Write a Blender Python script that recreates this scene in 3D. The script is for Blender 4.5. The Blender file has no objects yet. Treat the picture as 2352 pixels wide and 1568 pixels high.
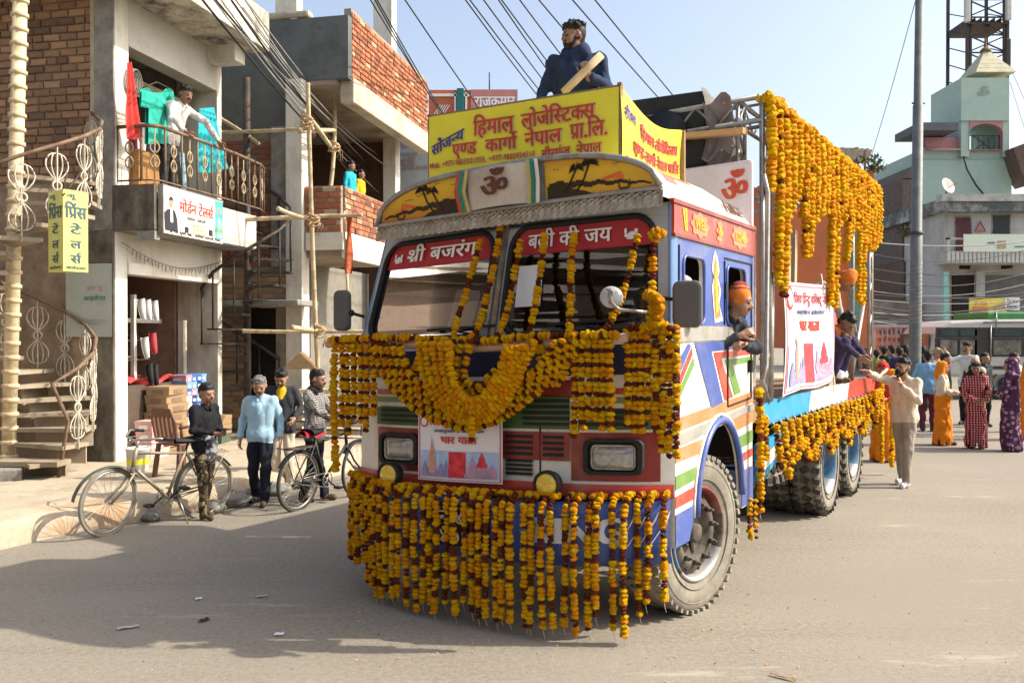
import bpy, bmesh, math, random
import numpy as np
from mathutils import Vector, Matrix

random.seed(7); np.random.seed(7)
scn = bpy.context.scene
COL = scn.collection
PI = math.pi

# ------------------------------------------------------------------ camera, sky, sun, exposure
cam = bpy.data.cameras.new('camera'); camo = bpy.data.objects.new('camera', cam); COL.objects.link(camo)
cam.sensor_width = 36; cam.lens = 36*2000/2352; cam.clip_end = 3000; cam.clip_start = .05
camo.location = (0, 0, 2.0); camo.rotation_euler = (math.radians(90-.40), 0, 0)
scn.camera = camo
SUN_EL, SUN_AZ = math.radians(41), math.radians(91)          # azimuth clockwise from +Y: the sun stands to the right
world = bpy.data.worlds.new('World'); scn.world = world; world.use_nodes = True
wn = world.node_tree.nodes; wl = world.node_tree.links
sky = wn.new('ShaderNodeTexSky'); sky.sky_type = 'NISHITA'; sky.sun_disc = False
sky.sun_elevation = SUN_EL; sky.sun_rotation = SUN_AZ; sky.air_density = 1.0; sky.dust_density = 4.0; sky.ozone_density = 1.0
bg = wn['Background']; bg.inputs['Strength'].default_value = .15
hz = wn.new('ShaderNodeHueSaturation'); hz.inputs['Saturation'].default_value = .78; hz.inputs['Value'].default_value = .93
wl.new(sky.outputs[0], hz.inputs['Color']); wl.new(hz.outputs[0], bg.inputs['Color'])       # dusty winter air: a paler blue all over
sl = bpy.data.lights.new('sun', 'SUN'); sl.energy = 3.1; sl.angle = math.radians(.6); sl.color = (1, .92, .79)
so = bpy.data.objects.new('sun', sl); COL.objects.link(so)
sdir = Vector((math.sin(SUN_AZ)*math.cos(SUN_EL), math.cos(SUN_AZ)*math.cos(SUN_EL), math.sin(SUN_EL)))
so.rotation_euler = sdir.to_track_quat('Z', 'Y').to_euler(); so.location = (30, 0, 30)
scn.view_settings.view_transform = 'Standard'; scn.view_settings.look = 'None'
scn.view_settings.exposure = 1.02; scn.view_settings.gamma = 1
scn.render.engine = 'CYCLES'
scn.cycles.max_bounces = 6; scn.cycles.transparent_max_bounces = 8

# ------------------------------------------------------------------ helpers: picture point -> place
F, CX, HZ, CH = 2000., 1176., 770., 2.0
def G(px, py, z=0.):
    Y = F*(CH-z)/(py-HZ); return Vector(((px-CX)/F*Y, Y, z))
def W(px, py, Y):
    return Vector(((px-CX)/F*Y, Y, CH-(py-HZ)/F*Y))
class Frame:
    """a place with its own axes: x along ang (from +X), y to its left"""
    def __init__(s, o, ang):
        s.o = Vector((o[0], o[1], 0)); s.ang = ang
        s.u = Vector((math.cos(ang), math.sin(ang), 0)); s.v = Vector((-s.u.y, s.u.x, 0))
    def pt(s, px, py, x=None, y=None):
        k = (px-CX)/F
        if y is not None:
            Y = (y+s.o.dot(s.v))/(k*s.v.x+s.v.y)
        else:
            Y = (x+s.o.dot(s.u))/(k*s.u.x+s.u.y)
        P = Vector((k*Y, Y, CH-(py-HZ)/F*Y)); d = P-s.o
        return Vector((d.dot(s.u), d.dot(s.v), P.z))
    def w(s, p):
        return s.o+s.u*p[0]+s.v*p[1]+Vector((0, 0, p[2]))
    def mat(s):
        return Matrix.Translation(s.o) @ Matrix.Rotation(s.ang, 4, 'Z')

# ------------------------------------------------------------------ materials
MATS = {}
def mat(name, col, rough=.7, metal=0., var=.18, scale=6., bump=0., bscale=60., dirt=None, dscale=1.5, damt=.5, spec=.3, coat=0., streak=0.):
    """Principled with uneven colour, optional blotches of a second colour and fine relief"""
    if name in MATS: return MATS[name]
    m = bpy.data.materials.new(name); m.use_nodes = True
    n = m.node_tree.nodes; l = m.node_tree.links; b = n['Principled BSDF']
    b.inputs['Roughness'].default_value = rough; b.inputs['Metallic'].default_value = metal
    b.inputs['Specular IOR Level'].default_value = spec; b.inputs['Coat Weight'].default_value = coat
    tc = n.new('ShaderNodeTexCoord'); src = tc.outputs['Object']
    no = n.new('ShaderNodeTexNoise'); no.inputs['Scale'].default_value = scale; no.inputs['Detail'].default_value = 6; no.inputs['Roughness'].default_value = .65
    l.new(src, no.inputs['Vector'])
    cr = n.new('ShaderNodeValToRGB'); cr.color_ramp.elements[0].position = .3; cr.color_ramp.elements[1].position = .7
    cr.color_ramp.elements[0].color = [c*(1-var) for c in col]+[1]; cr.color_ramp.elements[1].color = [min(1, c*(1+var)) for c in col]+[1]
    l.new(no.outputs['Fac'], cr.inputs['Fac']); out = cr.outputs['Color']
    if dirt is not None:
        n2 = n.new('ShaderNodeTexNoise'); n2.inputs['Scale'].default_value = dscale; n2.inputs['Detail'].default_value = 9; n2.inputs['Roughness'].default_value = .72
        if streak:
            mp = n.new('ShaderNodeMapping'); mp.inputs['Scale'].default_value = (1, 1, streak); l.new(src, mp.inputs['Vector']); l.new(mp.outputs[0], n2.inputs['Vector'])
        else: l.new(src, n2.inputs['Vector'])
        r2 = n.new('ShaderNodeValToRGB'); r2.color_ramp.elements[0].position = .62-.35*damt; r2.color_ramp.elements[1].position = .78-.25*damt
        l.new(n2.outputs['Fac'], r2.inputs['Fac'])
        mx = n.new('ShaderNodeMix'); mx.data_type = 'RGBA'; l.new(r2.outputs['Color'], mx.inputs[0]); l.new(out, mx.inputs[6]); mx.inputs[7].default_value = list(dirt)+[1]
        out = mx.outputs[2]
    l.new(out, b.inputs['Base Color'])
    if bump:
        n3 = n.new('ShaderNodeTexNoise'); n3.inputs['Scale'].default_value = bscale; n3.inputs['Detail'].default_value = 5; l.new(src, n3.inputs['Vector'])
        bp = n.new('ShaderNodeBump'); bp.inputs['Strength'].default_value = bump; bp.inputs['Distance'].default_value = .02
        l.new(n3.outputs['Fac'], bp.inputs['Height']); l.new(bp.outputs['Normal'], b.inputs['Normal'])
    MATS[name] = m
    return m
def pattern_mat(name, kind, c1, c2, scale, rough=.85, c3=None, thr=.5):
    """cloth print: 'stripes', 'checks', 'camo' or 'flowers', in the object's own coordinates"""
    if name in MATS: return MATS[name]
    m = bpy.data.materials.new(name); m.use_nodes = True; n = m.node_tree.nodes; l = m.node_tree.links; b = n['Principled BSDF']
    b.inputs['Roughness'].default_value = rough; b.inputs['Specular IOR Level'].default_value = .15
    tc = n.new('ShaderNodeTexCoord')
    mx = n.new('ShaderNodeMix'); mx.data_type = 'RGBA'; mx.inputs[6].default_value = list(c1)+[1]; mx.inputs[7].default_value = list(c2)+[1]
    def wave(direction):
        w = n.new('ShaderNodeTexWave'); w.bands_direction = direction; w.inputs['Scale'].default_value = scale; w.inputs['Distortion'].default_value = 1.2; w.inputs['Detail Scale'].default_value = .6
        l.new(tc.outputs['Object'], w.inputs['Vector'])
        g = n.new('ShaderNodeMath'); g.operation = 'GREATER_THAN'; g.inputs[1].default_value = thr; l.new(w.outputs['Fac'], g.inputs[0]); return g.outputs[0]
    if kind == 'stripes': l.new(wave('X'), mx.inputs[0])
    elif kind == 'checks':
        a = n.new('ShaderNodeMath'); a.operation = 'MULTIPLY'; l.new(wave('DIAGONAL' if False else 'X'), a.inputs[0]); l.new(wave('Z'), a.inputs[1]); l.new(a.outputs[0], mx.inputs[0])
    elif kind == 'plaid':
        a = n.new('ShaderNodeMath'); a.operation = 'MAXIMUM'; l.new(wave('X'), a.inputs[0]); l.new(wave('Z'), a.inputs[1]); l.new(a.outputs[0], mx.inputs[0])
    else:
        t = n.new('ShaderNodeTexVoronoi' if kind == 'flowers' else 'ShaderNodeTexNoise'); t.inputs['Scale'].default_value = scale
        if kind == 'camo': t.inputs['Detail'].default_value = 1.5
        l.new(tc.outputs['Object'], t.inputs['Vector'])
        r = n.new('ShaderNodeValToRGB'); r.color_ramp.interpolation = 'CONSTANT'
        r.color_ramp.elements[0].color = list(c1)+[1]; r.color_ramp.elements[1].color = list(c2)+[1]; r.color_ramp.elements[1].position = thr
        if c3: e = r.color_ramp.elements.new(thr+.12); e.color = list(c3)+[1]
        l.new(t.outputs[0], r.inputs['Fac']); l.new(r.outputs['Color'], b.inputs['Base Color']); MATS[name] = m; return m
    l.new(mx.outputs[2], b.inputs['Base Color']); MATS[name] = m
    return m
def glass_mat(name, tint=(.25, .28, .3), rough=.02, gloss=.35):
    if name in MATS: return MATS[name]
    m = bpy.data.materials.new(name); m.use_nodes = True; n = m.node_tree.nodes; l = m.node_tree.links
    n.remove(n['Principled BSDF']); o = n['Material Output']
    tr = n.new('ShaderNodeBsdfTransparent'); tr.inputs[0].default_value = list(tint)+[1]
    gl = n.new('ShaderNodeBsdfGlossy'); gl.inputs['Roughness'].default_value = rough; gl.inputs[0].default_value = (.9, .93, 1, 1)
    fr = n.new('ShaderNodeFresnel'); fr.inputs[0].default_value = 1.5
    ad = n.new('ShaderNodeMath'); ad.operation = 'ADD'; ad.use_clamp = True; ad.inputs[1].default_value = gloss*.25; l.new(fr.outputs[0], ad.inputs[0])
    mx = n.new('ShaderNodeMixShader'); l.new(ad.outputs[0], mx.inputs[0]); l.new(tr.outputs[0], mx.inputs[1]); l.new(gl.outputs[0], mx.inputs[2]); l.new(mx.outputs[0], o.inputs[0])
    MATS[name] = m; return m

# ------------------------------------------------------------------ mesh builder
class MB:
    def __init__(s): s.v = []; s.f = []; s.m = []; s.mats = []; s.cur = 0; s.sm = []; s.smooth = False
    def use(s, m):
        if m not in s.mats: s.mats.append(m)
        s.cur = s.mats.index(m); return s
    def add(s, vs, fs, smooth=None):
        b = len(s.v); s.v += [tuple(p) for p in vs]
        sm = s.smooth if smooth is None else smooth
        for f in fs: s.f.append(tuple(i+b for i in f)); s.m.append(s.cur); s.sm.append(sm)
        return s
    def box(s, c, d, rot=None):
        x, y, z = d[0]/2, d[1]/2, d[2]/2
        vs = [Vector((i*x, j*y, k*z)) for i in (-1, 1) for j in (-1, 1) for k in (-1, 1)]
        if rot is not None: vs = [rot @ p for p in vs]
        c = Vector(c); vs = [p+c for p in vs]
        return s.add(vs, [(0, 1, 3, 2), (4, 6, 7, 5), (0, 4, 5, 1), (2, 3, 7, 6), (0, 2, 6, 4), (1, 5, 7, 3)])
    def bb(s, x0, x1, y0, y1, z0, z1):
        return s.box(((x0+x1)/2, (y0+y1)/2, (z0+z1)/2), (abs(x1-x0), abs(y1-y0), abs(z1-z0)))
    def beam(s, a, b, w, h=None, up=(0, 0, 1)):
        a = Vector(a); b = Vector(b); h = h or w; d = b-a; L = d.length
        if L < 1e-6: return s
        z = d/L; u = Vector(up)
        if abs(z.dot(u)) > .98: u = Vector((1, 0, 0))
        x = u.cross(z).normalized(); y = z.cross(x)
        return s.box((a+b)/2, (w, h, L), Matrix((x, y, z)).transposed())
    def tube(s, pts, r, n=8, cap=True, closed=False, smooth=True):
        pts = [Vector(p) for p in pts]; N = len(pts); rs = r if isinstance(r, (list, tuple)) else [r]*N
        vs = []; fs = []; px = None
        for i, p in enumerate(pts):
            if closed: d = pts[(i+1) % N]-pts[i-1]
            else: d = pts[min(i+1, N-1)]-pts[max(i-1, 0)]
            d.normalize()
            if px is None:
                u = Vector((0, 0, 1)) if abs(d.z) < .9 else Vector((1, 0, 0)); px = u.cross(d).normalized()
            else:
                px = (px-d*px.dot(d)); px.normalize()
            py = d.cross(px)
            for k in range(n):
                a = 2*PI*k/n; vs.append(p+(px*math.cos(a)+py*math.sin(a))*rs[i])
        for i in range(N if closed else N-1):
            j = (i+1) % N
            for k in range(n): fs.append((i*n+k, i*n+(k+1) % n, j*n+(k+1) % n, j*n+k))
        if cap and not closed: fs.append(tuple(range(n))[::-1]); fs.append(tuple(range((N-1)*n, N*n)))
        return s.add(vs, fs, smooth)
    def lathe(s, prof, n=24, M=None, smooth=True, close=False, cap=True):
        """prof [(r, z)] turned about z, placed by M"""
        vs = []; fs = []; N = len(prof); M = M or Matrix()
        for r, z in prof:
            for k in range(n): a = 2*PI*k/n; vs.append(M @ Vector((r*math.cos(a), r*math.sin(a), z)))
        for i in range(N if close else N-1):
            j = (i+1) % N
            for k in range(n): fs.append((i*n+k, i*n+(k+1) % n, j*n+(k+1) % n, j*n+k))
        if not close and cap:
            if prof[0][0] > 1e-4: fs.append(tuple(range(n))[::-1])
            if prof[-1][0] > 1e-4: fs.append(tuple(range((N-1)*n, N*n)))
        return s.add(vs, fs, smooth)
    def prism(s, poly, o, ux, uy, t):
        """flat outline poly in the axes ux, uy at o, thickened by vector t"""
        o = Vector(o); ux = Vector(ux); uy = Vector(uy); t = Vector(t); n = len(poly)
        vs = [o+ux*a+uy*b for a, b in poly]; vs += [p+t for p in vs]
        fs = [tuple(range(n))[::-1], tuple(range(n, 2*n))]+[(i, (i+1) % n, n+(i+1) % n, n+i) for i in range(n)]
        return s.add(vs, fs)
    def poly(s, pts): return s.add(pts, [tuple(range(len(pts)))])
    def grid(s, fn, nu, nv, smooth=True):
        vs = [fn(i/nu, j/nv) for i in range(nu+1) for j in range(nv+1)]
        fs = [(i*(nv+1)+j, (i+1)*(nv+1)+j, (i+1)*(nv+1)+j+1, i*(nv+1)+j+1) for i in range(nu) for j in range(nv)]
        return s.add(vs, fs, smooth)
    def ball(s, c, r, n=10, m=6):
        c = Vector(c); r = r if isinstance(r, (list, tuple)) else (r, r, r)
        return s.grid(lambda a, b: c+Vector((r[0]*math.cos(2*PI*a)*math.sin(PI*b), r[1]*math.sin(2*PI*a)*math.sin(PI*b), -r[2]*math.cos(PI*b))), n, m)
    def mesh(s, name, mats=None, warp=None):
        me = bpy.data.meshes.new(name); vs = [warp(Vector(p)) for p in s.v] if warp else s.v
        me.from_pydata([tuple(p) for p in vs], [], s.f)
        ms = mats if mats is not None else s.mats
        for m in (ms if isinstance(ms, (list, tuple)) else [ms]): me.materials.append(m)
        me.polygons.foreach_set('use_smooth', s.sm)
        if mats is None or isinstance(mats, (list, tuple)): me.polygons.foreach_set('material_index', s.m)
        me.update(); return me
    def build(s, name, mats=None, parent=None, warp=None, fix=True, **kw):
        me = s.mesh(name, mats, warp)
        if fix:
            bm = bmesh.new(); bm.from_mesh(me); bmesh.ops.recalc_face_normals(bm, faces=bm.faces); bm.to_mesh(me); bm.free()
        return link(name, me, parent, **kw)
def split_build(mb, name, mats=None, parent=None, warp=None, **kw):
    """one object for each separate piece of mb, all under the same plain name"""
    par = list(range(len(mb.v)))
    def find(i):
        while par[i] != i: par[i] = par[par[i]]; i = par[i]
        return i
    for f in mb.f:
        r = find(f[0])
        for k in f[1:]: par[find(k)] = r
    groups = {}
    for i, f in enumerate(mb.f): groups.setdefault(find(f[0]), []).append(i)
    out = []
    for fi in groups.values():
        q = MB(); q.mats = mb.mats; idx = {}
        for i in fi:
            for k in mb.f[i]:
                if k not in idx: idx[k] = len(q.v); q.v.append(mb.v[k])
            q.f.append(tuple(idx[k] for k in mb.f[i])); q.m.append(mb.m[i]); q.sm.append(mb.sm[i])
        if mats is None: used = sorted(set(q.m)); q.mats = [mb.mats[u] for u in used]; q.m = [used.index(u) for u in q.m]
        out.append(q.build(name, mats, parent, warp=warp, **kw))
    return out
def link(name, me, parent=None, label=None, cat=None, group=None, kind=None, M=None):
    o = bpy.data.objects.new(name, me); COL.objects.link(o)
    if parent is not None: o.parent = parent
    if M is not None: o.matrix_local = M
    return tag(o, label, cat, group, kind)
def tag(o, label=None, cat=None, group=None, kind=None):
    if label: o['label'] = label
    if cat: o['category'] = cat
    if group: o['group'] = group
    if kind: o['kind'] = kind
    return o
def thing(name, label, cat, M=None, group=None):
    o = bpy.data.objects.new(name, None); COL.objects.link(o); o.empty_display_size = .1
    if M is not None: o.matrix_world = M
    return tag(o, label, cat, group)
def TR(p, rz=0): return Matrix.Translation(Vector(p)) @ Matrix.Rotation(rz, 4, 'Z')
def bevel(o, w=.01, seg=2):
    b = o.modifiers.new('bevel', 'BEVEL'); b.width = w; b.segments = seg; b.limit_method = 'ANGLE'; b.angle_limit = math.radians(40); return o
def rrect(x0, x1, y0, y1, r, n=5):
    out = []
    for cx, cy, a0 in ((x1-r, y1-r, 0), (x0+r, y1-r, PI/2), (x0+r, y0+r, PI), (x1-r, y0+r, 1.5*PI)):
        for k in range(n+1): a = a0+PI/2*k/n; out.append((cx+r*math.cos(a), cy+r*math.sin(a)))
    return out
def fill(outline, holes=(), dens=None):
    """triangulated flat shape with holes -> (verts2d, tris)"""
    c = bpy.data.curves.new('t', 'CURVE'); c.dimensions = '2D'; c.fill_mode = 'BOTH'
    for pl in [outline]+list(holes):
        sp = c.splines.new('POLY'); sp.points.add(len(pl)-1); sp.use_cyclic_u = True
        for p, q in zip(sp.points, pl): p.co = (q[0], q[1], 0, 1)
    o = bpy.data.objects.new('t', c); COL.objects.link(o); bpy.context.view_layer.update()
    me = bpy.data.meshes.new_from_object(o.evaluated_get(bpy.context.evaluated_depsgraph_get()))
    vs = [(v.co.x, v.co.y) for v in me.vertices]; fs = [tuple(p.vertices) for p in me.polygons]
    bpy.data.objects.remove(o); bpy.data.curves.remove(c); bpy.data.meshes.remove(me)
    return vs, fs
def sheet(mb, outline, holes, fn, thick=None):
    """flat shape with holes, mapped by fn(x, y, side); thick -> two skins plus rims"""
    vs, fs = fill(outline, holes); n = len(vs)
    if thick is None: return mb.add([fn(a, b, 0) for a, b in vs], fs)
    mb.add([fn(a, b, 0) for a, b in vs]+[fn(a, b, thick) for a, b in vs], fs+[tuple(i+n for i in f[::-1]) for f in fs])
    for pl in [outline]+list(holes):
        k = len(pl); mb.add([fn(a, b, 0) for a, b in pl]+[fn(a, b, thick) for a, b in pl], [(i, (i+1) % k, k+(i+1) % k, k+i) for i in range(k)])
    return mb

# ------------------------------------------------------------------ lettering (Devanagari laid out sign by sign)
_GL = {}
def glyph(s):
    if s in _GL: return _GL[s]
    def mk(t):
        c = bpy.data.curves.new('t', 'FONT'); c.body = t; c.size = 1; c.resolution_u = 3; c.offset = .006
        o = bpy.data.objects.new('t', c); COL.objects.link(o); bpy.context.view_layer.update()
        me = bpy.data.meshes.new_from_object(o.evaluated_get(bpy.context.evaluated_depsgraph_get()))
        r = ([(v.co.x, v.co.y) for v in me.vertices], [tuple(p.vertices) for p in me.polygons])
        bpy.data.objects.remove(o); bpy.data.curves.remove(c); bpy.data.meshes.remove(me); return r
    vs, fs = mk(s); w2, _ = mk(s+'क'); wk = .777
    adv = max(p[0] for p in w2)-wk
    _GL[s] = (vs, fs, adv); return _GL[s]
def clip_right(vs, fs, xc):
    bm = bmesh.new(); bv = [bm.verts.new((x, y, 0)) for x, y in vs]
    for f in fs:
        try: bm.faces.new([bv[i] for i in f])
        except ValueError: pass
    bmesh.ops.bisect_plane(bm, geom=bm.verts[:]+bm.edges[:]+bm.faces[:], plane_co=(xc, 0, 0), plane_no=(1, 0, 0), clear_outer=True)
    bm.verts.index_update(); r = ([(v.co.x, v.co.y) for v in bm.verts], [tuple(v.index for v in f.verts) for f in bm.faces]); bm.free(); return r
CONS = set('कखगघङचछजझञटठडढणतथदधनपफबभमयरलवशषसह'); VIR = '्'; DANDA = set('खगघचजझञणतथधनपबभमयलवशषस')
def layout(text):
    """-> list of (verts, faces), width; signs in reading order with half letters, reph and short-i put where they belong"""
    out = []; x = 0.; i = 0
    def put(s, half=False):
        nonlocal x
        vs, fs, adv = glyph(s)
        if half: xc = adv-.17 if s in DANDA else adv-.12; vs, fs = clip_right(vs, fs, xc); adv = xc
        out.append(([(a+x, b) for a, b in vs], fs)); x += adv
    def stroke(pts, w):
        vs = []; 
        for k, (a, b) in enumerate(pts):
            p, q = pts[max(k-1, 0)], pts[min(k+1, len(pts)-1)]; dx, dy = q[0]-p[0], q[1]-p[1]; L = math.hypot(dx, dy); vs += [(a-dy/L*w/2, b+dx/L*w/2), (a+dy/L*w/2, b-dx/L*w/2)]
        out.append((vs, [(2*k, 2*k+1, 2*k+3, 2*k+2) for k in range(len(pts)-1)]))
    while i < len(text):
        c = text[i]
        if c == ' ': x += .32; i += 1; continue
        if c not in CONS: put(c); i += 1; continue
        reph = False
        if c == 'र' and i+2 < len(text) and text[i+1] == VIR and text[i+2] in CONS: reph = True; i += 2; c = text[i]
        cl = [c]; rak = False; i += 1; hal = False
        while i < len(text) and text[i] == VIR:
            if i+1 < len(text) and text[i+1] in CONS:
                if text[i+1] == 'र': rak = True
                else: cl.append(text[i+1])
                i += 2
            else: hal = True; i += 1
        if i < len(text) and text[i] == 'ि': put('ि'); i += 1
        for q in cl[:-1]:
            if q in DANDA or q == 'क': put(q, True)
            else: put(q); put(VIR)
        put(cl[-1]); xe = x
        if hal: put(VIR)
        if rak: stroke([(xe-.16, .26), (xe-.3, .14), (xe-.45, .02)], .075)
        while i < len(text) and text[i] in 'ािीुूृेैोौंँ':
            if text[i] == 'ौ': put('ो'); put('े'); stroke([(x-.14, .62), (x-.26, .74), (x-.40, .82)], .06)
            else: put(text[i])
            i += 1
        if reph: stroke([(x-.10, .62), (x-.2, .7), (x-.22, .8), (x-.12, .87), (x-.0, .84)], .07)
    return out, x
def letters(mb, text, o, ux, uy, height, width=None, bold=.0, n=None, lift=.004, slant=0., align='l', fn=None):
    """write text at o (foot of the first sign) along ux with up uy; height is the height of a letter body"""
    o = Vector(o); ux = Vector(ux).normalized(); uy = Vector(uy).normalized(); n = Vector(n) if n is not None else ux.cross(uy)
    gl, w = layout(text); sy = height/.622; sx = sy if width is None else width/max(w, .1)
    x0 = {'l': 0, 'c': -w/2, 'r': -w}[align]; k = 0
    for sh in ([0] if not bold else [-bold, 0, bold]):
        for q, (vs, fs) in enumerate(gl):
            k += 1; lf = lift+.00015*(k % 7)+.0008*(0 if not bold else (sh > 0)-(sh < 0)+1)
            if fn: mb.add([fn((a+x0+sh+slant*b)*sx, b*sy, lf) for a, b in vs], fs)
            else: mb.add([o+ux*((a+x0+sh+slant*b)*sx)+uy*(b*sy)+n*lf for a, b in vs], fs)
    return mb
# ------------------------------------------------------------------ ground
def asphalt():
    m = bpy.data.materials.new('dusty_asphalt'); m.use_nodes = True; n = m.node_tree.nodes; l = m.node_tree.links; b = n['Principled BSDF']
    b.inputs['Roughness'].default_value = .92; b.inputs['Specular IOR Level'].default_value = .15
    g = n.new('ShaderNodeTexCoord').outputs['Object']
    def noise(sc, det=6, ro=.6, st=None):
        t = n.new('ShaderNodeTexNoise'); t.inputs['Scale'].default_value = sc; t.inputs['Detail'].default_value = det; t.inputs['Roughness'].default_value = ro
        if st:
            mp = n.new('ShaderNodeMapping'); mp.inputs['Scale'].default_value = st; mp.inputs['Rotation'].default_value = (0, 0, -.55); l.new(g, mp.inputs[0]); l.new(mp.outputs[0], t.inputs['Vector'])
        else: l.new(g, t.inputs['Vector'])
        return t.outputs['Fac']
    def ramp(f, p0, p1, c0=(0, 0, 0, 1), c1=(1, 1, 1, 1)):
        r = n.new('ShaderNodeValToRGB'); r.color_ramp.elements[0].position = p0; r.color_ramp.elements[1].position = p1; r.color_ramp.elements[0].color = c0; r.color_ramp.elements[1].color = c1; l.new(f, r.inputs['Fac']); return r.outputs['Color']
    def mix(f, a, c, mode='MIX'):
        x = n.new('ShaderNodeMix'); x.data_type = 'RGBA'; x.blend_type = mode
        if hasattr(f, 'is_linked'): l.new(f, x.inputs[0])
        else: x.inputs[0].default_value = f
        for k, q in ((6, a), (7, c)):
            if hasattr(q, 'is_linked'): l.new(q, x.inputs[k])
            else: x.inputs[k].default_value = list(q)+[1]
        return x.outputs[2]
    base = ramp(noise(.55, 7, .62), .3, .72, (.195, .173, .140, 1), (.272, .243, .198, 1))
    base = mix(ramp(noise(.9, 5, .6, (.25, 2.2, 1)), .50, .80), base, (.18, .156, .122))     # tyre-polished streaks
    base = mix(ramp(noise(26, 3, .7), .35, .75), base, (.33, .293, .233))
    base = mix(ramp(noise(120, 2, .8), .56, .66), base, (.15, .128, .10))                       # dark chips
    base = mix(ramp(noise(75, 2, .8), .66, .72), base, (.46, .41, .33))                       # light chips
    base = mix(ramp(noise(2.6, 4, .6), .71, .76), base, (.105, .088, .068))                       # oil and water stains
    base = mix(ramp(noise(.16, 3, .5), .52, .60), base, (.25, .222, .178))                          # resurfaced patches
    base = mix(ramp(noise(1.4, 8, .75, (.3, 1.6, 1)), .60, .66), base, (.35, .31, .245))               # drifts of dust
    l.new(base, b.inputs['Base Color'])
    bp = n.new('ShaderNodeBump'); bp.inputs['Strength'].default_value = .5; bp.inputs['Distance'].default_value = .012
    l.new(noise(90, 4, .75), bp.inputs['Height']); l.new(bp.outputs[0], b.inputs['Normal'])
    return m
gm = MB(); gm.grid(lambda a, b: Vector((-400+800*a, -60+860*b, 0)), 4, 4, False); gm.build('road', asphalt(), kind='structure')

# ------------------------------------------------------------------ the truck
T = Frame(G(1612, 1405), math.atan2(.84914, .52817))
def warp(p):
    k = .118*min(max((p.z-1.95)/.95, 0), 1) if p.x < 1.12 else 0            # cab sides lean in above the sill, the body leans a little with the road
    return Vector((p.x, p.y*(1-k*min(max(p.y, 0)/1.2, 1)), p.z-.035*max(p.y, 0)))
def Z3(x, y): return ((1150+x/1.809)*.65333, (1150+y/1.809)*.65333)
def Z5(x, y, t=-.056):
    p = T.pt((2200+x/1.96)*.65333, (550+y/1.96)*.65333, y=t); return (p.x, p.z)
def Z6(x, y, t=-.056):
    p = T.pt((2200+x/1.493)*.65333, (1150+y/1.493)*.65333, y=t); return (p.x, p.z)
C_white = mat('cab_white_paint', (.74, .71, .63), .38, var=.06, dirt=(.52, .46, .36), dscale=2.2, damt=.35, coat=.25)
C_blue = mat('cab_blue_paint', (.055, .10, .34), .35, var=.12, dirt=(.16, .16, .24), dscale=3, damt=.35, coat=.3)
C_red = mat('cab_red_paint', (.50, .055, .035), .4, var=.12, dirt=(.45, .15, .09), dscale=3, damt=.35, coat=.25)
C_dred = mat('grille_dark_red_paint', (.24, .028, .022), .4, var=.15, dirt=(.25, .09, .06), dscale=3, damt=.35, coat=.25)
C_green = mat('cab_green_paint', (.13, .27, .05), .42, var=.12, dirt=(.25, .27, .14), dscale=3, damt=.3, coat=.2)
C_dgreen = mat('grille_dark_green_paint', (.05, .105, .025), .42, var=.15, coat=.2)
C_orange = mat('cab_orange_paint', (.56, .20, .075), .42, var=.1, dirt=(.5, .3, .18), damt=.3, coat=.2)
C_grey = mat('cab_grey_paint', (.27, .26, .23), .5, var=.15, dirt=(.38, .35, .3), damt=.4)
C_pgrey = mat('windscreen_frame_grey_paint', (.36, .40, .43), .4, var=.08, dirt=(.4, .36, .3), damt=.35, coat=.2)
C_black = mat('black_rubber', (.018, .018, .018), .6, var=.2)
C_dark = mat('dark_underbody', (.022, .02, .018), .85, var=.3)
C_steel = mat('worn_steel', (.32, .31, .29), .45, .6, var=.2, dirt=(.2, .13, .08), dscale=5, damt=.35)
C_chrome = mat('pressed_tin', (.38, .35, .30), .38, .7, var=.3, scale=20, dirt=(.26, .20, .14), dscale=7, damt=.45)
C_yellow = mat('sign_yellow_print', (.80, .70, .045), .55, var=.05)
C_tyre = mat('dusty_tyre', (.20, .18, .145), .95, var=.18, dirt=(.30, .27, .21), dscale=4, damt=.5, bump=.2, bscale=90)
C_tread = mat('dark_tyre_tread', (.055, .05, .042), .9, var=.3, dirt=(.16, .14, .11), dscale=6, damt=.45)
C_rim = mat('rim_dusty_metal', (.085, .068, .054), .75, .15, var=.25, dirt=(.17, .145, .115), dscale=8, damt=.4)
C_rimblue = mat('rim_blue_paint', (.05, .17, .32), .6, var=.25, dirt=(.2, .18, .15), dscale=6, damt=.5)
C_rimred = mat('rim_red_paint', (.22, .05, .035), .6, var=.25, dirt=(.2, .15, .12), dscale=6, damt=.45)
C_rimwhite = mat('rim_silver', (.40, .39, .37), .45, .4, var=.2, dirt=(.25, .22, .18), dscale=6, damt=.4)
C_lens = mat('headlamp_glass', (.30, .30, .28), .08, .2, var=.35, scale=30, spec=.8, coat=1.)
C_fog = mat('fog_lamp_yellow_glass', (.62, .42, .015), .1, .0, var=.2, scale=20, spec=.7, coat=1.)
C_glass = glass_mat('windscreen_glass', (.17, .19, .21), .015, .03)
C_wood = mat('old_wood', (.26, .17, .095), .8, var=.25, scale=14)
C_skyblue = mat('deck_sky_blue_paint', (.025, .27, .48), .5, var=.12, dirt=(.1, .25, .35), damt=.35)
C_brown = mat('emblem_brown_paint', (.12, .045, .02), .6)

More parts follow.
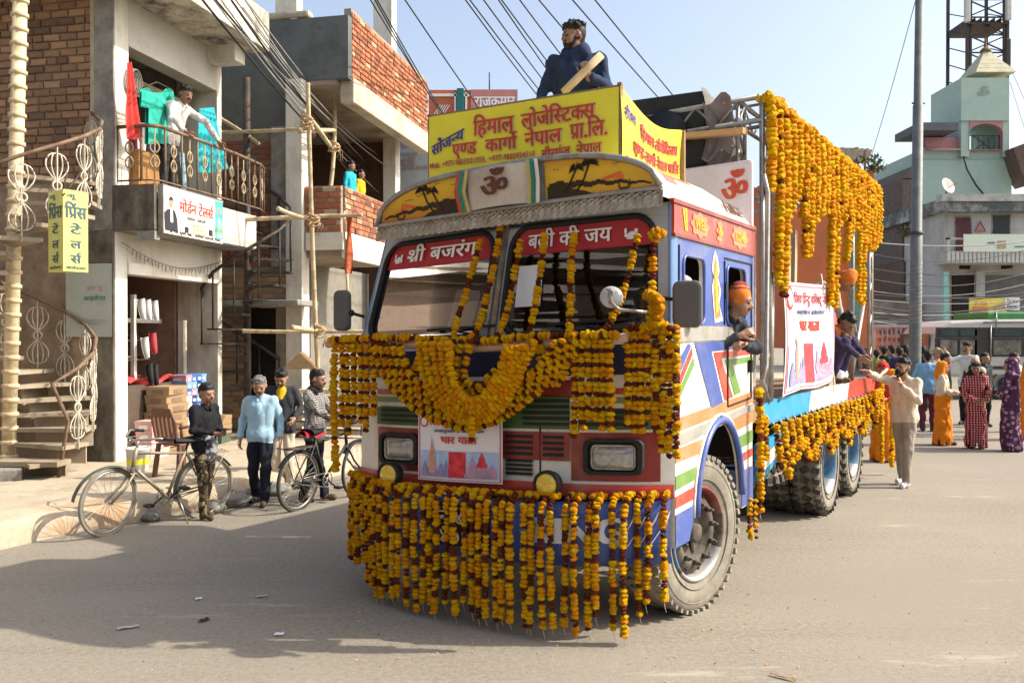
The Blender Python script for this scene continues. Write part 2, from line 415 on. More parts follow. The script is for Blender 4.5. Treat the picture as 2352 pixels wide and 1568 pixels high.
truck = thing('cargo_truck', 'marigold decorated painted cargo truck with blue and white cab and roof visor', 'truck', T.mat())
SPLIT = {'louvre_slots': 'louvre_slot', 'louvre_lips': 'louvre_lip', 'painted_band': 'painted_band', 'emblem_ribbons': 'emblem_ribbon', 'tie_hooks': 'tie_hook', 'leaning_plank': 'leaning_plank', 'cabinet_board': 'cabinet_board', 'door_seam': 'door_seam', 'edge_board': 'edge_board', 'orange_stripe': 'orange_stripe', 'green_stripe': 'green_stripe', 'red_stripe': 'red_stripe', 'blue_skirt': 'blue_skirt', 'corner_post': 'corner_post', 'eave_trim': 'eave_trim'}
def part(mb, name, mats=None, parent=truck, **k):
    if name in SPLIT: return split_build(mb, SPLIT[name], mats, parent, warp=warp, **k)
    return mb.build(name, mats, parent, warp=warp, **k)
TC, HWD = 1.31, 1.36
def q_(t): return (t-TC)/HWD
def s_f(t): return -.87+.22*min(abs(q_(t)), 1.02)**4
def s_w(t): return -.80+.10*q_(t)**2
S_SIDE0, S_BACK = s_f(-.05), 1.08

# cab side panels, each with two window openings and a wheel arch
ARC = [(.25+.52*math.cos(a), .74+.63*math.sin(a)) for a in [PI*k/18 for k in range(19)]][::-1]      # front to rear
def side_outline():
    pts = [(-.648, .60), (-.40, .60), (-.30, .74)]+ARC[1:-1]+[(.77, .70), (.80, .62), (1.08, .62), (1.08, 2.66), (-.648, 2.66)]
    return pts
win1 = rrect(-.52, -.10, 2.08, 2.54, .07); win2 = rrect(.39, .86, 2.08, 2.53, .07)
for t0, sg in ((-.05, 1), (2.67, -1)):
    m = MB(); sheet(m, side_outline(), [win1, win2], lambda a, b, k: Vector((a, t0+sg*k, b)), .035)
    sp = part(m, 'side_panel', C_white)
    tl = t0-sg*.004
    def deco(pl, mm, lift=.004):
        m = MB(); vs, fs = fill(pl) if len(pl) > 4 else (pl, [tuple(range(len(pl)))])
        y = t0-sg*lift; return m.use(mm).add([Vector((a, y, b)) for a, b in vs], fs)
    def painted(name, pls, mm, lift=.004, parent=sp):
        M_ = MB(); M_.use(mm)
        for pl in pls:
            d = deco(pl, mm, lift); M_.add(d.v, d.f)
        return part(M_, name, None, parent)
    # blue window band with the openings left free
    m = MB(); sheet(m, [(-.648, 2.07), (1.08, 2.07), (1.08, 2.655), (-.648, 2.655)], [rrect(-.53, -.09, 2.07+.003, 2.55, .07), rrect(.38, .87, 2.073, 2.54, .07)], lambda a, b, k: Vector((a, tl, b))); part(m, 'blue_paint_band', C_blue, sp)
    painted('grey_sill_band', [[(-.648, 1.955), (1.08, 1.975), (1.08, 2.065), (-.648, 2.065)]], C_grey, .012)
    zt = 1.95
    painted('blue_chevron', [[(-.30, zt), (1.08, zt+.02), (1.08, 1.90), (.06, 1.885), (.32, 1.50), (.06, 1.47)]], C_blue)
    painted('red_chevron', [[(.10, 1.875), (1.08, 1.89), (1.08, 1.845), (.27, 1.83), (.56, 1.525), (.36, 1.508)]], C_red)
    painted('green_chevron', [[(.37, 1.815), (1.08, 1.83), (1.08, 1.785), (.55, 1.77), (.76, 1.55), (.60, 1.533)]], C_green)
    painted('orange_stripe', [[(-.648, 1.36), (1.08, 1.45), (1.08, 1.54), (-.648, 1.45)], [(-.648, 1.16), (-.2, 1.17), (-.10, 1.27), (-.648, 1.25)], [(.42, 1.36), (1.08, 1.385), (1.08, 1.29), (.62, 1.25)]], C_orange)
    painted('grey_stripe', [[(-.648, 1.265), (1.08, 1.39), (1.08, 1.445), (-.648, 1.345)]], C_grey, .014)
    painted('green_stripe', [[(-.648, .98), (-.29, 1.0), (-.26, 1.09), (-.648, 1.075)], [(.72, 1.10), (1.08, 1.13), (1.08, 1.225), (.69, 1.20)]], C_green)
    painted('red_stripe', [[(-.648, .86), (-.30, .87), (-.295, .955), (-.648, .94)], [(.745, .985), (1.08, 1.01), (1.08, 1.075), (.73, 1.055)]], C_red)
    painted('blue_skirt', [[(-.648, .60), (-.40, .60), (-.31, .74), (-.305, .83), (-.648, .82)], [(.78, .63), (1.08, .63), (1.08, .93), (.76, .92)]], C_blue, .006)
    painted('front_chevron', [[(-.645, 1.68), (-.36, 1.93), (-.42, 1.945), (-.645, 1.80)]], C_blue)
    painted('front_red_line', [[(-.645, 1.60), (-.33, 1.87), (-.35, 1.92), (-.645, 1.665)]], C_red)
    painted('front_green_line', [[(-.645, 1.53), (-.29, 1.80), (-.32, 1.85), (-.645, 1.585)]], C_green)
    # raised lip of the wheel arch
    m = MB(); m.tube([Vector((a, t0-sg*.01, b)) for a, b in ARC], .028, 8); part(m, 'arch_lip', C_blue, sp)
    m = MB(); m.tube([Vector((a, t0-sg*.006, b)) for a, b in [(.25+(x-.25)*1.085, .74+(z-.74)*1.07) for x, z in ARC]], .012, 6); part(m, 'arch_white_line', C_white, sp)
    # door seams and hinges
    m = MB()
    for a, b in (((.42, 1.46), (.42, 2.05)), ((.42, 1.46), (1.02, 1.49)), ((.34, 2.08), (.34, 2.56)), ((1.02, 1.49), (1.02, 2.58)), ((-.60, 1.30), (-.60, 2.6)), ((.34, 2.58), (1.02, 2.58))):
        m.beam((a[0], t0-sg*.006, a[1]), (b[0], t0-sg*.006, b[1]), .012, .012)
    m.bb(.335, .375, t0-sg*.02, t0, 2.28, 2.40); m.bb(.945, .985, t0-sg*.035, t0, 1.70, 1.80)
    part(m, 'door_seam', C_dark, sp)
    for wn_ in (win1, win2):
        m = MB(); m.tube([Vector((a, t0-sg*.004, b)) for a, b in wn_], .014, 6, closed=True); part(m, 'window_rubber', C_blue, sp)
    # figure of a deity in an outline, painted between the windows
    cx0 = .14
    fig = lambda w, h0, h1: [(cx0-.02, h1), (cx0+.03*w, h1-.05), (cx0+.06*w, h1-.14), (cx0+.04*w, h1-.2), (cx0+.09*w, h0+.24), (cx0+.06*w, h0+.14), (cx0+.13*w, h0+.02), (cx0-.02*w, h0), (cx0-.05*w, h0+.16), (cx0-.07*w, h0+.26), (cx0-.04*w, h1-.2), (cx0-.07*w, h1-.14), (cx0-.05*w, h1-.05)]
    painted('painted_figure', [fig(1.25, 2.09, 2.62)], C_white, .0075)
    painted('painted_figure_robe', [fig(.85, 2.12, 2.58)], C_orange, .0095)
    painted('painted_figure_core', [fig(.4, 2.16, 2.55)], mat('figure_yellow_paint', (.6, .5, .05)), .0115)
# entry step behind the front wheel
m = MB(); m.bb(.80, 1.06, -.045, .25, .63, .66); m.bb(.80, .83, -.046, .2, .66, .92); m.bb(1.035, 1.065, -.046, .2, .66, .92); m.bb(.8, 1.06, -.046, .2, .78, .80); part(m, 'entry_step', C_blue)
# red eave band round the cab with lettering
m = MB(); m.bb(-.70, 1.09, -.062, -.02, 2.66, 2.875); m.bb(-.60, 1.09, 2.64, 2.682, 2.66, 2.875); m.bb(1.05, 1.09, -.02, 2.64, 2.66, 2.875)
eb = part(m, 'eave_band', C_red)
m = MB(); m.bb(-.74, 1.10, -.075, -.04, 2.862, 2.89); m.bb(-.70, 1.10, -.07, -.04, 2.648, 2.668); part(m, 'eave_trim', C_dred, eb)
m = MB(); m.use(mat('sign_yellow_paint', (.75, .42, .03)))
for i, (tx, s0, w_) in enumerate((('WEL', -.33, .22), ('&', .16, .08), ('COME', .56, .25))):
    pl = [(s0+w_/2+(w_*.78+.02*math.cos(8*a))*math.cos(a), 2.765+(.082+.01*math.cos(8*a))*math.sin(a)) for a in [2*PI*k/48 for k in range(48)]]
    m.use(C_orange).add([Vector((a, -.0665, b)) for a, b in fill(pl)[0]], fill(pl)[1])
    m.use(MATS['sign_yellow_paint']); letters(m, tx, (s0, -.068, 2.735), (1, 0, 0), (0, 0, 1), .062, w_, .02, n=(0, -1, 0), lift=.003)
m.add([(-.56, -.067, 2.85), (-.53, -.067, 2.85), (-.49, -.067, 2.70), (-.51, -.067, 2.70)], [(0, 1, 2, 3)]); m.add([(-.515, -.067, 2.85), (-.48, -.067, 2.85), (-.465, -.067, 2.70), (-.485, -.067, 2.70)], [(0, 1, 2, 3)])
part(m, 'welcome_lettering', None, eb, fix=False)
# roof dome
def roofz(s, t):
    q = min(abs((t-1.275)/1.32), 1); hf = .33 if s < .2 else .33-.06*(s-.2)/.5 if s < .7 else .27*max(0, 1-((s-.7)/.39)**2.2)**.5
    return 2.885+hf*.88*max(0, 1-q**8)**.5
def roof_pt(a, b):
    s = -.875+1.965*a; t = 1.275-1.32*math.cos(PI*b)
    return Vector((s, t, roofz(s, t)))
m = MB(); m.grid(roof_pt, 26, 30); 
m.mats = [C_white, mat('roof_faded_red_paint', (.52, .14, .09), .45, var=.1, coat=.2)]
for i, f in enumerate(m.f):
    c = sum((Vector(m.v[k]) for k in f), Vector())/len(f); x = c.x; h = (c.z-2.885)/.29
    e0 = .42+.25*math.sin(2.2*(x+.6)); m.m[i] = 1 if (-.7 < x < .55 and e0 < h < e0+.30-.28*max(0, x) and c.y < 1.2) else 0
roof = part(m, 'roof', None)
m = MB()
def on_roof(a, b, lf):
    s = .36+a; q = 1-.003-.03*(max(b, 0)/.14)**1.5; t = 1.275-1.32*q; return Vector((s, t-lf*2.5, roofz(s, t)+lf*1.5))
letters(m, 'NIKE', (0, 0, 0), (1, 0, 0), (0, 1, 0), .13, .44, .02, lift=.006, fn=on_roof); part(m, 'roof_lettering', C_brown, roof, fix=False)
# lower front: painted fascia in bands that follow the curved front
def fas(t, z, l=0.): return Vector((s_f(t)-l, t, z))
def band(mb, t0, t1, z0, z1, mm, l=.004, n=24, z0b=None, z1b=None):
    mb.use(mm); k = max(2, int(n*abs(t1-t0)/2.5)+1)
    mb.grid(lambda a, b: fas(t0+(t1-t0)*a, (z0+((z0b if z0b is not None else z0)-z0)*a)*(1-b)+(z1+((z1b if z1b is not None else z1)-z1)*a)*b, l), k, 1)
m = MB(); m.grid(lambda a, b: fas(-.05+2.72*a, .94+1.02*b), 36, 8); fa = part(m, 'front_fascia', C_white)
m = MB(); m.grid(lambda a, b: fas(-.05+2.72*a, .93+.09*b, .012+.012*math.sin(PI*b)), 36, 4); part(m, 'lower_red_lip', C_red, fa)
m = MB(); band(m, .02, .56, 1.385, 1.52, C_dgreen, .008, 60); band(m, .62, 1.78, 1.385, 1.60, C_dgreen, .008, 60); band(m, 1.84, 2.38, 1.385, 1.52, C_dgreen, .008, 60)
band(m, .60, 1.80, 1.60, 1.72, C_dred); band(m, .02, .56, 1.56, 1.60, C_green); band(m, .02, .56, 1.62, 1.66, C_red); band(m, 1.84, 2.38, 1.56, 1.60, C_green); band(m, 1.84, 2.38, 1.62, 1.66, C_red); band(m, -.04, 2.64, 1.75, 1.95, mat('front_dark_navy_paint', (.018, .024, .06), .45, coat=.2))
part(m, 'painted_band', None, fa, fix=False)
for (a0, a1) in ((.03, .61), (1.79, 2.37)):                     # red blocks around each headlamp
    m = MB(); band(m, a0, a1, 1.04, 1.365, C_dred, .006, 60); part(m, 'headlamp_surround', None, fa, fix=False)
m = MB(); band(m, .615, 1.785, 1.17, 1.365, C_dred, .010, 70); part(m, 'grille_band', None, fa, fix=False)
m = MB()
for t0, t1, zs in ((.62, .98, (1.41, 1.45, 1.49, 1.53, 1.57)), (1.42, 1.78, (1.41, 1.45, 1.49, 1.53, 1.57)), (.10, .52, (1.41, 1.45, 1.49)), (1.9, 2.32, (1.41, 1.45, 1.49)), (.66, .82, (1.20, 1.24, 1.28, 1.32)), (.90, 1.12, (1.20, 1.24, 1.28, 1.32)), (1.5, 1.74, (1.20, 1.24, 1.28, 1.32)), (.90, 1.12, (1.06, 1.09, 1.12, 1.15))):
    for z in zs: band(m, t0, t1, z, z+.022, C_black, .015, 60)
lv = part(m, 'louvre_slots', None, fa, fix=False)
m = MB()
for t0, t1, zs in ((.62, .98, (1.41, 1.45, 1.49, 1.53, 1.57)), (1.42, 1.78, (1.41, 1.45, 1.49, 1.53, 1.57)), (.10, .52, (1.41, 1.45, 1.49)), (1.9, 2.32, (1.41, 1.45, 1.49))):
    for z in zs: m.beam(fas(t0, z+.03, .016), fas(t1, z+.03, .016), .012, .014)
part(m, 'louvre_lips', C_dgreen, fa)
m = MB(); m.beam(fas(.845, .99, .006), fas(.845, 1.6, .006), .008, .01); part(m, 'panel_gap', C_dark, fa)
for tc in (.31, 2.09):                                            # headlamps in black tubs
    hl = thing('headlight', None, None); hl.parent = truck
    def hp(a, b, d): return Vector((s_f(tc)*.35+s_f(a)*.65-d-.02, a, b))
    m = MB(); o1 = rrect(tc-.20, tc+.20, 1.09, 1.325, .05); i1 = rrect(tc-.168, tc+.168, 1.113, 1.30, .04)
    sheet(m, o1, [i1], lambda a, b, k: hp(a, b, .035-k), .04); part(m, 'bezel', C_black, hl)
    m = MB(); pl = rrect(tc-.17, tc+.17, 1.11, 1.303, .04); vs, fs = fill(pl); m.add([hp(a, b, .006) for a, b in vs], fs); part(m, 'tub', C_black, hl)
    m = MB(); m.grid(lambda a, b: hp(tc-.142+.284*a, 1.132+.148*b, .012+.025*(1-(2*a-1)**4)*(1-(2*b-1)**4)), 12, 8); part(m, 'lens', C_lens, hl)
    m = MB(); m.tube([hp(a, b, .016) for a, b in rrect(tc-.146, tc+.146, 1.128, 1.284, .03, 3)], .009, 6, closed=True); part(m, 'lens_frame', C_chrome, hl)
    if tc < 1: nearlamp = hl
for tc in (.70, 2.06):                                            # yellow fog lamps on the bumper
    fl = thing('fog_lamp', None, None); fl.parent = truck; c = Vector((-1.02, tc, 1.03)); Mx = Matrix.Translation(c) @ Matrix.Rotation(-PI/2, 4, 'Y')
    m = MB(); m.lathe([(.0, -.10), (.05, -.10), (.085, -.05), (.098, .0), (.098, .035), (.088, .035), (.085, .02)], 24, Mx); part(m, 'housing', C_black, fl)
    m = MB(); m.lathe([(.087, .02), (.07, .036), (.035, .046), (0, .05)], 24, Mx); part(m, 'lens', C_fog, fl)
    m = MB(); m.beam(c+Vector((0, 0, -.1)), c+Vector((.06, 0, -.17)), .03); part(m, 'bracket', C_black, fl)
# windscreen surround with two openings
OPEN = [rrect(.065, 1.235, 2.045, 2.80, .15, 6), rrect(1.40, 2.585, 2.045, 2.80, .15, 6)]
def dense(pl, d=.08):
    out = []
    for k in range(len(pl)):
        a, b = Vector(pl[k]), Vector(pl[(k+1) % len(pl)]); nn = max(1, int((b-a).length/d))
        out += [tuple(a+(b-a)*j/nn) for j in range(nn)]
    return out
def scr(t, z, l=0.): return Vector((s_w(t)-l, t, z))
m = MB(); sheet(m, dense([(-.03, 1.955), (2.655, 1.955), (2.655, 2.87), (-.03, 2.87)]), [dense(p) for p in OPEN], lambda a, b, k: scr(a, b, -k), .05); ws = part(m, 'windscreen_surround', C_pgrey)
m = MB()
for sg, t0 in ((1, -.05), (-1, 2.675)):
    m.grid(lambda a, b: Vector((s_w(-.03)*(1-a)+(-.64)*a-.03*math.sin(PI*a), t0+sg*.03*(1-a)-sg*.012*a, 1.955+.91*b)), 5, 2)
part(m, 'corner_post', mat('corner_post_blue_paint', (.13, .24, .44), .35, var=.08, coat=.3))
m = MB(); m.beam(scr(1.29, 1.97, .012), scr(1.29, 2.84, .012), .03, .02); m.beam(scr(1.345, 1.97, .012), scr(1.345, 2.84, .012), .018, .02); part(m, 'centre_post_trim', C_chrome, ws)
m = MB(); m.tube([scr(t, 1.965, .02) for t in [-.02+.1*k for k in range(27)]], .02, 8); part(m, 'windscreen_sill', C_pgrey, ws)
SIGNR = mat('sun_strip_red_film', (.42, .03, .045), .35, var=.08)
C_wtxt = mat('white_lettering_film', (.78, .78, .76), .5, var=.04)
for k, pl in enumerate(OPEN):
    m = MB(); pd = dense(pl, .1); vs, fs = fill(pd); m.add([scr(a, b, -.022) for a, b in vs], fs); gl = part(m, 'windscreen_pane', C_glass, fix=False)
    m = MB(); m.tube([scr(a, b, .002) for a, b in pl], .021, 8, closed=True); part(m, 'rubber_seal', C_black, gl)
    t0, t1 = pl[0][0]-.0, 0; xs = [p[0] for p in pl]; t0, t1 = min(xs)+.03, max(xs)-.03
    pls = [(t0, 2.605), (t1, 2.605), (t1, 2.70), (t1-.04, 2.772), (t1-.1, 2.786), (t0+.1, 2.786), (t0+.04, 2.772), (t0, 2.70)]
    m = MB(); vs, fs = fill(dense(pls, .1)); m.add([scr(a, b, -.016) for a, b in vs], fs); ss = part(m, 'sun_strip', SIGNR, gl, fix=False)
    m = MB(); tx, ta, wd = (('बली की जय', 1.08, .70) if k == 0 else ('श्री बजरंग', 2.34, .76))
    letters(m, tx, (0, 0, 0), (0, -1, 0), (0, 0, 1), .09, wd, .02, fn=lambda a, b, lf: scr(ta-a, 2.65+b, -.013+lf))
    fx = .23 if k == 0 else 2.44                     # small leaping figure beside the words
    for (dx, dz, rx, rz) in ((0, .035, .03, .022), (-.03, .06, .014, .014), (.035, .03, .02, .012), (.045, .06, .01, .022), (-.035, .025, .012, .02), (.01, .012, .03, .008)):
        m.add([scr(fx+dx+rx*math.cos(a), 2.645+dz+rz*math.sin(a), -.012) for a in [2*PI*j/10 for j in range(10)]], [tuple(range(10))])
    part(m, 'strip_lettering', C_wtxt, ss, fix=False)
    m = MB(); p0 = (.55, 2.075) if k == 0 else (1.62, 2.075); dr = 1 if k else 1
    m.tube([scr(p0[0]-.22*dr, 2.055, .03), scr(p0[0], 2.085, .05), scr(p0[0]+.05, 2.09, .05)], .008, 6); m.beam(scr(p0[0]-.35, 2.115, .035), scr(p0[0]+.28, 2.105, .035), .012, .018); part(m, 'wiper', C_black, gl)
m = MB(); m.add([scr(a, b, -.018) for a, b in ((.93, 2.24), (1.15, 2.24), (1.15, 2.53), (.93, 2.53))], [(0, 1, 2, 3)]); part(m, 'permit_paper', mat('white_paper', (.72, .75, .80), .7, var=.03), fix=False)
# cab interior seen through glass
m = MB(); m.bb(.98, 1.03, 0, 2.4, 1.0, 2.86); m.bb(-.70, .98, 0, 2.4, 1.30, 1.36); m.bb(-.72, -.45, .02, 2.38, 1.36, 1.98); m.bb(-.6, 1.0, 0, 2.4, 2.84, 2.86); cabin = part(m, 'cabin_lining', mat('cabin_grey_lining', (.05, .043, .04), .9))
for tc in (.55, 1.85):
    m = MB(); m.bb(.35, .80, tc-.28, tc+.28, 1.55, 1.75); m.bb(.72, .88, tc-.28, tc+.28, 1.7, 2.38); bevel(part(m, 'seat', mat('maroon_seat_cloth', (.12, .03, .03), .9)), .05)
m = MB(); c = Vector((-.38, 1.85, 2.02)); R_ = Matrix.Rotation(-.5, 3, 'Y')
m.tube([c+R_ @ Vector((.22*math.cos(a), .22*math.sin(a), 0)) for a in [2*PI*k/24 for k in range(24)]], .016, 8, closed=True); m.beam(c-R_ @ Vector((.2, 0, 0)), c+R_ @ Vector((.2, 0, 0)), .025); m.beam(c, c+Vector((-.1, 0, -.3)), .05); part(m, 'steering_wheel', C_black)
# roof visor: tin strip, painted sunset panels and centre emblem under an arched rim
AW = 1.32
def arch_z(t):
    q = min(abs((t-1.275)/AW), 1); return 2.945+.285*max(0, 1-q**3.2)**.5
def vis(t, h, l=0.):                                                # h 0..1 up the visor face, which leans forward at its top
    z0 = 2.935; z1 = arch_z(t); return Vector((-.88-.10*(z0+(z1-z0)*h-z0)-l-.02*math.cos((t-1.275)*1.2), t, z0+(z1-z0)*h))
m = MB(); m.grid(lambda a, b: vis(1.275-AW+2*AW*a, b), 60, 2); vz = part(m, 'visor_backing', C_steel)
def sunset():
    mm = bpy.data.materials.new('sunset_painting'); mm.use_nodes = True; n = mm.node_tree.nodes; l = mm.node_tree.links
    tc = n.new('ShaderNodeTexCoord'); sx = n.new('ShaderNodeSeparateXYZ'); l.new(tc.outputs['Object'], sx.inputs[0])
    mr = n.new('ShaderNodeMapRange'); mr.inputs[1].default_value = 2.88; mr.inputs[2].default_value = 3.30; l.new(sx.outputs['Z'], mr.inputs[0])
    no = n.new('ShaderNodeTexNoise'); no.inputs['Scale'].default_value = 9; l.new(tc.outputs['Object'], no.inputs['Vector'])
    ad = n.new('ShaderNodeMath'); ad.operation = 'MULTIPLY_ADD'; ad.inputs[1].default_value = .12; l.new(no.outputs['Fac'], ad.inputs[0]); l.new(mr.outputs[0], ad.inputs[2])
    r = n.new('ShaderNodeValToRGB'); e = r.color_ramp.elements; e[0].position = .05; e[0].color = (.48, .16, .012, 1); e[1].position = .95; e[1].color = (.46, .17, .012, 1)
    x = e.new(.3); x.color = (.62, .34, .018, 1); x = e.new(.55); x.color = (.70, .42, .02, 1)
    l.new(ad.outputs[0], r.inputs[0]); b = n['Principled BSDF']; b.inputs['Roughness'].default_value = .35; l.new(r.outputs[0], b.inputs['Base Color']); return mm
SUNS = sunset(); PAINTK = mat('painting_dark_brown', (.035, .02, .008), .45); PAINTS = mat('painting_sun_orange', (.62, .13, .035), .4)
for (a0, a1, flip) in ((-.02, .85, 1), (1.70, 2.54, -1)):
    m = MB(); m.grid(lambda a, b: vis(a0+(a1-a0)*a, .03+.94*b, .006), 26, 3); pn = part(m, 'sunset_panel', SUNS, vz)
    m = MB(); m.use(PAINTK); L = a1-a0; f_ = lambda u: (a0+L*u) if flip > 0 else (a1-L*u)
    rr = random.Random(3 if flip > 0 else 5)
    # treeline, shore, palms, birds, boat: u runs from the outer end to the centre emblem
    for i in range(24):
        u0, u1 = .04+.92*i/24, .04+.92*(i+1)/24; h0 = .30+.03*math.sin(i*1.3); tp = lambda i: h0+.04+.09*((i/24)**1.5)+.02*rr.random()
        a, b = tp(i), tp(i+1)
        m.add([vis(f_(u0), h0-.04, .010), vis(f_(u1), h0-.04, .010), vis(f_(u1), b, .010), vis(f_(u0), a, .010)], [(0, 1, 2, 3)])
    for i in range(12):
        u0, u1 = .52+.46*i/12, .52+.46*(i+1)/12; hh = lambda u: .05+.30*max(0, (u-.55)/.45)**.6+.02*rr.random()
        m.add([vis(f_(u0), .04, .011), vis(f_(u1), .04, .011), vis(f_(u1), hh(u1), .011), vis(f_(u0), hh(u0), .011)], [(0, 1, 2, 3)])
    for (ub, ut, ht, sc_) in ((.80, .68, .70, .07), (.68, .56, .80, .085)):
        m.tube([vis(f_(ub), .18, .012), vis(f_((ub+ut)/2-.01), .45, .012), vis(f_(ut), ht, .012)], .007, 5)
        for k in range(9):
            a = PI*(.0+k/8*1.0)+rr.uniform(-.1, .1); p = vis(f_(ut), ht, .013); ex = sc_*math.cos(a); ez = sc_*.55*math.sin(a)-.015
            m.add([p+Vector((0, .006, .004)), p+Vector((0, -.006, .0)), p+Vector((0, ex*.6, ez+.025)), p+Vector((0, ex, ez-.01))], [(0, 1, 3, 2)])
    for k in range(7):
        u, h = rr.uniform(.30, .95), rr.uniform(.62, .85); p = vis(f_(u), h, .012)
        m.add([p, p+Vector((0, .022, .012)), p+Vector((0, .018, .002)), p+Vector((0, -.022, .012)), p+Vector((0, -.018, .002))], [(0, 1, 2), (0, 4, 3)])
    p = vis(f_(.26), .13, .012); m.add([p+Vector((0, y, z)) for y, z in ((-.06, .03), (-.03, .005), (.03, .005), (.06, .03), (.03, -.006), (-.03, -.006))], [(0, 1, 5), (1, 2, 4, 5), (2, 3, 4)]); m.beam(p+Vector((0, .03, 0)), p+Vector((0, .045, .05)), .006); m.beam(p+Vector((0, -.03, 0)), p+Vector((0, -.04, .05)), .006)
    m.use(PAINTS); p = vis(f_(.36), .44, .0085)
    m.add([p]+[p+Vector((0, .085*math.cos(a), .085*math.sin(a)-.02)) for a in [PI*k/14 for k in range(15)]], [(0, k, k+1) for k in range(1, 15)])
    split_build(m, 'painted_shape', None, pn, warp=warp, fix=False)
m = MB(); m.grid(lambda a, b: vis(.965+.62*a, .03+.94*b, .03+.05*math.sin(PI*a)), 14, 4); em = part(m, 'emblem_panel', mat('emblem_cream_leather', (.58, .50, .40), .5, var=.12, dirt=(.35, .29, .22), damt=.4, bump=.5, bscale=14), vz)
m = MB()
for (c0, mm, lf) in ((.86, C_white, .05), (.897, mat('ribbon_green', (.02, .20, .13), .5), .06), (.938, mat('ribbon_gold', (.5, .40, .13), .4), .05), (1.585, MATS['ribbon_gold'], .05), (1.62, MATS['ribbon_green'], .06), (1.662, C_red, .05)):
    m.use(mm); m.grid(lambda a, b: vis(c0+.036*a+.05*(abs(b-.5))*(1 if c0 < 1.2 else -1), .0+b, lf+.02*(1-abs(2*b-1))), 1, 6)
part(m, 'emblem_ribbons', None, vz, fix=False)
m = MB(); letters(m, 'ॐ', (0, 0, 0), (0, -1, 0), (0, 0, 1), .17, .27, .035, fn=lambda a, b, lf: vis(1.415-a, .24+b/.36, .095+lf)); part(m, 'om_sign', C_brown, em, fix=False)
m = MB(); m.tube([vis(1.275-AW+2*AW*k/48, 1.0, .012) for k in range(49)], .022, 8); m.tube([vis(1.275-AW+2*AW*k/24, 0, .012) for k in range(25)], .014, 6); part(m, 'visor_rim', C_steel, vz)
# tin strip with pressed zigzag and scalloped foot
def tin(a, b):
    t = -.06+2.66*a; zz = .012*abs(((a*44) % 1)*2-1)*math.sin(PI*b) if .1 < b < .9 else 0
    z = 2.93-.105*b-(.010*abs(math.sin(a*PI*40)) if b > .9 else 0); return Vector((-.872-.02*math.cos((t-1.275)*1.2)-.01*b-zz-.006*((int(a*88)+int(b*6)) % 2), t, z))
m = MB(); m.grid(tin, 264, 6, False); part(m, 'pressed_tin_strip', C_chrome)
m = MB(); m.tube([Vector((-.895-.02*math.cos((t-1.275)*1.2), t, 2.94)) for t in [-.06+.1*k for k in range(28)]], .012, 6); part(m, 'strip_rail', C_steel)
# bumper
def bmp(t, z, l=0.):
    q = min(abs((t-1.33)/1.36), 1); return Vector((-1.10+.42*q**3.2-l, t, z))
m = MB(); prof = [(-.10, .90), (-.02, .925), (.0, .90), (.012, .80), (.012, .64), (.0, .56), (-.03, .535), (-.03, .50), (-.10, .49)]
def bpt(a, b):
    i = min(int(b*(len(prof)-1)), len(prof)-2); f = b*(len(prof)-1)-i; l = prof[i][0]*(1-f)+prof[i+1][0]*f; z = prof[i][1]*(1-f)+prof[i+1][1]*f; return bmp(-.03+2.72*a, z, l)
m.grid(bpt, 40, len(prof)-1); bu = part(m, 'bumper', C_blue, fix=False)
m = MB(); m.grid(lambda a, b: bmp(1.10+.48*a, .575+.30*b, .016), 6, 1); pl_ = part(m, 'number_plate', C_black, bu, fix=False)
m = MB(); letters(m, 'ना.४ ख', (0, 0, 0), (0, -1, 0), (0, 0, 1), .085, .34, .02, fn=lambda a, b, lf: bmp(1.52-a, .735+b, .018+lf)); letters(m, '४७१२', (0, 0, 0), (0, -1, 0), (0, 0, 1), .085, .36, .02, fn=lambda a, b, lf: bmp(1.53-a, .60+b, .018+lf)); part(m, 'plate_lettering', C_wtxt, pl_, fix=False)
m = MB(); letters(m, 'KING', (0, 0, 0), (0, -1, 0), (0, 0, 1), .15, .62, .05, fn=lambda a, b, lf: bmp(.80-a, .655+b, .016+lf)); part(m, 'bumper_lettering', C_wtxt, bu, fix=False); m = MB(); letters(m, 'ROAD', (0, 0, 0), (0, -1, 0), (0, 0, 1), .15, .62, .05, fn=lambda a, b, lf: bmp(2.58-a, .655+b, .016+lf))
part(m, 'bumper_lettering', C_wtxt, bu, fix=False)
m = MB()
for i in range(4): m.add([bmp(.20-.06*i+dx, z, .02) for dx, z in ((.06, .62), (.04, .64), (-.045, .80), (-.06, .86), (-.01, .74))], [(0, 1, 2, 3, 4)])
split_build(m, 'bumper_flash', C_wtxt, bu, warp=warp, fix=False)
# chassis, axle, mud flaps and spare wheel
m = MB(); m.bb(-.7, 6.7, .75, .90, .62, .90); m.bb(-.7, 6.7, 1.5, 1.65, .62, .90); m.bb(-.1, .1, .3, 2.1, .45, .60); m.bb(-.5, .6, .8, 1.6, .6, 1.25)
for s in (2.2, 3.2, 4.15, 5.52, 6.5): m.bb(s-.06, s+.06, .3, 2.1, .62, .78)
m.bb(1.10, 1.20, .0, 2.4, .5, .62); m.bb(4.05, 4.25, .3, 2.1, .45, .62); m.bb(5.42, 5.62, .3, 2.1, .45, .62)
m.bb(-.45, .95, .34, 2.06, 1.20, 1.34)
part(m, 'chassis', C_dark)
m = MB(); m.bb(5.95, 5.98, .0, .5, .45, 1.1); part(m, 'mud_flap', C_black)
m = MB(); m.prism([(1.5, 1.05), (2.75, 1.12), (2.75, .98), (1.62, .72), (1.5, .72)], (0, .02, 0), (1, 0, 0), (0, 0, 1), (0, .04, 0)); part(m, 'side_guard', C_skyblue)
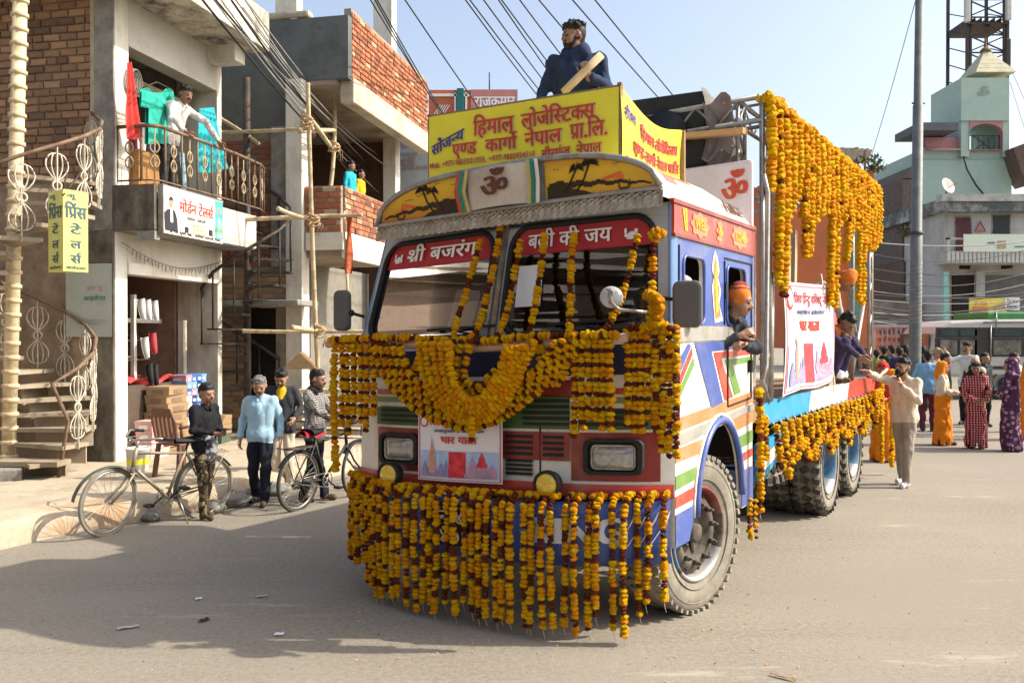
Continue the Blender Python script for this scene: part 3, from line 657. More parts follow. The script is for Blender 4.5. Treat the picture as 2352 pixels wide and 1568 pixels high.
m = MB(); m.prism([(1.65, .93), (2.70, 1.09), (2.70, .99), (1.65, .80)], (0, .016, 0), (1, 0, 0), (0, 0, 1), (0, -.0, 0)) if False else m.add([(1.65, .015, .93), (2.70, .015, 1.09), (2.70, .015, 1.0), (1.65, .015, .80)], [(0, 1, 2, 3)]); part(m, 'side_guard_paint', C_white, fix=False)
def ring_profile(R, w, tread):
    return [(R*.60, -w*.42), (R*.66, -w*.48), (R*.80, -w*.52), (R*.92, -w*.50), (R*.985, -w*.43), (R, -w*.36), (R, w*.36), (R*.985, w*.43), (R*.92, w*.50), (R*.80, w*.52), (R*.66, w*.48), (R*.60, w*.42)]
def wheel(c, R, w, style, parent, yaw=0, inner=False):
    """axis along local y, outer face towards -y"""
    wh = thing('wheel', None, None); wh.parent = parent; wh.location = c; wh.rotation_euler = (0, 0, yaw)
    Mx = Matrix.Rotation(PI/2, 4, 'X')                       # lathe z -> -y
    m = MB(); m.lathe(ring_profile(R, w, 0), 48, Mx, cap=False); m.build('tyre', C_tyre, wh)
    m = MB(); nb = 46 if style == 'front' else 30; dp = .012 if style == 'front' else .03
    for k in range(nb):
        a = 2*PI*k/nb; Rm = Matrix.Rotation(a, 3, 'Y')
        for sg in (-1, 1):
            m.box(Rm @ Vector((R*.985, sg*w*.40, 0)), (dp*2.4, w*.26, 2*PI*R/nb*.55), Rm @ Matrix.Rotation(sg*.2, 3, 'X'))
        if style != 'front': m.box(Rm @ Vector((R+.004, 0, 0)), (dp, w*.30, 2*PI*R/nb*.6), Rm @ Matrix.Rotation(.5 if k % 2 else -.5, 3, 'X'))
    for sg in (-1, 1):
        for rr in (.70, .88): m.tube([Vector((R*rr*math.cos(a), sg*w*.512 if rr < .85 else sg*w*.508, R*rr*math.sin(a))) for a in [2*PI*k/40 for k in range(40)]], .005, 4, closed=True)
    m.build('tread', C_tyre if style == 'front' else C_tread, wh)
    if inner: return wh
    if style == 'front':
        m = MB(); m.lathe([(R*.615, w*.46), (R*.60, w*.50), (R*.575, w*.49), (R*.55, w*.36), (R*.53, w*.20)], 40, Mx, cap=False); m.use(C_rim); rim = m.build('rim', C_rimwhite, wh, fix=False)
        for i, f in enumerate(rim.data.polygons):
            pass
        rim.data.materials.append(C_rimred); rim.data.materials.append(C_rimblue); rim.data.materials.append(C_rim)
        for f in rim.data.polygons:
            c_ = f.center; ang = math.degrees(math.atan2(c_.z, c_.x)) % 360
            f.material_index = 1 if 20 < ang < 120 else 2 if 140 <= ang < 215 else 0 if 225 < ang < 335 else 3
        m = MB(); m.lathe([(R*.54, w*.20), (R*.50, w*.30), (R*.44, w*.38), (R*.40, w*.38), (R*.33, w*.36), (R*.31, w*.18), (R*.12, w*.15), (R*.12, w*.42), (R*.09, w*.44), (0, w*.44)], 40, Mx, cap=False); m.build('hub', C_rim, wh, fix=False)
        m = MB()
        for k in range(10):
            a = 2*PI*k/10+.2; p = Vector((R*.37*math.cos(a), -w*.38, R*.37*math.sin(a))); m.tube([p, p+Vector((0, -.035, 0))], .02, 6); m.tube([p+Vector((0, -.03, 0)), p+Vector((0, -.06, 0))], .011, 6)
        split_build(m, 'wheel_nut', C_rim, wh)
        m = MB()
        for k in range(10):
            a = 2*PI*k/10+.5; p = Vector((R*.475*math.cos(a), -w*.345, R*.475*math.sin(a))); m.ball(p, (.016, .008, .016), 8, 4)
        for k in range(5):
            a = 2*PI*k/5; m.beam(Vector((R*.11*math.cos(a), -w*.19, R*.11*math.sin(a))), Vector((R*.31*math.cos(a), -w*.17, R*.31*math.sin(a))), .03, .012, up=(0, 1, 0))
        m.build('hand_holes', C_dark, wh)
    else:
        m = MB(); m.lathe([(R*.615, w*.46), (R*.60, w*.50), (R*.575, w*.48), (R*.545, w*.2), (R*.53, -w*.25), (R*.30, -w*.32), (R*.18, -w*.3), (R*.17, w*.05), (0, w*.08)], 36, Mx, cap=False); rim = m.build('rim', C_rimblue, wh, fix=False)
        rim.data.materials.append(C_rim); rim.data.materials.append(C_rimwhite)
        for f in rim.data.polygons:
            c_ = f.center; rr = math.hypot(c_.x, c_.z); f.material_index = 1 if rr < R*.52 else (2 if c_.z < -R*.35 else 0)
    return wh
wheel((.02, .15, .565), .565, .29, 'front', truck, -.2); wheel((0, 2.28, .565), .565, .29, 'front', truck, .05, True)
for s in (4.13, 5.52):
    wheel((s, .12, .55), .55, .30, 'rear', truck); wheel((s, .46, .55), .55, .28, 'rear', truck, 0, True); wheel((s, 2.2, .55), .55, .30, 'rear', truck, 0, True)
sw = wheel((2.35, .55, .62), .50, .26, 'rear', truck, .0, True); sw.rotation_euler = (PI/2-.25, 0, .0); sw.name = 'spare_wheel'
# deck with painted edge board
m = MB(); m.bb(1.22, 6.85, .0, 2.45, 1.26, 1.42); part(m, 'deck', C_wood)
m = MB(); eb_ = [(1.42, 3.05, C_skyblue), (3.05, 5.0, C_white), (5.0, 6.86, C_red)]
for a, b, mm in eb_: m.use(mm).prism([(a, 1.22), (b, 1.22), (b+.12, 1.43), (a+(.12 if a > 1.5 else 0), 1.43)], (0, -.045, 0), (1, 0, 0), (0, 0, 1), (0, .043, 0))
part(m, 'edge_board', None)
m = MB()
for k in range(22):
    s = 1.6+.245*k; m.tube([Vector((s, -.055, 1.24)), Vector((s, -.085, 1.225)), Vector((s, -.085, 1.195)), Vector((s, -.055, 1.185))], .008, 5)
part(m, 'tie_hooks', C_steel)
# pale bulkhead behind the cab with its om sign
m = MB(); m.bb(1.14, 1.20, -.03, 2.43, 1.42, 3.47); bh = part(m, 'bulkhead', mat('bulkhead_lilac_paint', (.62, .55, .58), .5, var=.06, dirt=(.5, .42, .4), damt=.35))
bevel(bh, .03)
m = MB(); letters(m, 'ॐ', (1.14, .235, 3.13), (0, -1, 0), (0, 0, 1), .19, .23, .035, n=(-1, 0, 0), lift=.005); part(m, 'om_sign', C_red, bh, fix=False)
# steel truss frame of the float: two towers, top rails and braces
def truss(mb, a, b, w=.16, n=8, r=.022, side=Vector((0, 1, 0))):
    a = Vector(a); b = Vector(b); s_ = side*w; mb.tube([a, b], r, 6); mb.tube([a+s_, b+s_], r, 6)
    for k in range(n):
        p = a+(b-a)*(k/n); q = a+(b-a)*((k+1)/n)
        mb.tube([p, q+s_] if k % 2 else [p+s_, q], r*.6, 5)
def framepart(name, fn):
    m = MB(); fn(m); return part(m, name, C_steel)
framepart('frame_tower', lambda m: (truss(m, (1.38, -.05, 1.42), (1.34, -.05, 4.03), .20, 12, .024, Vector((1, 0, 0))), truss(m, (1.38, .16, 1.42), (1.34, .16, 4.03), .20, 12, .018, Vector((1, 0, 0)))))
framepart('frame_tower', lambda m: (truss(m, (6.45, -.04, 1.42), (6.45, -.04, 4.05), .20, 12, .024, Vector((1, 0, 0))), truss(m, (6.45, .20, 1.42), (6.45, .20, 4.05), .20, 12, .018, Vector((1, 0, 0)))))
framepart('frame_tower', lambda m: truss(m, (1.38, 2.3, 1.42), (1.34, 2.3, 4.03), .20, 10, .024, Vector((1, 0, 0))))
framepart('frame_tower', lambda m: truss(m, (6.45, 2.3, 1.42), (6.45, 2.3, 4.05), .20, 10, .024, Vector((1, 0, 0))))
framepart('top_rail', lambda m: (truss(m, (1.34, -.05, 4.03), (6.65, -.05, 4.07), .20, 20, .024, Vector((0, 0, -1))), truss(m, (1.34, .18, 4.03), (6.65, .18, 4.07), .20, 20, .018, Vector((0, 0, -1)))))
framepart('top_rail', lambda m: (truss(m, (1.34, -.05, 4.03), (1.34, 2.3, 4.03), .20, 12, .024, Vector((0, 0, -1))), truss(m, (1.56, -.05, 4.03), (1.56, 2.3, 4.03), .20, 12, .018, Vector((0, 0, -1)))))
framepart('top_rail', lambda m: truss(m, (6.65, -.05, 4.07), (6.65, 2.3, 4.07), .20, 10, .024, Vector((0, 0, -1))))
framepart('top_rail', lambda m: truss(m, (1.34, 2.3, 4.03), (6.65, 2.3, 4.07), .20, 20, .024, Vector((0, 0, -1))))
framepart('frame_brace', lambda m: (m.tube([(5.55, .02, 1.43), (6.45, .02, 2.5)], .03, 6), m.tube([(6.45, .05, 1.5), (5.6, .05, 2.6)], .02, 6), m.tube([(5.55, 0, 1.43), (5.55, 0, 4.0)], .024, 6)))
framepart('frame_brace', lambda m: (m.tube([(1.62, -.04, 1.42), (1.66, -.04, 2.55)], .035, 8), m.tube([(1.50, -.04, 1.42), (1.62, -.04, 2.55)], .02, 8), m.tube([(1.36, -.04, 1.8), (1.72, -.04, 1.8)], .02, 6), m.tube([(1.36, -.04, 2.5), (1.72, -.04, 2.5)], .02, 6)))
framepart('grab_pipe', lambda m: m.tube([(1.16, -.08, 1.5), (1.12, -.12, 1.62), (1.24, -.12, 1.75), (1.27, -.12, 3.2), (1.25, -.09, 3.35)], .02, 6))
# inside wall of the float, boards and canvas behind the garlands
m = MB(); m.bb(1.9, 5.5, 1.3, 1.36, 1.42, 3.75); part(m, 'backdrop_board', mat('backdrop_brown_cloth', (.13, .105, .09), .95, var=.3, dirt=(.22, .19, .16), damt=.4))
m = MB(); m.bb(2.55, 3.35, .7, .85, 1.43, 3.1); m.bb(3.4, 4.1, .8, .95, 1.43, 3.3); part(m, 'cabinet_board', mat('pale_grey_board', (.34, .33, .31), .8))
m = MB(); m.beam((3.55, .3, 1.45), (3.75, .35, 3.25), .05, .10); m.beam((3.75, .3, 1.45), (4.05, .35, 3.2), .05, .10); m.beam((4.2, -.03, 1.35), (3.95, .1, 2.35), .035, .07); m.beam((4.35, -.03, 1.35), (4.2, .1, 2.7), .035, .05); part(m, 'leaning_plank', mat('pale_plank', (.46, .36, .24), .8, var=.15, scale=20))

# mirrors
def mirror(c, w, h, name, arm, tilt=0):
    mr = thing(name, None, None); mr.parent = truck; mr.location = c; mr.rotation_euler = (0, 0, tilt)
    m = MB(); pl = rrect(-w/2, w/2, -h/2, h/2, .05, 4); m.prism(pl, (-.05, 0, 0), (0, 1, 0), (0, 0, 1), (.06, 0, 0)); o = m.build('shell', mat('mirror_grey_plastic', (.10, .098, .092), .65, var=.1), mr); bevel(o, .02)
    m = MB(); vs, fs = fill(rrect(-w/2+.02, w/2-.02, -h/2+.02, h/2-.02, .04, 4)); m.add([Vector((.012, a, b)) for a, b in vs], fs); m.build('mirror_glass', C_chrome, mr)
    m = MB(); m.tube([Vector(p) for p in arm], .014, 6); m.ball(arm[0], .03); m.build('arm', C_black, mr)
    return mr
mirror((-.74, -.17, 2.20), .19, .30, 'side_mirror', [(0, .07, .03), (.04, .16, .04)], .25)
mirror((-.80, 2.72, 2.20), .17, .33, 'side_mirror', [(0, -.08, -.02), (.05, -.18, -.05)], -.1)
mr = thing('round_mirror', None, None); mr.parent = truck; mr.location = (-1.0, .245, 2.245)
Mx = Matrix.Rotation(-PI/2+.35, 4, 'Y') @ Matrix.Rotation(.5, 4, 'X')
m = MB(); m.lathe([(0, .026), (.04, .022), (.068, .010), (.075, 0), (.072, -.010), (0, -.016)], 28, Mx); m.build('shell', mat('mirror_white_shell', (.42, .41, .38), .4, coat=.2), mr)
m = MB(); m.tube([(-.03, .0, .05), (-.04, -.02, -.04), (-.02, -.06, -.08), (.06, -.12, -.09), (.16, -.24, -.10)], .012, 8); m.tube([(-.035, .02, .05), (-.035, -.03, .03), (-.035, 0, -.04)], .007, 6); m.build('arm', C_chrome, mr)
# ------------------------------------------------------------------ left side of the street: frame S runs along the shop front
S = Frame(G(265, 1063, .25), math.radians(78))
SM = S.mat()
K_white = mat('shop_white_paint', (.70, .67, .58), .8, var=.07, scale=3, dirt=(.42, .36, .27), dscale=1.3, damt=.42, bump=.15, bscale=25, streak=.35)
K_stain = mat('stained_white_plaster', (.62, .58, .48), .85, var=.1, dirt=(.10, .09, .07), dscale=2.2, damt=.55, bump=.2, streak=.4)
K_conc = mat('raw_concrete', (.27, .26, .235), .9, var=.15, dirt=(.14, .13, .11), dscale=2.5, damt=.5, bump=.3, bscale=30)
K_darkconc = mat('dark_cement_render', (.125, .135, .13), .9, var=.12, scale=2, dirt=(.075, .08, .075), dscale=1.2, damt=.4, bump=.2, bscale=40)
K_tan = mat('tan_plaster', (.33, .255, .175), .9, var=.14, dirt=(.15, .11, .07), dscale=1.0, damt=.55, bump=.3, bscale=18)
K_sooty = mat('sooty_plaster', (.20, .175, .14), .92, var=.2, dirt=(.055, .047, .038), dscale=1.8, damt=.65, bump=.35, bscale=20, streak=.5)
K_mortar = mat('mortar', (.30, .26, .20), .95, var=.15, dirt=(.12, .10, .07), damt=.4)
K_soffit = mat('board_marked_soffit', (.33, .28, .215), .9, var=.15, dirt=(.18, .14, .1), damt=.45, bump=.2)
K_brick = [mat('brick_%s' % n, c, .9, var=.22, scale=9, dirt=d, dscale=7, damt=.35, bump=.5, bscale=45) for n, c, d in (('brown', (.245, .15, .092), (.13, .085, .055)), ('orange', (.30, .185, .112), (.2, .12, .07)), ('dark', (.17, .105, .07), (.09, .065, .05)), ('pale', (.38, .23, .13), (.25, .18, .12)))]
K_rbrick = [mat('red_brick_%s' % n, c, .9, var=.2, scale=9, dirt=d, dscale=8, damt=.35, bump=.4, bscale=45) for n, c, d in (('red', (.37, .125, .06), (.25, .13, .08)), ('orange', (.43, .17, .08), (.3, .18, .1)), ('dark', (.24, .09, .05), (.16, .08, .05)), ('pale', (.5, .33, .2), (.4, .3, .2)))]
K_bamboo = mat('bamboo', (.50, .40, .25), .6, var=.2, scale=5, dirt=(.3, .22, .13), dscale=6, damt=.35)
K_iron = mat('dark_iron', (.05, .045, .04), .6, .3, var=.3, dirt=(.13, .07, .04), dscale=9, damt=.35)
K_rust = mat('rusty_rail', (.20, .13, .085), .75, .1, var=.25, dirt=(.10, .06, .04), dscale=8, damt=.45)
K_cream = mat('cream_iron_paint', (.55, .50, .40), .65, var=.12, dirt=(.3, .22, .15), dscale=9, damt=.4)
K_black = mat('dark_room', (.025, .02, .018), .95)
K_rope = mat('jute_rope', (.38, .27, .15), .95, var=.3, scale=40)

def brick_mesh(l, h, d, seed):
    """a slightly worn brick, facing -x, back at x=0"""
    rr = random.Random(seed); m = MB(); j = lambda a: rr.uniform(-a, a)
    e = .008; pts = []
    for (x, f) in ((0, 0), (-d+e, 0), (-d, e)):
        for (y, z) in ((-l/2+f, -h/2+f), (l/2-f, -h/2+f), (l/2-f, h/2-f), (-l/2+f, h/2-f)): pts.append((x+j(.003), y+j(.006), z+j(.005)))
    fs = [(8, 9, 10, 11)]
    for a in (0, 4):
        for k in range(4): fs.append((a+k, a+(k+1) % 4, a+4+(k+1) % 4, a+4+k))
    return m, pts, fs
def brick_wall(parent, fn, w, h, seed, mats, bl=.245, bh=.085, gap=.018, d=.03, face_rot=0., cap=300, hole=None, origin=(0, 0, 0), prob=1.):
    """bricks as parts over a wall of w x h; fn(u, z) -> local point on the wall, face_rot turns a brick's -x face outwards"""
    rr = random.Random(seed); base = []
    for k in range(6):
        m, pts, fs = brick_mesh(bl, bh, d+rr.uniform(-.008, .008), seed*10+k); m.add(pts, fs)
        for mm in mats: pass
        base.append(m)
    meshes = [[b.mesh('brick', mm) for mm in mats] for b in base]
    for row in meshes:
        for me in row:
            bm = bmesh.new(); bm.from_mesh(me); bmesh.ops.recalc_face_normals(bm, faces=bm.faces); bm.to_mesh(me); bm.free()
    rows = int(h/(bh+gap)); n = 0; rest = MB(); rest.mats = list(mats)
    for r in range(rows):
        z = (r+.5)*(bh+gap); u = -(r % 2)*bl*.5-rr.uniform(0, .06)
        while u < w:
            L = bl*(1 if rr.random() < .85 else .6); c = u+L/2; u += L+gap
            s0, s1 = max(c-L/2, 0), min(c+L/2, w)
            if s1-s0 < .05 or (hole and hole(c, z)): continue
            ci = rr.choices(range(len(mats)), (5, 4, 2, 1))[0]
            p = fn((s0+s1)/2, z); rot = Matrix.Rotation(face_rot, 4, 'Z'); Mx = Matrix.Translation(p) @ rot @ Matrix.Rotation(rr.uniform(-.012, .012), 4, 'X') @ Matrix.Diagonal((1+rr.uniform(-.25, .25), (s1-s0)/bl, 1, 1))
            if n < cap:
                o = bpy.data.objects.new('brick', meshes[rr.randrange(6)][ci]); COL.objects.link(o); o.parent = parent; o.matrix_local = Mx
            else:
                b = base[rr.randrange(6)]; rest.cur = ci; rest.add([Mx @ Vector(v) for v in b.v], b.f)
            n += 1
    if rest.f: rest.build('brickwork', None, parent, kind='stuff')
def pc(parent, name, mm, *boxes, bev=0):
    m = MB()
    for b in boxes: m.bb(*b)
    if name in ('front_column', 'roof_column', 'front_pilaster', 'balcony_edge', 'frame'):
        q = split_build(m, name, mm, parent)
        if bev: [bevel(x, bev) for x in q]
        return q[0]
    o = m.build(name, mm, parent)
    if bev: bevel(o, bev)
    return o

# pavement and kerb
kerb = [G(-420, 1345)]+[G(*p) for p in ((0, 1262), (175, 1225), (370, 1190), (560, 1150), (760, 1095), (900, 1058), (1010, 1036))]
kd = (kerb[-1]-kerb[-2]).normalized(); kerb += [kerb[-1]+kd*8, kerb[-1]+kd*40]
m = MB(); rr = random.Random(4)
kk = []
for a, b in zip(kerb[:-1], kerb[1:]):
    n = max(1, int((b-a).length/.35)); n = min(n, 14); kk += [a+(b-a)*j/n for j in range(n)]
kk.append(kerb[-1]); left = Vector((-.85, .5, 0))
rows = []
for i, p in enumerate(kk):
    d = (kk[min(i+1, len(kk)-1)]-kk[max(i-1, 0)]).normalized(); nrm = Vector((-d.y, d.x, 0)); h = .24 if i < 22 else .2; w = rr.uniform(-.03, .03)
    rows.append([p+nrm*(0+w)+Vector((0, 0, -.02)), p+nrm*(.02+w*.8)+Vector((0, 0, h*.55)), p+nrm*(.07+w*.6)+Vector((0, 0, h*.92)), p+nrm*(.16+rr.uniform(-.03, .03))+Vector((0, 0, h+rr.uniform(-.008, .012))), p+nrm*.5+Vector((0, 0, h+.02))])
m.add([q for r in rows for q in r], [(i*5+j, (i+1)*5+j, (i+1)*5+j+1, i*5+j+1) for i in range(len(rows)-1) for j in range(4)], True)
K_kerb = mat('worn_kerb_cement', (.44, .37, .27), .92, var=.15, scale=3, dirt=(.40, .24, .12), dscale=1.6, damt=.42, bump=.5, bscale=14)
m.build('kerb', K_kerb, kind='structure')
m = MB()
inner = [r[4] for r in rows]; far = [q+Vector((-9, 3, .03)) for q in inner]
m.add(inner+far, [(i, i+1, len(inner)+i+1, len(inner)+i) for i in range(len(inner)-1)]); m.build('pavement', mat('dusty_pavement', (.42, .36, .265), .93, var=.12, scale=1.5, dirt=(.30, .24, .17), dscale=1.8, damt=.45, bump=.35, bscale=22), kind='structure')

# ---- white shop building
b1 = thing('shop_building', 'two storey white shop building with open shop, balcony and brick side wall', 'building', SM)
pc(b1, 'side_wall', K_mortar, (.03, .35, .3, 3.2, 4.1, 9.0))
pc(b1, 'plaster_wall', K_tan, (-.02, .30, .42, 3.4, .1, 4.1))
pc(b1, 'stained_corner', K_sooty, (-.035, .0, .0, .43, .1, 3.44), bev=.03)
pc(b1, 'corner_column', K_conc, (-.03, .04, .0, .30, 3.44, 9.0))
pc(b1, 'cement_bead', mat('lime_mortar_bead', (.42, .36, .24), .95, var=.2, bump=.8, bscale=12), (-.012, .1, .29, .37, 4.1, 9.0))
wb = [o for o in bpy.data.objects if o.name == 'side_wall'][0]
brick_wall(wb, lambda u, z: Vector((.032, .36+u, 4.14+z)), 1.75, 2.95, 3, K_brick, .25, .088, .020, .035)
pc(b1, 'front_column', K_white, (.0, .26, -.005, .28, .15, 3.44), (.0, .30, -.005, .28, 4.0, 6.75), bev=.01)
pc(b1, 'front_pilaster', K_white, (2.61, 2.74, -.005, .75, .15, 3.44), (2.60, 2.74, -.005, .75, 4.0, 6.75), bev=.01)
pc(b1, 'shop_lintel', K_white, (.26, 2.61, -.004, .25, 2.86, 3.44), bev=.01)
pc(b1, 'lower_band', mat('painted_lintel_edge', (.74, .70, .6), .8, var=.06, dirt=(.5, .45, .35), damt=.35), (.26, 2.61, -.03, -.002, 2.86, 3.02))
pc(b1, 'upper_lintel', mat('grey_white_lintel', (.56, .54, .47), .85, var=.06, dirt=(.4, .35, .28), damt=.4), (.30, 2.60, -.004, .3, 6.05, 6.75), bev=.01)
pc(b1, 'side_return', K_white, (2.70, 2.745, .75, 3.0, .15, 6.75))
pc(b1, 'floor_slab', K_conc, (.0, 2.72, .0, 3.0, 3.44, 4.0))
pc(b1, 'shop_plinth', mat('shop_plinth_cement', (.36, .32, .25), .9, var=.15, dirt=(.2, .17, .12), damt=.4), (.27, 2.6, .0, 2.6, .1, .52))
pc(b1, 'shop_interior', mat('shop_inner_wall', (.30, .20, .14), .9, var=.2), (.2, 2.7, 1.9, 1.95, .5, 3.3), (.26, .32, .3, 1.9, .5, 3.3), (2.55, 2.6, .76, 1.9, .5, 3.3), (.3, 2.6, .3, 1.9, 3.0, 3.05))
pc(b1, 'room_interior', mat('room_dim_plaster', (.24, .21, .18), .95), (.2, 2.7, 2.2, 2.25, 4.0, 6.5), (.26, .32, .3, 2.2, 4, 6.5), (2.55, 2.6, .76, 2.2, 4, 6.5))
pc(b1, 'window_beam', mat('window_wood_beam', (.36, .28, .18), .85, var=.2), (.32, 2.56, .45, .58, 5.72, 5.86))
rs = pc(b1, 'roof_slab', K_stain, (-.6, 2.80, -.85, 3.0, 6.70, 7.35), bev=.02)
pc(b1, 'slab_bracket', K_white, (2.3, 2.62, -.5, -.004, 6.45, 6.7))
# balcony
pc(b1, 'balcony_slab', K_conc, (.0, 2.74, -.6, -.006, 3.42, 3.56))
pc(b1, 'balcony_cheek', K_sooty, (-.03, .03, -.62, -.006, 3.44, 4.05), (-.03, .03, -.004, .02, 3.44, 4.05))
pc(b1, 'balcony_fascia', K_white, (1.6, 2.76, -.62, -.55, 3.44, 3.98))
pc(b1, 'balcony_floor', K_conc, (.04, 2.74, -.55, 0, 3.9, 4.0))
m = MB(); m.tube([(.03, -.25+.25*math.sin(a), 3.43+.0) for a in (0, 1)], .02, 6)
pc(b1, 'bracket_step', K_conc, (-.02, .1, -.62, -.35, 3.30, 3.42))
rl = thing('balcony_railing', None, None); rl.parent = b1
path = [(.05, .0, 4.86), (.04, -.48, 4.86), (.12, -.6, 4.86), (1.0, -.63, 4.87), (2.0, -.64, 4.88), (2.9, -.62, 4.87), (3.25, -.50, 4.86)]
m = MB(); m.tube(path, .028, 8); m.build('handrail', K_rust, rl)
m = MB(); m.tube([(p[0], p[1], 4.12) for p in path], .014, 6); m.build('bottom_rail', K_rust, rl)
scroll = MB()
for sg in (-1, 1):
    for z0, up in ((.36, 1), (.36, -1)):
        pts = []
        for k in range(16):
            t = k/15; a = t*4.2; r = .05*(1-.55*t); pts.append(Vector((sg*(.012+.05*math.sin(a)*(1-.35*t)+.01*t), 0, z0+up*(.02+.22*t if t < .75 else .02+.22*.75-.12*(t-.75)/.25*.6+.0))))
        scroll.tube(pts, .011, 5)
scroll.tube([(0, 0, .02), (0, 0, .72)], .010, 5)
scm = scroll.mesh('scroll_ornament', mat('ornament_tan_paint', (.36, .27, .16), .7, var=.15))
barm = MB(); barm.tube([(0, 0, 0), (0, 0, .76)], .017, 6); barme = barm.mesh('baluster', K_rust)
def along(path, n):
    P = [Vector(p) for p in path]; L = [0]
    for a, b in zip(P, P[1:]): L.append(L[-1]+(b-a).length)
    out = []
    for k in range(n):
        s = L[-1]*k/(n-1); i = max(j for j in range(len(P)-1) if L[j] <= s+1e-9); f = (s-L[i])/max(L[i+1]-L[i], 1e-6); d = P[i+1]-P[i]; out.append((P[i]+d*f, math.atan2(d.y, d.x)))
    return out
for k, (p, a) in enumerate(along(path, 21)):
    o = link('baluster' if k % 2 == 0 else 'scroll_ornament', barme if k % 2 == 0 else scm, rl, M=TR((p.x, p.y, 4.11), a))
# coiled cable on the facade and clutter of small hooks
m = MB()
for k in range(5): m.tube([Vector((.30+.12*math.cos(a)+.02*k, -.03-.012*k, 5.55+.19*math.sin(a))) for a in [2*PI*j/22 for j in range(22)]], .007, 5, closed=True)
m.tube([(.36, -.03, 5.4), (.42, -.05, 5.1), (.52, -.06, 4.85), (.46, -.06, 4.75), (.38, -.05, 5.0), (.34, -.04, 5.35)], .007, 5)
m.build('cable_coil', mat('grey_cable', (.22, .21, .19), .6), label='coil of grey cable hanging on the white column above the balcony', cat='cable', M=SM)
# signs
sg1 = thing('shop_sign', 'white tailor sign board with red lettering on the balcony front', 'sign', SM)
m = MB(); m.bb(.06, 1.58, -.70, -.665, 3.40, 4.04); m.build('board', mat('sign_white_sheet', (.76, .74, .66), .55, var=.04, dirt=(.6, .55, .45), damt=.3), sg1)
m = MB(); m.bb(.04, .062, -.71, -.63, 3.39, 4.06); m.bb(.062, 1.6, -.70, -.66, 4.04, 4.06); m.build('frame', C_steel, sg1)
N0 = (0, -1, 0)
P_red = mat('sign_red_print', (.55, .06, .04), .6); P_black = mat('sign_black_print', (.03, .03, .035), .6); P_teal = mat('sign_teal_print', (.10, .48, .42), .6, var=.3, scale=5)
P_green = mat('sign_green_print', (.04, .27, .17), .6); P_blue = mat('sign_blue_print', (.035, .05, .17), .6); P_tan = mat('sign_tan_print', (.42, .33, .22), .6); P_navy = mat('sign_slate_print', (.06, .11, .15), .6); P_skin = mat('sign_skin_print', (.4, .25, .16), .6)
m = MB(); m.use(P_red); letters(m, 'मोर्डन टेलर्स', (.44, -.70, 3.74), (1, 0, 0), (0, 0, 1), .13, .86, .03, n=N0, lift=.004)
m.use(P_black); letters(m, 'जलेश्वर, महोत्तरी', (.62, -.70, 3.645), (1, 0, 0), (0, 0, 1), .035, .48, .01, n=N0, lift=.004)
letters(m, 'प्रो. राम कुमार साह - जलेश्वर महोत्तरी नेपाल', (.20, -.70, 3.42), (1, 0, 0), (0, 0, 1), .035, 1.3, .02, n=N0, lift=.004)
def flat(m, mm, x0, x1, z0, z1, y, lf=.004): m.use(mm).add([(x0, y-lf, z0), (x1, y-lf, z0), (x1, y-lf, z1), (x0, y-lf, z1)], [(0, 1, 2, 3)])
for i in range(4):
    for j in range(3): flat(m, P_tan, .76+.085*i, .83+.085*i, 3.60-.055*j-.045, 3.60-.055*j, -.70)
flat(m, P_black, .56, .66, 3.46, 3.54, -.70); flat(m, P_black, 1.18, 1.29, 3.48, 3.57, -.70)
flat(m, P_teal, 1.36, 1.575, 3.46, 4.03, -.70, .003)
vs, fs = fill([(.09, 3.44), (.40, 3.44), (.38, 3.62), (.33, 3.72), (.27, 3.75), (.15, 3.73), (.08, 3.68)]); m.use(P_black).add([(a, -.7045, b) for a, b in vs], fs)
vs, fs = fill([(.22, 3.56), (.28, 3.56), (.27, 3.74), (.22, 3.74)]); m.use(C_wtxt).add([(a, -.7055, b) for a, b in vs], fs)
m.use(P_skin).add([(.235+.045*math.cos(a), -.705, 3.83+.07*math.sin(a)) for a in [2*PI*k/14 for k in range(14)]], [tuple(range(14))])
m.use(P_black).add([(.235+.05*math.cos(a), -.7055, 3.86+.055*math.sin(a)) for a in [PI*k/8 for k in range(9)]], [tuple(range(9))])
m.use(P_skin).add([(1.47+.04*math.cos(a), -.705, 3.88+.06*math.sin(a)) for a in [2*PI*k/14 for k in range(14)]], [tuple(range(14))])
vs, fs = fill([(1.40, 3.48), (1.56, 3.48), (1.54, 3.72), (1.48, 3.80), (1.43, 3.74)]); m.use(mat('sign_pale_green_print', (.3, .55, .35), .6)).add([(a, -.705, b) for a, b in vs], fs)
m.build('print', None, sg1, fix=False)
# three-sided yellow sign with vertical lettering, hung by the stair
q0 = S.pt(112, 440, x=-1.75); 
sgn = thing('hanging_sign', 'yellow two faced hanging tailor sign with vertical lettering', 'sign', Matrix.Translation(S.w((q0.x, q0.y, 0))))
A0 = W(112, 440, 10.35); A1 = W(146, 430, 10.1); A2 = W(203, 440, 10.38); zb = W(146, 622, 10.1).z; zt = W(146, 434, 10.1).z; oo = S.w((q0.x, q0.y, 0))
def tri(z): return [Vector((p.x-oo.x, p.y-oo.y, z)) for p in (A0, A1, A2)]
m = MB(); b_, t_ = tri(zb), tri(zt); m.add(b_+t_, [(0, 1, 4, 3), (1, 2, 5, 4), (2, 0, 3, 5), (0, 2, 1), (3, 4, 5)]); m.build('panel', mat('sign_lemon_sheet', (.66, .64, .17), .55, var=.05, dirt=(.5, .5, .2), damt=.3), sgn)
m = MB()
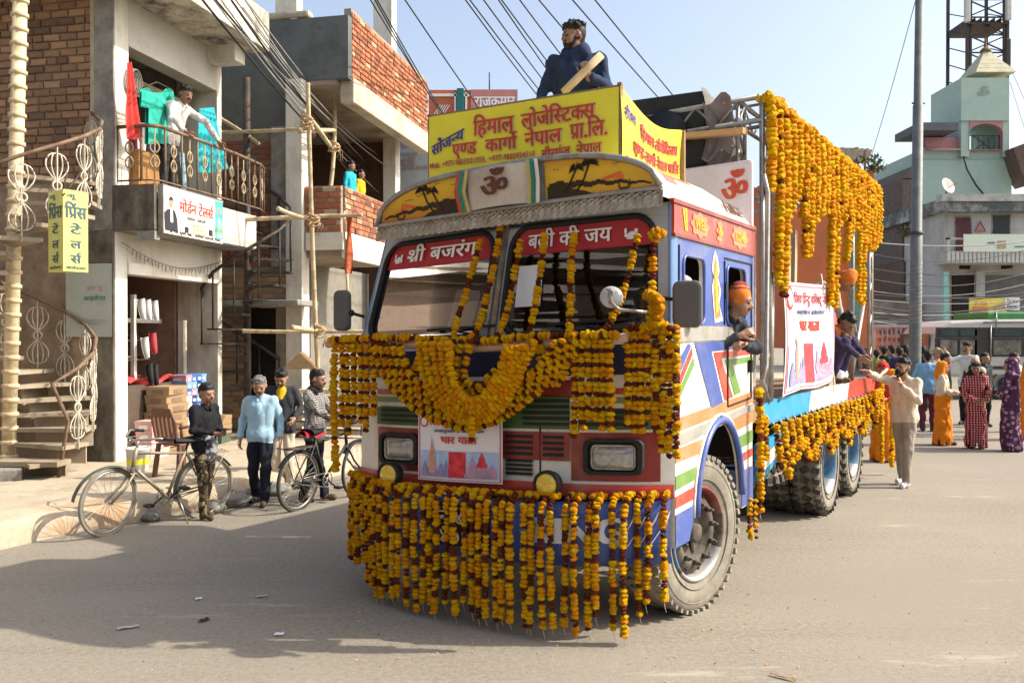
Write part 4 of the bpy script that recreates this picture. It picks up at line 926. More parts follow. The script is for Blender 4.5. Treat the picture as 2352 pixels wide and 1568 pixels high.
for a, b in ((0, 1), (1, 2)):
    pa, pb = b_[a], b_[b]; d = (pb-pa); L = d.length; d.normalize(); nn = Vector((d.y, -d.x, 0)); H_ = zt-zb
    def line(tx, zf, h, wf, mm, xo=.5): m.use(mm); letters(m, tx, pa+d*(L*xo)+Vector((0, 0, zb-pa.z+H_*zf)), d, (0, 0, 1), h, L*wf, .025, n=nn, lift=.005, align='c')
    line('न्यू', .90, .045, .35, P_navy, .3); line('प्रिंस', .66, .13, .86, P_navy); line('टे', .47, .085, .42, P_navy); line('ल', .29, .085, .42, P_navy); line('र्स', .11, .085, .42, P_navy); line('जलेश्वर', .03, .03, .8, P_navy)
m.build('lettering', None, sgn, fix=False)
m = MB(); m.tube([(b_[1]+t_[1])*.5+Vector((0, 0, .4)), (b_[1]+t_[1])*.5+Vector((.05, .35, .75))], .012, 6); m.tube([t_[1], t_[1]+Vector((0, .1, .2))], .012, 6); m.build('hook', K_iron, sgn)
# licence poster on the corner
sgl = thing('notice_sheet', 'pale faded notice sheet on the stained corner below the yellow sign', 'poster', SM)
m = MB(); m.grid(lambda a, b: Vector((-.07-.03*math.sin(PI*a)*.5, .72-.72*a, 1.98+1.0*b)), 8, 2); m.build('sheet', mat('faded_notice', (.42, .46, .42), .7, var=.08), sgl, fix=False)
m = MB(); m.use(P_green); letters(m, 'लाइसेन्स', (-.09, .42, 2.48), (0, -1, 0), (0, 0, 1), .05, .34, .015, n=(-1, 0, 0), lift=.006); m.use(mat('faded_red_print', (.5, .28, .25))); letters(m, 'एन यु', (-.09, .38, 2.62), (0, -1, 0), (0, 0, 1), .05, .25, .015, n=(-1, 0, 0), lift=.006)
m.use(mat('faded_grey_print', (.3, .33, .32))); 
for k in range(3): m.add([(-.097, .55, 2.15+.03*k), (-.097, .08, 2.15+.03*k), (-.097, .08, 2.157+.03*k), (-.097, .55, 2.157+.03*k)], [(0, 1, 2, 3)])
m.build('print', None, sgl, fix=False)
# festoon wire of old leaves over the shop
m = MB(); rr = random.Random(9); P0, P1 = Vector((.05, -.06, 3.28)), Vector((2.55, -.10, 3.22))
pts = [P0.lerp(P1, k/30)+Vector((0, 0, -.22*math.sin(PI*k/30))) for k in range(31)]; m.use(K_iron).tube(pts, .005, 4)
m.use(mat('dry_leaf', (.20, .18, .12), .9))
for p in pts[3:-1]:
    for q in range(1 if rr.random() < .7 else 2):
        l = rr.uniform(.06, .17); w = .012; dx = rr.uniform(-.03, .03); m.add([p+Vector((-w, -.004, 0)), p+Vector((w, -.004, 0)), p+Vector((w*.7+dx, -.006, -l*.6)), p+Vector((dx, -.004, -l)), p+Vector((-w*.7+dx, -.002, -l*.6))], [(0, 1, 2, 3, 4)])
m.build('leaf_festoon', label='dried leaf festoon strung across the white shop lintel', cat='festoon', M=SM, fix=False)

# ---- first spiral stair with cream flower balusters, far left
SC = S.pt(16, 1088, x=-1.05); SCw = S.w((SC.x, SC.y, 0)); topw = S.w(S.pt(50, -20, x=-1.05))
st1 = thing('spiral_stair', 'spiral stair with cream flower balusters and ringed pole at left edge', 'stair', Matrix.Translation(SCw))
lean = Vector((topw.x-SCw.x, topw.y-SCw.y, 0))/topw.z
def P1(th, r, z): return Vector((r*math.cos(th), r*math.sin(th), z))+lean*z
m = MB(); m.tube([P1(0, 0, .22), P1(0, 0, topw.z+.3)], .085, 16); m.build('pole', mat('pole_yellow_cream_paint', (.62, .52, .33), .6, var=.15, dirt=(.3, .19, .09), dscale=5, damt=.4), st1)
rg = MB(); rg.lathe([(.085, -.03), (.105, -.02), (.105, .02), (.085, .03)], 16); rgm = rg.mesh('ring', MATS['pole_yellow_cream_paint'])
petal = MB()
for sg in (1, -1):
    for k in range(4):
        a0 = (k-1.5)*.30; L = .33 if k in (1, 2) else .29
        pts = []
        for j in range(9):
            t = j/8; wob = .05*math.sin(PI*t)*(1 if k >= 2 else -1); pts.append(Vector((math.sin(a0)*L*math.sin(PI*t*.5)+wob*.6+(.05 if k >= 2 else -.05)*0, 0, sg*(.05+L*t*math.cos(a0)))))
        petal.tube(pts, .009, 5)
    petal.tube([Vector((.115*math.cos(a)*1.0, 0, sg*(.32+.07*math.sin(a)))) for a in [PI*j/8 for j in range(9)]], .009, 5)
petal.tube([Vector((.055*math.cos(a), 0, .055*math.sin(a))) for a in [2*PI*k/14 for k in range(14)]], .013, 5, closed=True)
petal.beam((0, 0, -.52), (0, 0, .50), .03, .012)
petm = petal.mesh('baluster', K_cream)
hr = []
for k in range(1, 22):
    th = math.radians(22.5)*(k-2.5); z = .28+.18*k
    m = MB(); d0, d1 = th-.24, th+.24
    m.add([P1(d0, .08, z-.05), P1(d0, 1.0, z-.05), P1(d1, 1.0, z-.05), P1(d1, .08, z-.05), P1(d0, .08, z), P1(d0, 1.0, z), P1(d1, 1.0, z), P1(d1, .08, z)], [(0, 1, 2, 3), (4, 7, 6, 5), (0, 4, 5, 1), (1, 5, 6, 2), (2, 6, 7, 3), (3, 7, 4, 0)])
    if k < 7: m.beam(P1(d1, .3, z-.16), P1(d1, .97, z-.16), .03, .22)
    m.build('tread', mat('worn_stone_tread', (.36, .30, .215), .9, var=.18, dirt=(.2, .15, .1), damt=.45, bump=.3), st1)
    link('ring', rgm, st1, M=Matrix.Translation(P1(0, 0, z)))
    if k > 1: link('baluster', petm, st1, M=Matrix.Translation(P1(th, .98, z+.46)) @ Matrix.Rotation(th+PI/2, 4, 'Z'))
    hr.append(P1(th, .98, z+.96))
for k in range(23, 36): link('ring', rgm, st1, M=Matrix.Translation(P1(0, 0, .28+.18*k)))
m = MB(); m.tube([P1(math.radians(22.5)*-1.2, .98, .25), P1(math.radians(22.5)*-.9, .98, .95)]+hr, .025, 8); m.build('handrail', K_rust, st1)
m = MB(); m.bb(.1, .95, -.65, -.35, .4, .46) if False else m.beam(Vector((.12, -.45, .45)), Vector((.98, -.5, .45)), .3, .06); m.build('bottom_board', mat('worn_stone_tread', (1, 1, 1)), st1)
pv = thing('stone_block', 'cement block lying under the bottom step of the cream spiral stair', 'block', TR(S.w((SC.x-.55, SC.y-.45, .24)), .4)); pc(pv, 'block', K_conc, (-.2, .2, -.14, .14, .0, .17), bev=.02)

# ---- dark red brick building with overhanging floor
b2 = thing('brick_building', 'unfinished brick building with dark grey side wall and overhanging brick floor', 'building', SM)
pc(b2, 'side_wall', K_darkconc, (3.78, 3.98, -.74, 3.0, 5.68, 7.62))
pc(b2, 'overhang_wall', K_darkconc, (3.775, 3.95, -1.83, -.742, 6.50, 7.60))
pc(b2, 'roof_edge', mat('rough_cement_edge', (.40, .36, .28), .95, var=.2, bump=.6, bscale=9), (3.74, 3.98, -1.1, 2.8, 7.62, 7.74), bev=.04)
fp = pc(b2, 'front_parapet', K_mortar, (3.96, 8.4, -1.81, -1.68, 6.52, 7.78))
brick_wall(fp, lambda u, z: Vector((3.97+u, -1.812, 6.56+z)), 4.42, 1.22, 11, K_rbrick, .235, .075, .022, .02, PI/2, 260)
pc(b2, 'overhang_beam', mat('pale_cement_beam', (.50, .46, .37), .9, var=.12, dirt=(.33, .27, .19), damt=.5, bump=.3), (3.96, 8.4, -1.86, -1.60, 6.12, 6.56), bev=.02)
pc(b2, 'overhang_slab', K_soffit, (3.8, 8.4, -1.6, 3.0, 6.42, 6.54))
pc(b2, 'roof_column', K_white, (3.78, 4.02, -.86, -.45, 7.60, 8.9), (6.5, 6.8, -1.65, -1.25, 7.6, 9.3))
pc(b2, 'front_column', K_white, (3.62, 3.92, -1.03, -.72, .15, 6.5), (8.0, 8.3, -1.2, -.9, .15, 6.5), bev=.01)
pc(b2, 'side_column', K_conc, (3.70, 3.90, -.716, -.40, 3.2, 5.7))
sw_ = pc(b2, 'side_brick_wall', K_mortar, (3.80, 4.0, -.40, 1.5, 2.55, 5.66))
brick_wall(sw_, lambda u, z: Vector((3.802, -.40+u, 3.22+z)), 1.5, 2.40, 12, [K_rbrick[2], K_brick[0], K_brick[2], K_rbrick[0]], .24, .08, .02, .02, 0, 160)
lw = pc(b2, 'porch_brick_wall', K_mortar, (3.70, 3.80, -.71, .70, 2.62, 3.22))
brick_wall(lw, lambda u, z: Vector((3.702, -.71+u, 2.64+z)), 1.4, .58, 13, [K_brick[3], K_brick[1], K_brick[3], K_brick[0]], .24, .08, .02, .02, 0, 100)
pc(b2, 'porch_slab', K_conc, (2.9, 3.72, -1.30, .75, 2.50, 2.60), bev=.02)
gw = pc(b2, 'ground_wall', K_mortar, (3.72, 3.90, .10, .75, .15, 2.5), (3.72, 3.9, -.72, -.48, .15, 2.5))
brick_wall(gw, lambda u, z: Vector((3.722, .12+u, .2+z)), .62, 2.3, 14, [K_brick[3], K_brick[1], K_brick[3], K_brick[0]], .24, .08, .02, .02, 0, 100)
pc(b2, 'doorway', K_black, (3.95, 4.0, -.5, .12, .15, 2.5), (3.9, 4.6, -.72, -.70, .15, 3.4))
pc(b2, 'first_floor_slab', K_soffit, (3.8, 6.1, -1.70, 3.0, 3.38, 3.64))
pc(b2, 'balcony_edge', mat('whitewashed_edge', (.68, .63, .52), .9, var=.1, dirt=(.45, .38, .28), damt=.4), (3.79, 6.2, -1.76, -1.702, 3.36, 3.82), (3.70, 3.792, -1.76, -1.06, 3.5, 3.80))
bp1 = pc(b2, 'balcony_parapet', K_mortar, (3.82, 6.1, -1.74, -1.64, 3.82, 4.62)); bp2 = pc(b2, 'balcony_parapet', K_mortar, (3.72, 3.80, -1.72, -1.04, 3.80, 4.62))
brick_wall(bp1, lambda u, z: Vector((3.82+u, -1.742, 3.83+z)), 2.3, .80, 15, K_rbrick, .235, .078, .02, .02, PI/2, 120)
brick_wall(bp2, lambda u, z: Vector((3.722, -1.72+u, 3.82+z)), .68, .80, 16, K_rbrick, .235, .078, .02, .02, 0, 60)
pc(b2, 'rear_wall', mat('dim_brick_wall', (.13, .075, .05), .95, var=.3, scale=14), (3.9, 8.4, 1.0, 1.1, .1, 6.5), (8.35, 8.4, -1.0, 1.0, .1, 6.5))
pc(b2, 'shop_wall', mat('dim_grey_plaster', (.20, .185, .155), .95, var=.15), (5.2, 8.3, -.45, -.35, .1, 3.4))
# second spiral stair: black pole, thin grating steps
c2 = S.pt(568, 905, x=2.95); c2w = S.w((c2.x, c2.y, 0))
st2 = thing('iron_spiral_stair', 'dark iron spiral stair with open steps beside the shop', 'stair', Matrix.Translation(c2w))
m = MB(); m.tube([(0, 0, .2), (0, 0, W(573, 180, c2w.y).z)], .06, 12); m.build('pole', K_iron, st2)
h2 = []; R2 = .74
def th2(z): return math.radians(262)+math.radians(30)*(z-2.27)/.24
for k in range(1, 16):
    z = .42+.24*k; th = th2(z)
    m = MB(); a = Vector((math.cos(th), math.sin(th), 0)); b = Vector((-a.y, a.x, 0)); 
    for q in (-.11, .11): m.beam(a*.05+b*q*.5+Vector((0, 0, z)), a*R2+b*q+Vector((0, 0, z)), .04, .03)
    for r_ in (.2, .34, .48, .62): m.beam(a*r_-b*.08+Vector((0, 0, z)), a*r_+b*.08+Vector((0, 0, z)), .012)
    m.beam(a*R2-b*.12+Vector((0, 0, z)), a*R2+b*.12+Vector((0, 0, z)), .03, .02); m.beam(a*.06+Vector((0, 0, z-.06)), a*.06+Vector((0, 0, z+.04)), .14)
    m.build('tread', K_iron, st2)
    m = MB(); m.tube([a*R2+Vector((0, 0, z)), a*R2+Vector((0, 0, z+.92))], .016, 6); m.build('baluster', K_iron, st2)
    h2.append(a*R2+Vector((0, 0, z+.92)))
m = MB(); m.tube(h2, .028, 8); m.build('handrail', K_iron, st2)
m = MB()
la = S.w((2.76, -.6, 0))-c2w
for z in (3.99, 4.4): m.tube([Vector((la.x, la.y, z)), Vector((-.05, -.05, z))], .012, 6)
m.build('landing_bar', K_rust, st2)

# bamboo scaffold poles, each a pole of its own
def bamboo(label, p, q, r=.045, seed=0):
    p, q = Vector(p), Vector(q); n = max(3, int((q-p).length/.32)); rr = random.Random(seed); m = MB(); pts = []; rs = []
    bend = Vector((rr.uniform(-.04, .04), rr.uniform(-.03, .03), rr.uniform(-.02, .02)))
    for k in range(n+1):
        c = p.lerp(q, k/n)+bend*math.sin(PI*k/n)
        for dz, s_ in ((-.06, 1), (0, 1.15), (.06, 1)): pts.append(c+(q-p).normalized()*dz*.3); rs.append(.8*r*s_*(1-.15*k/n))
    m.tube([x-p for x in pts], rs, 8); return m.build('bamboo_pole', K_bamboo, label=label, cat='pole', group='bamboo scaffold poles', M=Matrix.Translation(p))
YB = 14.0
bamboo('tall upright bamboo pole with rope ties, nearest the iron stair', G(738, 1015, .2), W(708, 195, YB-.3), .05, 1)
bamboo('upright bamboo pole under the brick overhang', W(760, 432, 16), W(768, 195, 16), .05, 2)
bamboo('upper level bamboo pole running from stair to scaffold', W(505, 306, 14.9), W(718, 296, 14.3), .045, 3)
bamboo('short thick bamboo crossbar below the overhang', W(690, 302, 14.3), W(768, 300, 15.8), .055, 4)
bamboo('slanting bamboo strut tied between the upper poles', W(700, 258, 14.1), W(765, 345, 15.9), .05, 5)
bamboo('slanting bamboo pole behind the cyan cloth', W(510, 275, 15.2), W(594, 330, 14.6), .045, 6)
bamboo('middle bamboo crossbar below the brick balcony', W(560, 505, 14.2), W(830, 494, 14.0), .045, 7)
bamboo('short pale bamboo stub pointing at the iron stair', W(640, 480, 13.3), W(720, 505, 14.0), .045, 8)
bamboo('lower bamboo crossbar reaching towards the truck', W(560, 760, 14.1), W(868, 760, 13.8), .04, 9)
bamboo('short bamboo stub at the lower scaffold tie', W(672, 752, 13.4), W(735, 762, 14.0), .05, 10)
bamboo('thin upright bamboo pole left of the flag', W(800, 760, 14.6), W(797, 552, 14.6), .03, 11)
def rope(label, c, r, seed):
    rr = random.Random(seed); m = MB(); c = Vector(c)
    for k in range(6): m.tube([Vector((r*math.cos(a)*rr.uniform(.9, 1.1), r*math.sin(a)*rr.uniform(.9, 1.1), .025*(k-2.5)+.05*math.sin(a+k))) for a in [2*PI*j/12 for j in range(12)]], .014, 5, closed=True)
    for k in range(3): m.tube([Vector((r*.8, -r*.5, 0)), Vector((r+rr.uniform(0, .08), -r, -.1)), Vector((r+rr.uniform(-.05, .08), -r*.8, -.2-rr.random()*.1))], .006, 4)
    m.build('rope_tie', K_rope, label=label, cat='rope', group='rope ties on the scaffold', M=Matrix.Translation(c))
rope('rope tie at the top crossing of the bamboo scaffold', W(706, 280, 13.75), .09, 1); rope('rope tie at the middle crossing of the bamboo scaffold', W(722, 506, 13.85), .085, 2); rope('rope tie at the low crossing of the bamboo scaffold', W(735, 760, 13.9), .085, 3); rope('rope tie where the slanting strut meets the upright', W(768, 338, 15.8), .1, 4)
# red flag on its staff
fl = thing('flag', 'red and gold cloth flag on a thin bamboo staff beside the truck', 'flag', Matrix.Translation(W(805, 760, 14.4)))
m = MB(); m.tube([(0, 0, 0), (-.1, 0, 1.55)], .022, 6); m.build('staff', K_bamboo, fl)
m = MB(); m.grid(lambda a, b: Vector((-.1+.02+.13*a*(1-.3*b)+.02*math.sin(6*b+3*a), .05*math.sin(5*a+4*b), 1.95-1.0*b)), 6, 12); m.build('cloth', mat('red_gold_flag_cloth', (.34, .055, .03), .9, var=.25, dirt=(.45, .28, .06), dscale=4, damt=.4), fl, fix=False)
m = MB(); m.tube([(-.1, 0, 1.5), (-.1, 0, 1.98)], .02, 6); m.build('staff_tip', K_bamboo, fl)
# stacked planks, posts and fence bits behind the men
for k in range(6):
    m = MB(); z = .35+.14*k; a = G(690, 1000, .2); rr = random.Random(30+k); p = W(672, 900, 14.4); m.box((0, 0, 0), (1.6, .35, .07)); m.build('plank', mat('grey_plank', (.42, .36, .27), .85, var=.2, scale=10, dirt=(.25, .2, .14), damt=.4), label='%s rough plank in the stack behind the men by the scaffold' % ('lowest', 'second lowest', 'third lowest', 'third highest', 'second highest', 'topmost')[k], cat='plank', group='stacked planks behind the men', M=TR((p.x+.55+rr.uniform(-.15, .15), p.y+.5, z), rr.uniform(-.2, .25)))
m = MB(); m.prism([(-.28, 0), (.28, 0), (0, .28)], (0, 0, 0), (1, 0, 0), (0, 0, 1), (0, .5, 0)); o = m.build('dog_house_roof', C_wood, label='small wooden gable box on the plank stack', cat='box', M=TR(W(688, 848, 14.3)-Vector((0, 0, 0)), .1))

# pale wall with painted sign beyond the brick building
pw = thing('painted_wall', 'pale blue wall with faded painted lettering beyond the brick building', 'wall', SM)
a0 = S.pt(862, 310, x=9.0); a1 = S.pt(1010, 310, x=9.0); z0, z1 = 2.2, a0.z
pc(pw, 'wall', mat('pale_blue_wall_paint', (.36, .42, .42), .85, var=.08, dirt=(.45, .45, .42), damt=.35), (9.0, 9.3, a1.y, a0.y+.8, .1, z1))
m = MB(); q = S.pt(882, 392, x=9.0); letters(m, 'तत्र..', (8.995, q.y, q.z), (0, -1, 0), (0, 0, 1), .38, 1.1, .04, n=(-1, 0, 0), lift=.008); m.build('lettering', mat('faded_brown_lettering', (.30, .25, .23)), pw, fix=False)
m = MB(); q = S.pt(938, 318, x=9.0)
pl = [(.32*(1+.16*(1 if (k//2) % 2 else 0))*math.cos(a), .2*(1+.2*(1 if (k//2) % 2 else 0))*math.sin(a)) for k, a in enumerate([2*PI*j/32 for j in range(32)])]; vs, fs = fill(pl); m.add([(8.99, q.y-a, q.z+b) for a, b in vs], fs); m.build('gear_emblem', MATS['faded_brown_lettering'], pw, fix=False)
pc(pw, 'band', K_conc, (8.97, 8.998, a1.y, a0.y+.5, z1-.0, z1+.4))
# orange lattice roof screen with a shop name
ol = thing('roof_screen', 'orange lattice roof screen with teal post and shop name board', 'sign', TR((W(985, 262, 26).x, 26, 0)))
x0 = 0; x1 = W(1195, 262, 26).x-W(985, 262, 26).x; zt_ = W(985, 208, 26).z; zb_ = 5.8
K_or = mat('orange_panel', (.48, .13, .06), .7, var=.12); 
pc(ol, 'frame', C_wtxt, (0, x1*.45, -.06, 0, zt_-.2, zt_-.13), (0, x1*.45, -.06, 0, zt_-1.2, zt_-1.1), (x1*.28, x1*.3, -.06, 0, zb_, zt_-.1), (x1*.4, x1*.42, -.06, 0, zb_, zt_-.1))
pc(ol, 'panel', K_or, (0, x1*.46, 0, .1, zb_, zt_))
pc(ol, 'teal_post', mat('teal_post_paint', (.02, .16, .15), .6), (x1*.31, x1*.385, -.12, .15, zb_, zt_+.02))
pc(ol, 'name_board', mat('dusty_pink_board', (.52, .22, .19), .7, var=.1), (x1*.46, x1*.97, -.05, .05, zb_, zt_))
m = MB(); letters(m, 'राजकुमार', (x1*.50, -.055, zt_-.52), (1, 0, 0), (0, 0, 1), .30, x1*.44, .03, n=(0, -1, 0), lift=.01); m.build('lettering', C_wtxt, ol, fix=False)
m = MB()
for k in range(5): m.beam((.15+.07*k, -.02, zt_-.75), (.35+.07*k, -.02, zt_-.45), .03, .02)
m.build('lattice', C_wtxt, ol)
pc(ol, 'wall', mat('far_shop_wall', (.3, .24, .19), .9), (-.5, x1, .2, 3, 0, zb_+.2))
m = MB(); m.tube([(W(1124, 200, 26).x-W(985, 262, 26).x, .1, zt_), (W(1124, 200, 26).x-W(985, 262, 26).x, .1, zt_+.55)], .02, 5); m.build('rod', K_iron, ol)
# ------------------------------------------------------------------ far side of the square, right of the truck
def rx(mb, x0, y0, x1, y1, Y, d, o):
    """box from a picture rectangle standing at depth Y, going back by d; o is the thing's own origin"""
    a, b = W(x0, y1, Y), W(x1, y0, Y); mb.bb(a.x-o.x, b.x-o.x, Y-o.y, Y+d-o.y, a.z, b.z); return mb
def rp(parent, name, mm, Y, d, *rects, bev=0):
    m = MB(); o = parent.location
    for r in rects: rx(m, *r, Y, d, o)
    ob = m.build(name, mm, parent)
    if bev: bevel(ob, bev)
    return ob
def split_rp(parent, name, mm, Y, d, *rects):
    for r in rects: rp(parent, name, mm, Y, d, r)
R_mint = mat('mint_green_paint', (.37, .49, .43), .8, var=.06, scale=2, dirt=(.42, .52, .42), dscale=.5, damt=.4)
R_dbrick = mat('far_dark_brick', (.14, .085, .062), .95, var=.25, scale=4, dirt=(.09, .07, .06), dscale=1.2, damt=.5)
R_wash = mat('grey_whitewash', (.42, .42, .40), .9, var=.08, dirt=(.25, .24, .22), dscale=.5, damt=.45, streak=.4)
R_pink = mat('faded_pink_tile', (.42, .22, .22), .85, var=.15)
R_stain = mat('black_stained_parapet', (.10, .11, .11), .9, var=.3, dirt=(.4, .4, .38), dscale=1.2, damt=.45)
# mint tower building
mt = thing('mint_tower_building', 'mint green building with square tower, arched opening and stepped cream top', 'building', Matrix.Translation(W(2215, 770, 50)))
mt.location.z = 0
rp(mt, 'wall', R_mint, 50, 8, (2112, 345, 2322, 900))
split_rp(mt, 'tower_shaft', R_mint, 49.7, 3.5, (2206, 277, 2225, 360), (2302, 277, 2315, 360))
rp(mt, 'tower_head', R_mint, 49.6, 3.6, (2206, 180, 2316, 278))
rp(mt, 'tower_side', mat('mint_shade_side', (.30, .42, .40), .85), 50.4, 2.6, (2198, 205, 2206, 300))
m = MB(); o = mt.location; Yt = 49.66; a0, a1 = W(2225, 345, Yt), W(2302, 277, Yt)
cxx = (a0.x+a1.x)/2-o.x; wv = (a1.x-a0.x)/2; z0, z1 = a0.z, a1.z
hole = [(cxx-.95, z0+.02), (cxx+.95, z0+.02)]+[(cxx+.95*math.cos(t), z0+.95+.0+.62*(z1-z0)*.5*math.sin(t)*1.05) for t in [PI*k/14 for k in range(15)]]
sheet(m, [(cxx-wv, z0), (cxx+wv, z0), (cxx+wv, z1), (cxx-wv, z1)], [hole], lambda a, b, k: Vector((a, Yt-o.y+k, b)), .5); m.build('arch_panel', R_pink, mt)
m = MB(); m.bb(cxx-.95, cxx+.95, Yt+.3-o.y, Yt+.34-o.y, z0+.85, z0+.9)
for k in range(7): m.bb(cxx-.9+.3*k, cxx-.87+.3*k, Yt+.3-o.y, Yt+.33-o.y, z0, z0+.88)
m.beam((cxx-.6, Yt+.3-o.y, z0), (cxx+.6, Yt+.3-o.y, z0+.88), .05); m.beam((cxx-.6, Yt+.3-o.y, z0+.88), (cxx+.6, Yt+.3-o.y, z0), .05); m.build('balcony_grille', K_iron, mt)
m = MB(); zq = W(0, 180, 51).z
for k in range(5):
    w0 = 1.15-.20*k; m.use(mat('stepped_cream_top', (.50, .47, .33), .85, var=.1, dirt=(.3, .25, .18), damt=.4)); c = W(2261, 180, 51); x = c.x-o.x; z = zq+.30*k; m.add([(x-w0, 51-o.y-w0, z), (x+w0, 51-o.y-w0, z), (x+w0, 51-o.y+w0, z), (x-w0, 51-o.y+w0, z)]+[(x+s_*(w0-.17), 51-o.y+t_*(w0-.17), z+.28) for s_, t_ in ((-1, -1), (1, -1), (1, 1), (-1, 1))], [(0, 1, 5, 4), (1, 2, 6, 5), (2, 3, 7, 6), (3, 0, 4, 7), (4, 5, 6, 7), (0, 3, 2, 1)])
m.build('stepped_top', None, mt)
m = MB(); m.lathe([(.32, 0), (.3, .12), (.18, .25), (.08, .3), (.1, .36), (.05, .42), (.09, .5), (.04, .56), (.06, .64), (.02, .9), (0, 1.0)], 10, Matrix.Translation((x, 51-o.y, zq+1.48))); m.build('finial', K_rust, mt)
m = MB(); q = W(2243, 223, 49.55); letters(m, 'ॐ', (q.x-o.x, 49.58-o.y, q.z), (1, 0, 0), (0, 0, 1), .42, .75, .02, n=(0, -1, 0), lift=.02); m.build('om_sign', mat('om_grey_relief', (.28, .34, .31)), mt, fix=False)
m = MB(); a, b, c, d = W(2125, 325, 49.8), W(2207, 345, 49.8), W(2207, 315, 52), W(2140, 308, 52); 
for k in range(12):
    x0, x1 = W(2118+7.4*k, 0, 49.6).x-o.x, W(2124.4+7.4*k, 0, 49.6).x-o.x; m.add([(x0, 49.6-o.y, W(0, 345, 49.6).z), (x1, 49.6-o.y, W(0, 345, 49.6).z), (x1+.15, 51.4-o.y, W(0, 312, 51.4).z), (x0+.15, 51.4-o.y, W(0, 312, 51.4).z)], [(0, 1, 2, 3)])
split_build(m, 'roof_tile_row', R_pink, mt, fix=False)
rp(mt, 'tile_backing', R_pink, 50.0, 1.5, (2125, 316, 2207, 346))
rp(mt, 'awning', mat('grey_tin_awning', (.12, .13, .135), .7, .3), 48.6, 3, (2108, 282, 2200, 300)); rp(mt, 'awning_post', K_iron, 48.6, .1, (2110, 300, 2112, 335))
rp(mt, 'band', mat('mint_band', (.30, .45, .38), .8), 49.94, .05, (2112, 364, 2304, 366))
m = MB(); m.tube([W(x_, y_, 49.7)-o for x_, y_ in ((2212, 360), (2220, 390), (2240, 425), (2262, 452))], .05, 6); m.build('cable', K_iron, mt)
m = MB(); o = mt.location; pts = [W(x_, y_, 48.8)-o for x_, y_ in ((2326, 340), (2365, 325), (2365, 425), (2346, 400))]; m.prism([(p.x, p.z) for p in pts], (0, 48.8-o.y, 0), (1, 0, 0), (0, 0, 1), (0, 1.5, 0)); m.build('stair_roof', mat('dark_corrugated', (.13, .085, .07), .9, var=.3), mt)
# steel lattice mast behind
ms = thing('lattice_mast', 'dark steel lattice telecom mast rising behind the mint tower', 'mast', Matrix.Translation((W(2265, 0, 54).x, 54, 0)))
m = MB(); o = Vector((W(2265, 0, 54).x, 54, 0)); wl_, wr_ = W(2218, 0, 54).x-o.x, W(2312, 0, 54).x-o.x; ztop = W(0, -160, 54).z; zb0 = W(0, 185, 54).z
for x_ in (wl_, wr_):
    for y_ in (0, 2.4): m.beam((x_, y_, 0), (x_*.97, y_, ztop), .16)
    m.beam((x_*.82, 0, zb0-2), (x_*.8, 0, ztop), .12)
m.build('legs', K_iron, ms)
m = MB(); n_ = 9; H0 = zb0-.5
for k in range(n_):
    za, zb2 = H0+(ztop-H0)*k/n_, H0+(ztop-H0)*(k+1)/n_
    m.beam((wl_, 0, za), (wr_, 0, zb2), .07); m.beam((wr_, 0, za), (wl_, 0, zb2), .07); m.beam((wl_, 0, zb2), (wr_, 0, zb2), .08)
    for x_ in (wl_, wr_): m.beam((x_, 0, za), (x_*.82, 0, (za+zb2)/2), .05); m.beam((x_*.82, 0, (za+zb2)/2), (x_, 0, zb2), .05); m.beam((x_, 0, za), (x_, 2.4, zb2), .06)
m.build('bracing', K_iron, ms)
m = MB(); zpl = W(0, 60, 54).z; m.bb(wl_, wr_, -.2, 2.4, zpl, zpl+.1)
for k in range(6): m.bb(wl_+.4*k, wl_+.4*k+.04, -.2, 2.4, zpl+.1, zpl+.4)
m.build('platform', K_iron, ms)
for i, (px_, py_) in enumerate(((2218, 20), (2313, 15), (2311, 125))):
    m = MB(); p = W(px_, py_, 53.6)-o; m.bb(p.x-.16, p.x+.16, p.y-.15, p.y+.1, p.z-.9, p.z+.9); bevel(m.build('antenna', mat('antenna_pale', (.55, .55, .5), .6) if i < 2 else K_iron, ms), .05)
# tall dark brick building left of it
db = thing('dark_brick_building', 'tall narrow dark brick building left of the mint tower', 'building', Matrix.Translation((W(2100, 0, 46).x, 46, 0)))
rp(db, 'wall', R_dbrick, 46, 10, (2075, 600, 2165, 900)); rp(db, 'upper_wall', mat('grey_brick_far', (.12, .095, .085), .95, var=.25, scale=5), 46.2, 9, (2072, 410, 2118, 600))
m = MB(); o = db.location; a, b, c = W(2072, 412, 46.2)-o, W(2118, 412, 46.2)-o, W(2118, 378, 46.2)-o; m.prism([(a.x, a.z), (b.x, b.z), (c.x, c.z), (W(2092, 383, 46.2).x-o.x, W(0, 383, 46.2).z)], (0, .2, 0), (1, 0, 0), (0, 0, 1), (0, 9, 0)); m.build('gable', MATS['grey_brick_far'], db)
m = MB(); a = [W(2118, 600, 46)-o, W(2165, 600, 46)-o, W(2165, 470, 46)-o, W(2122, 520, 46)-o]; m.prism([(p.x, p.z) for p in a], (0, 0, 0), (1, 0, 0), (0, 0, 1), (0, 8, 0)); m.build('slope_wall', mat('far_red_brick', (.18, .095, .06), .95, var=.3, scale=6), db)
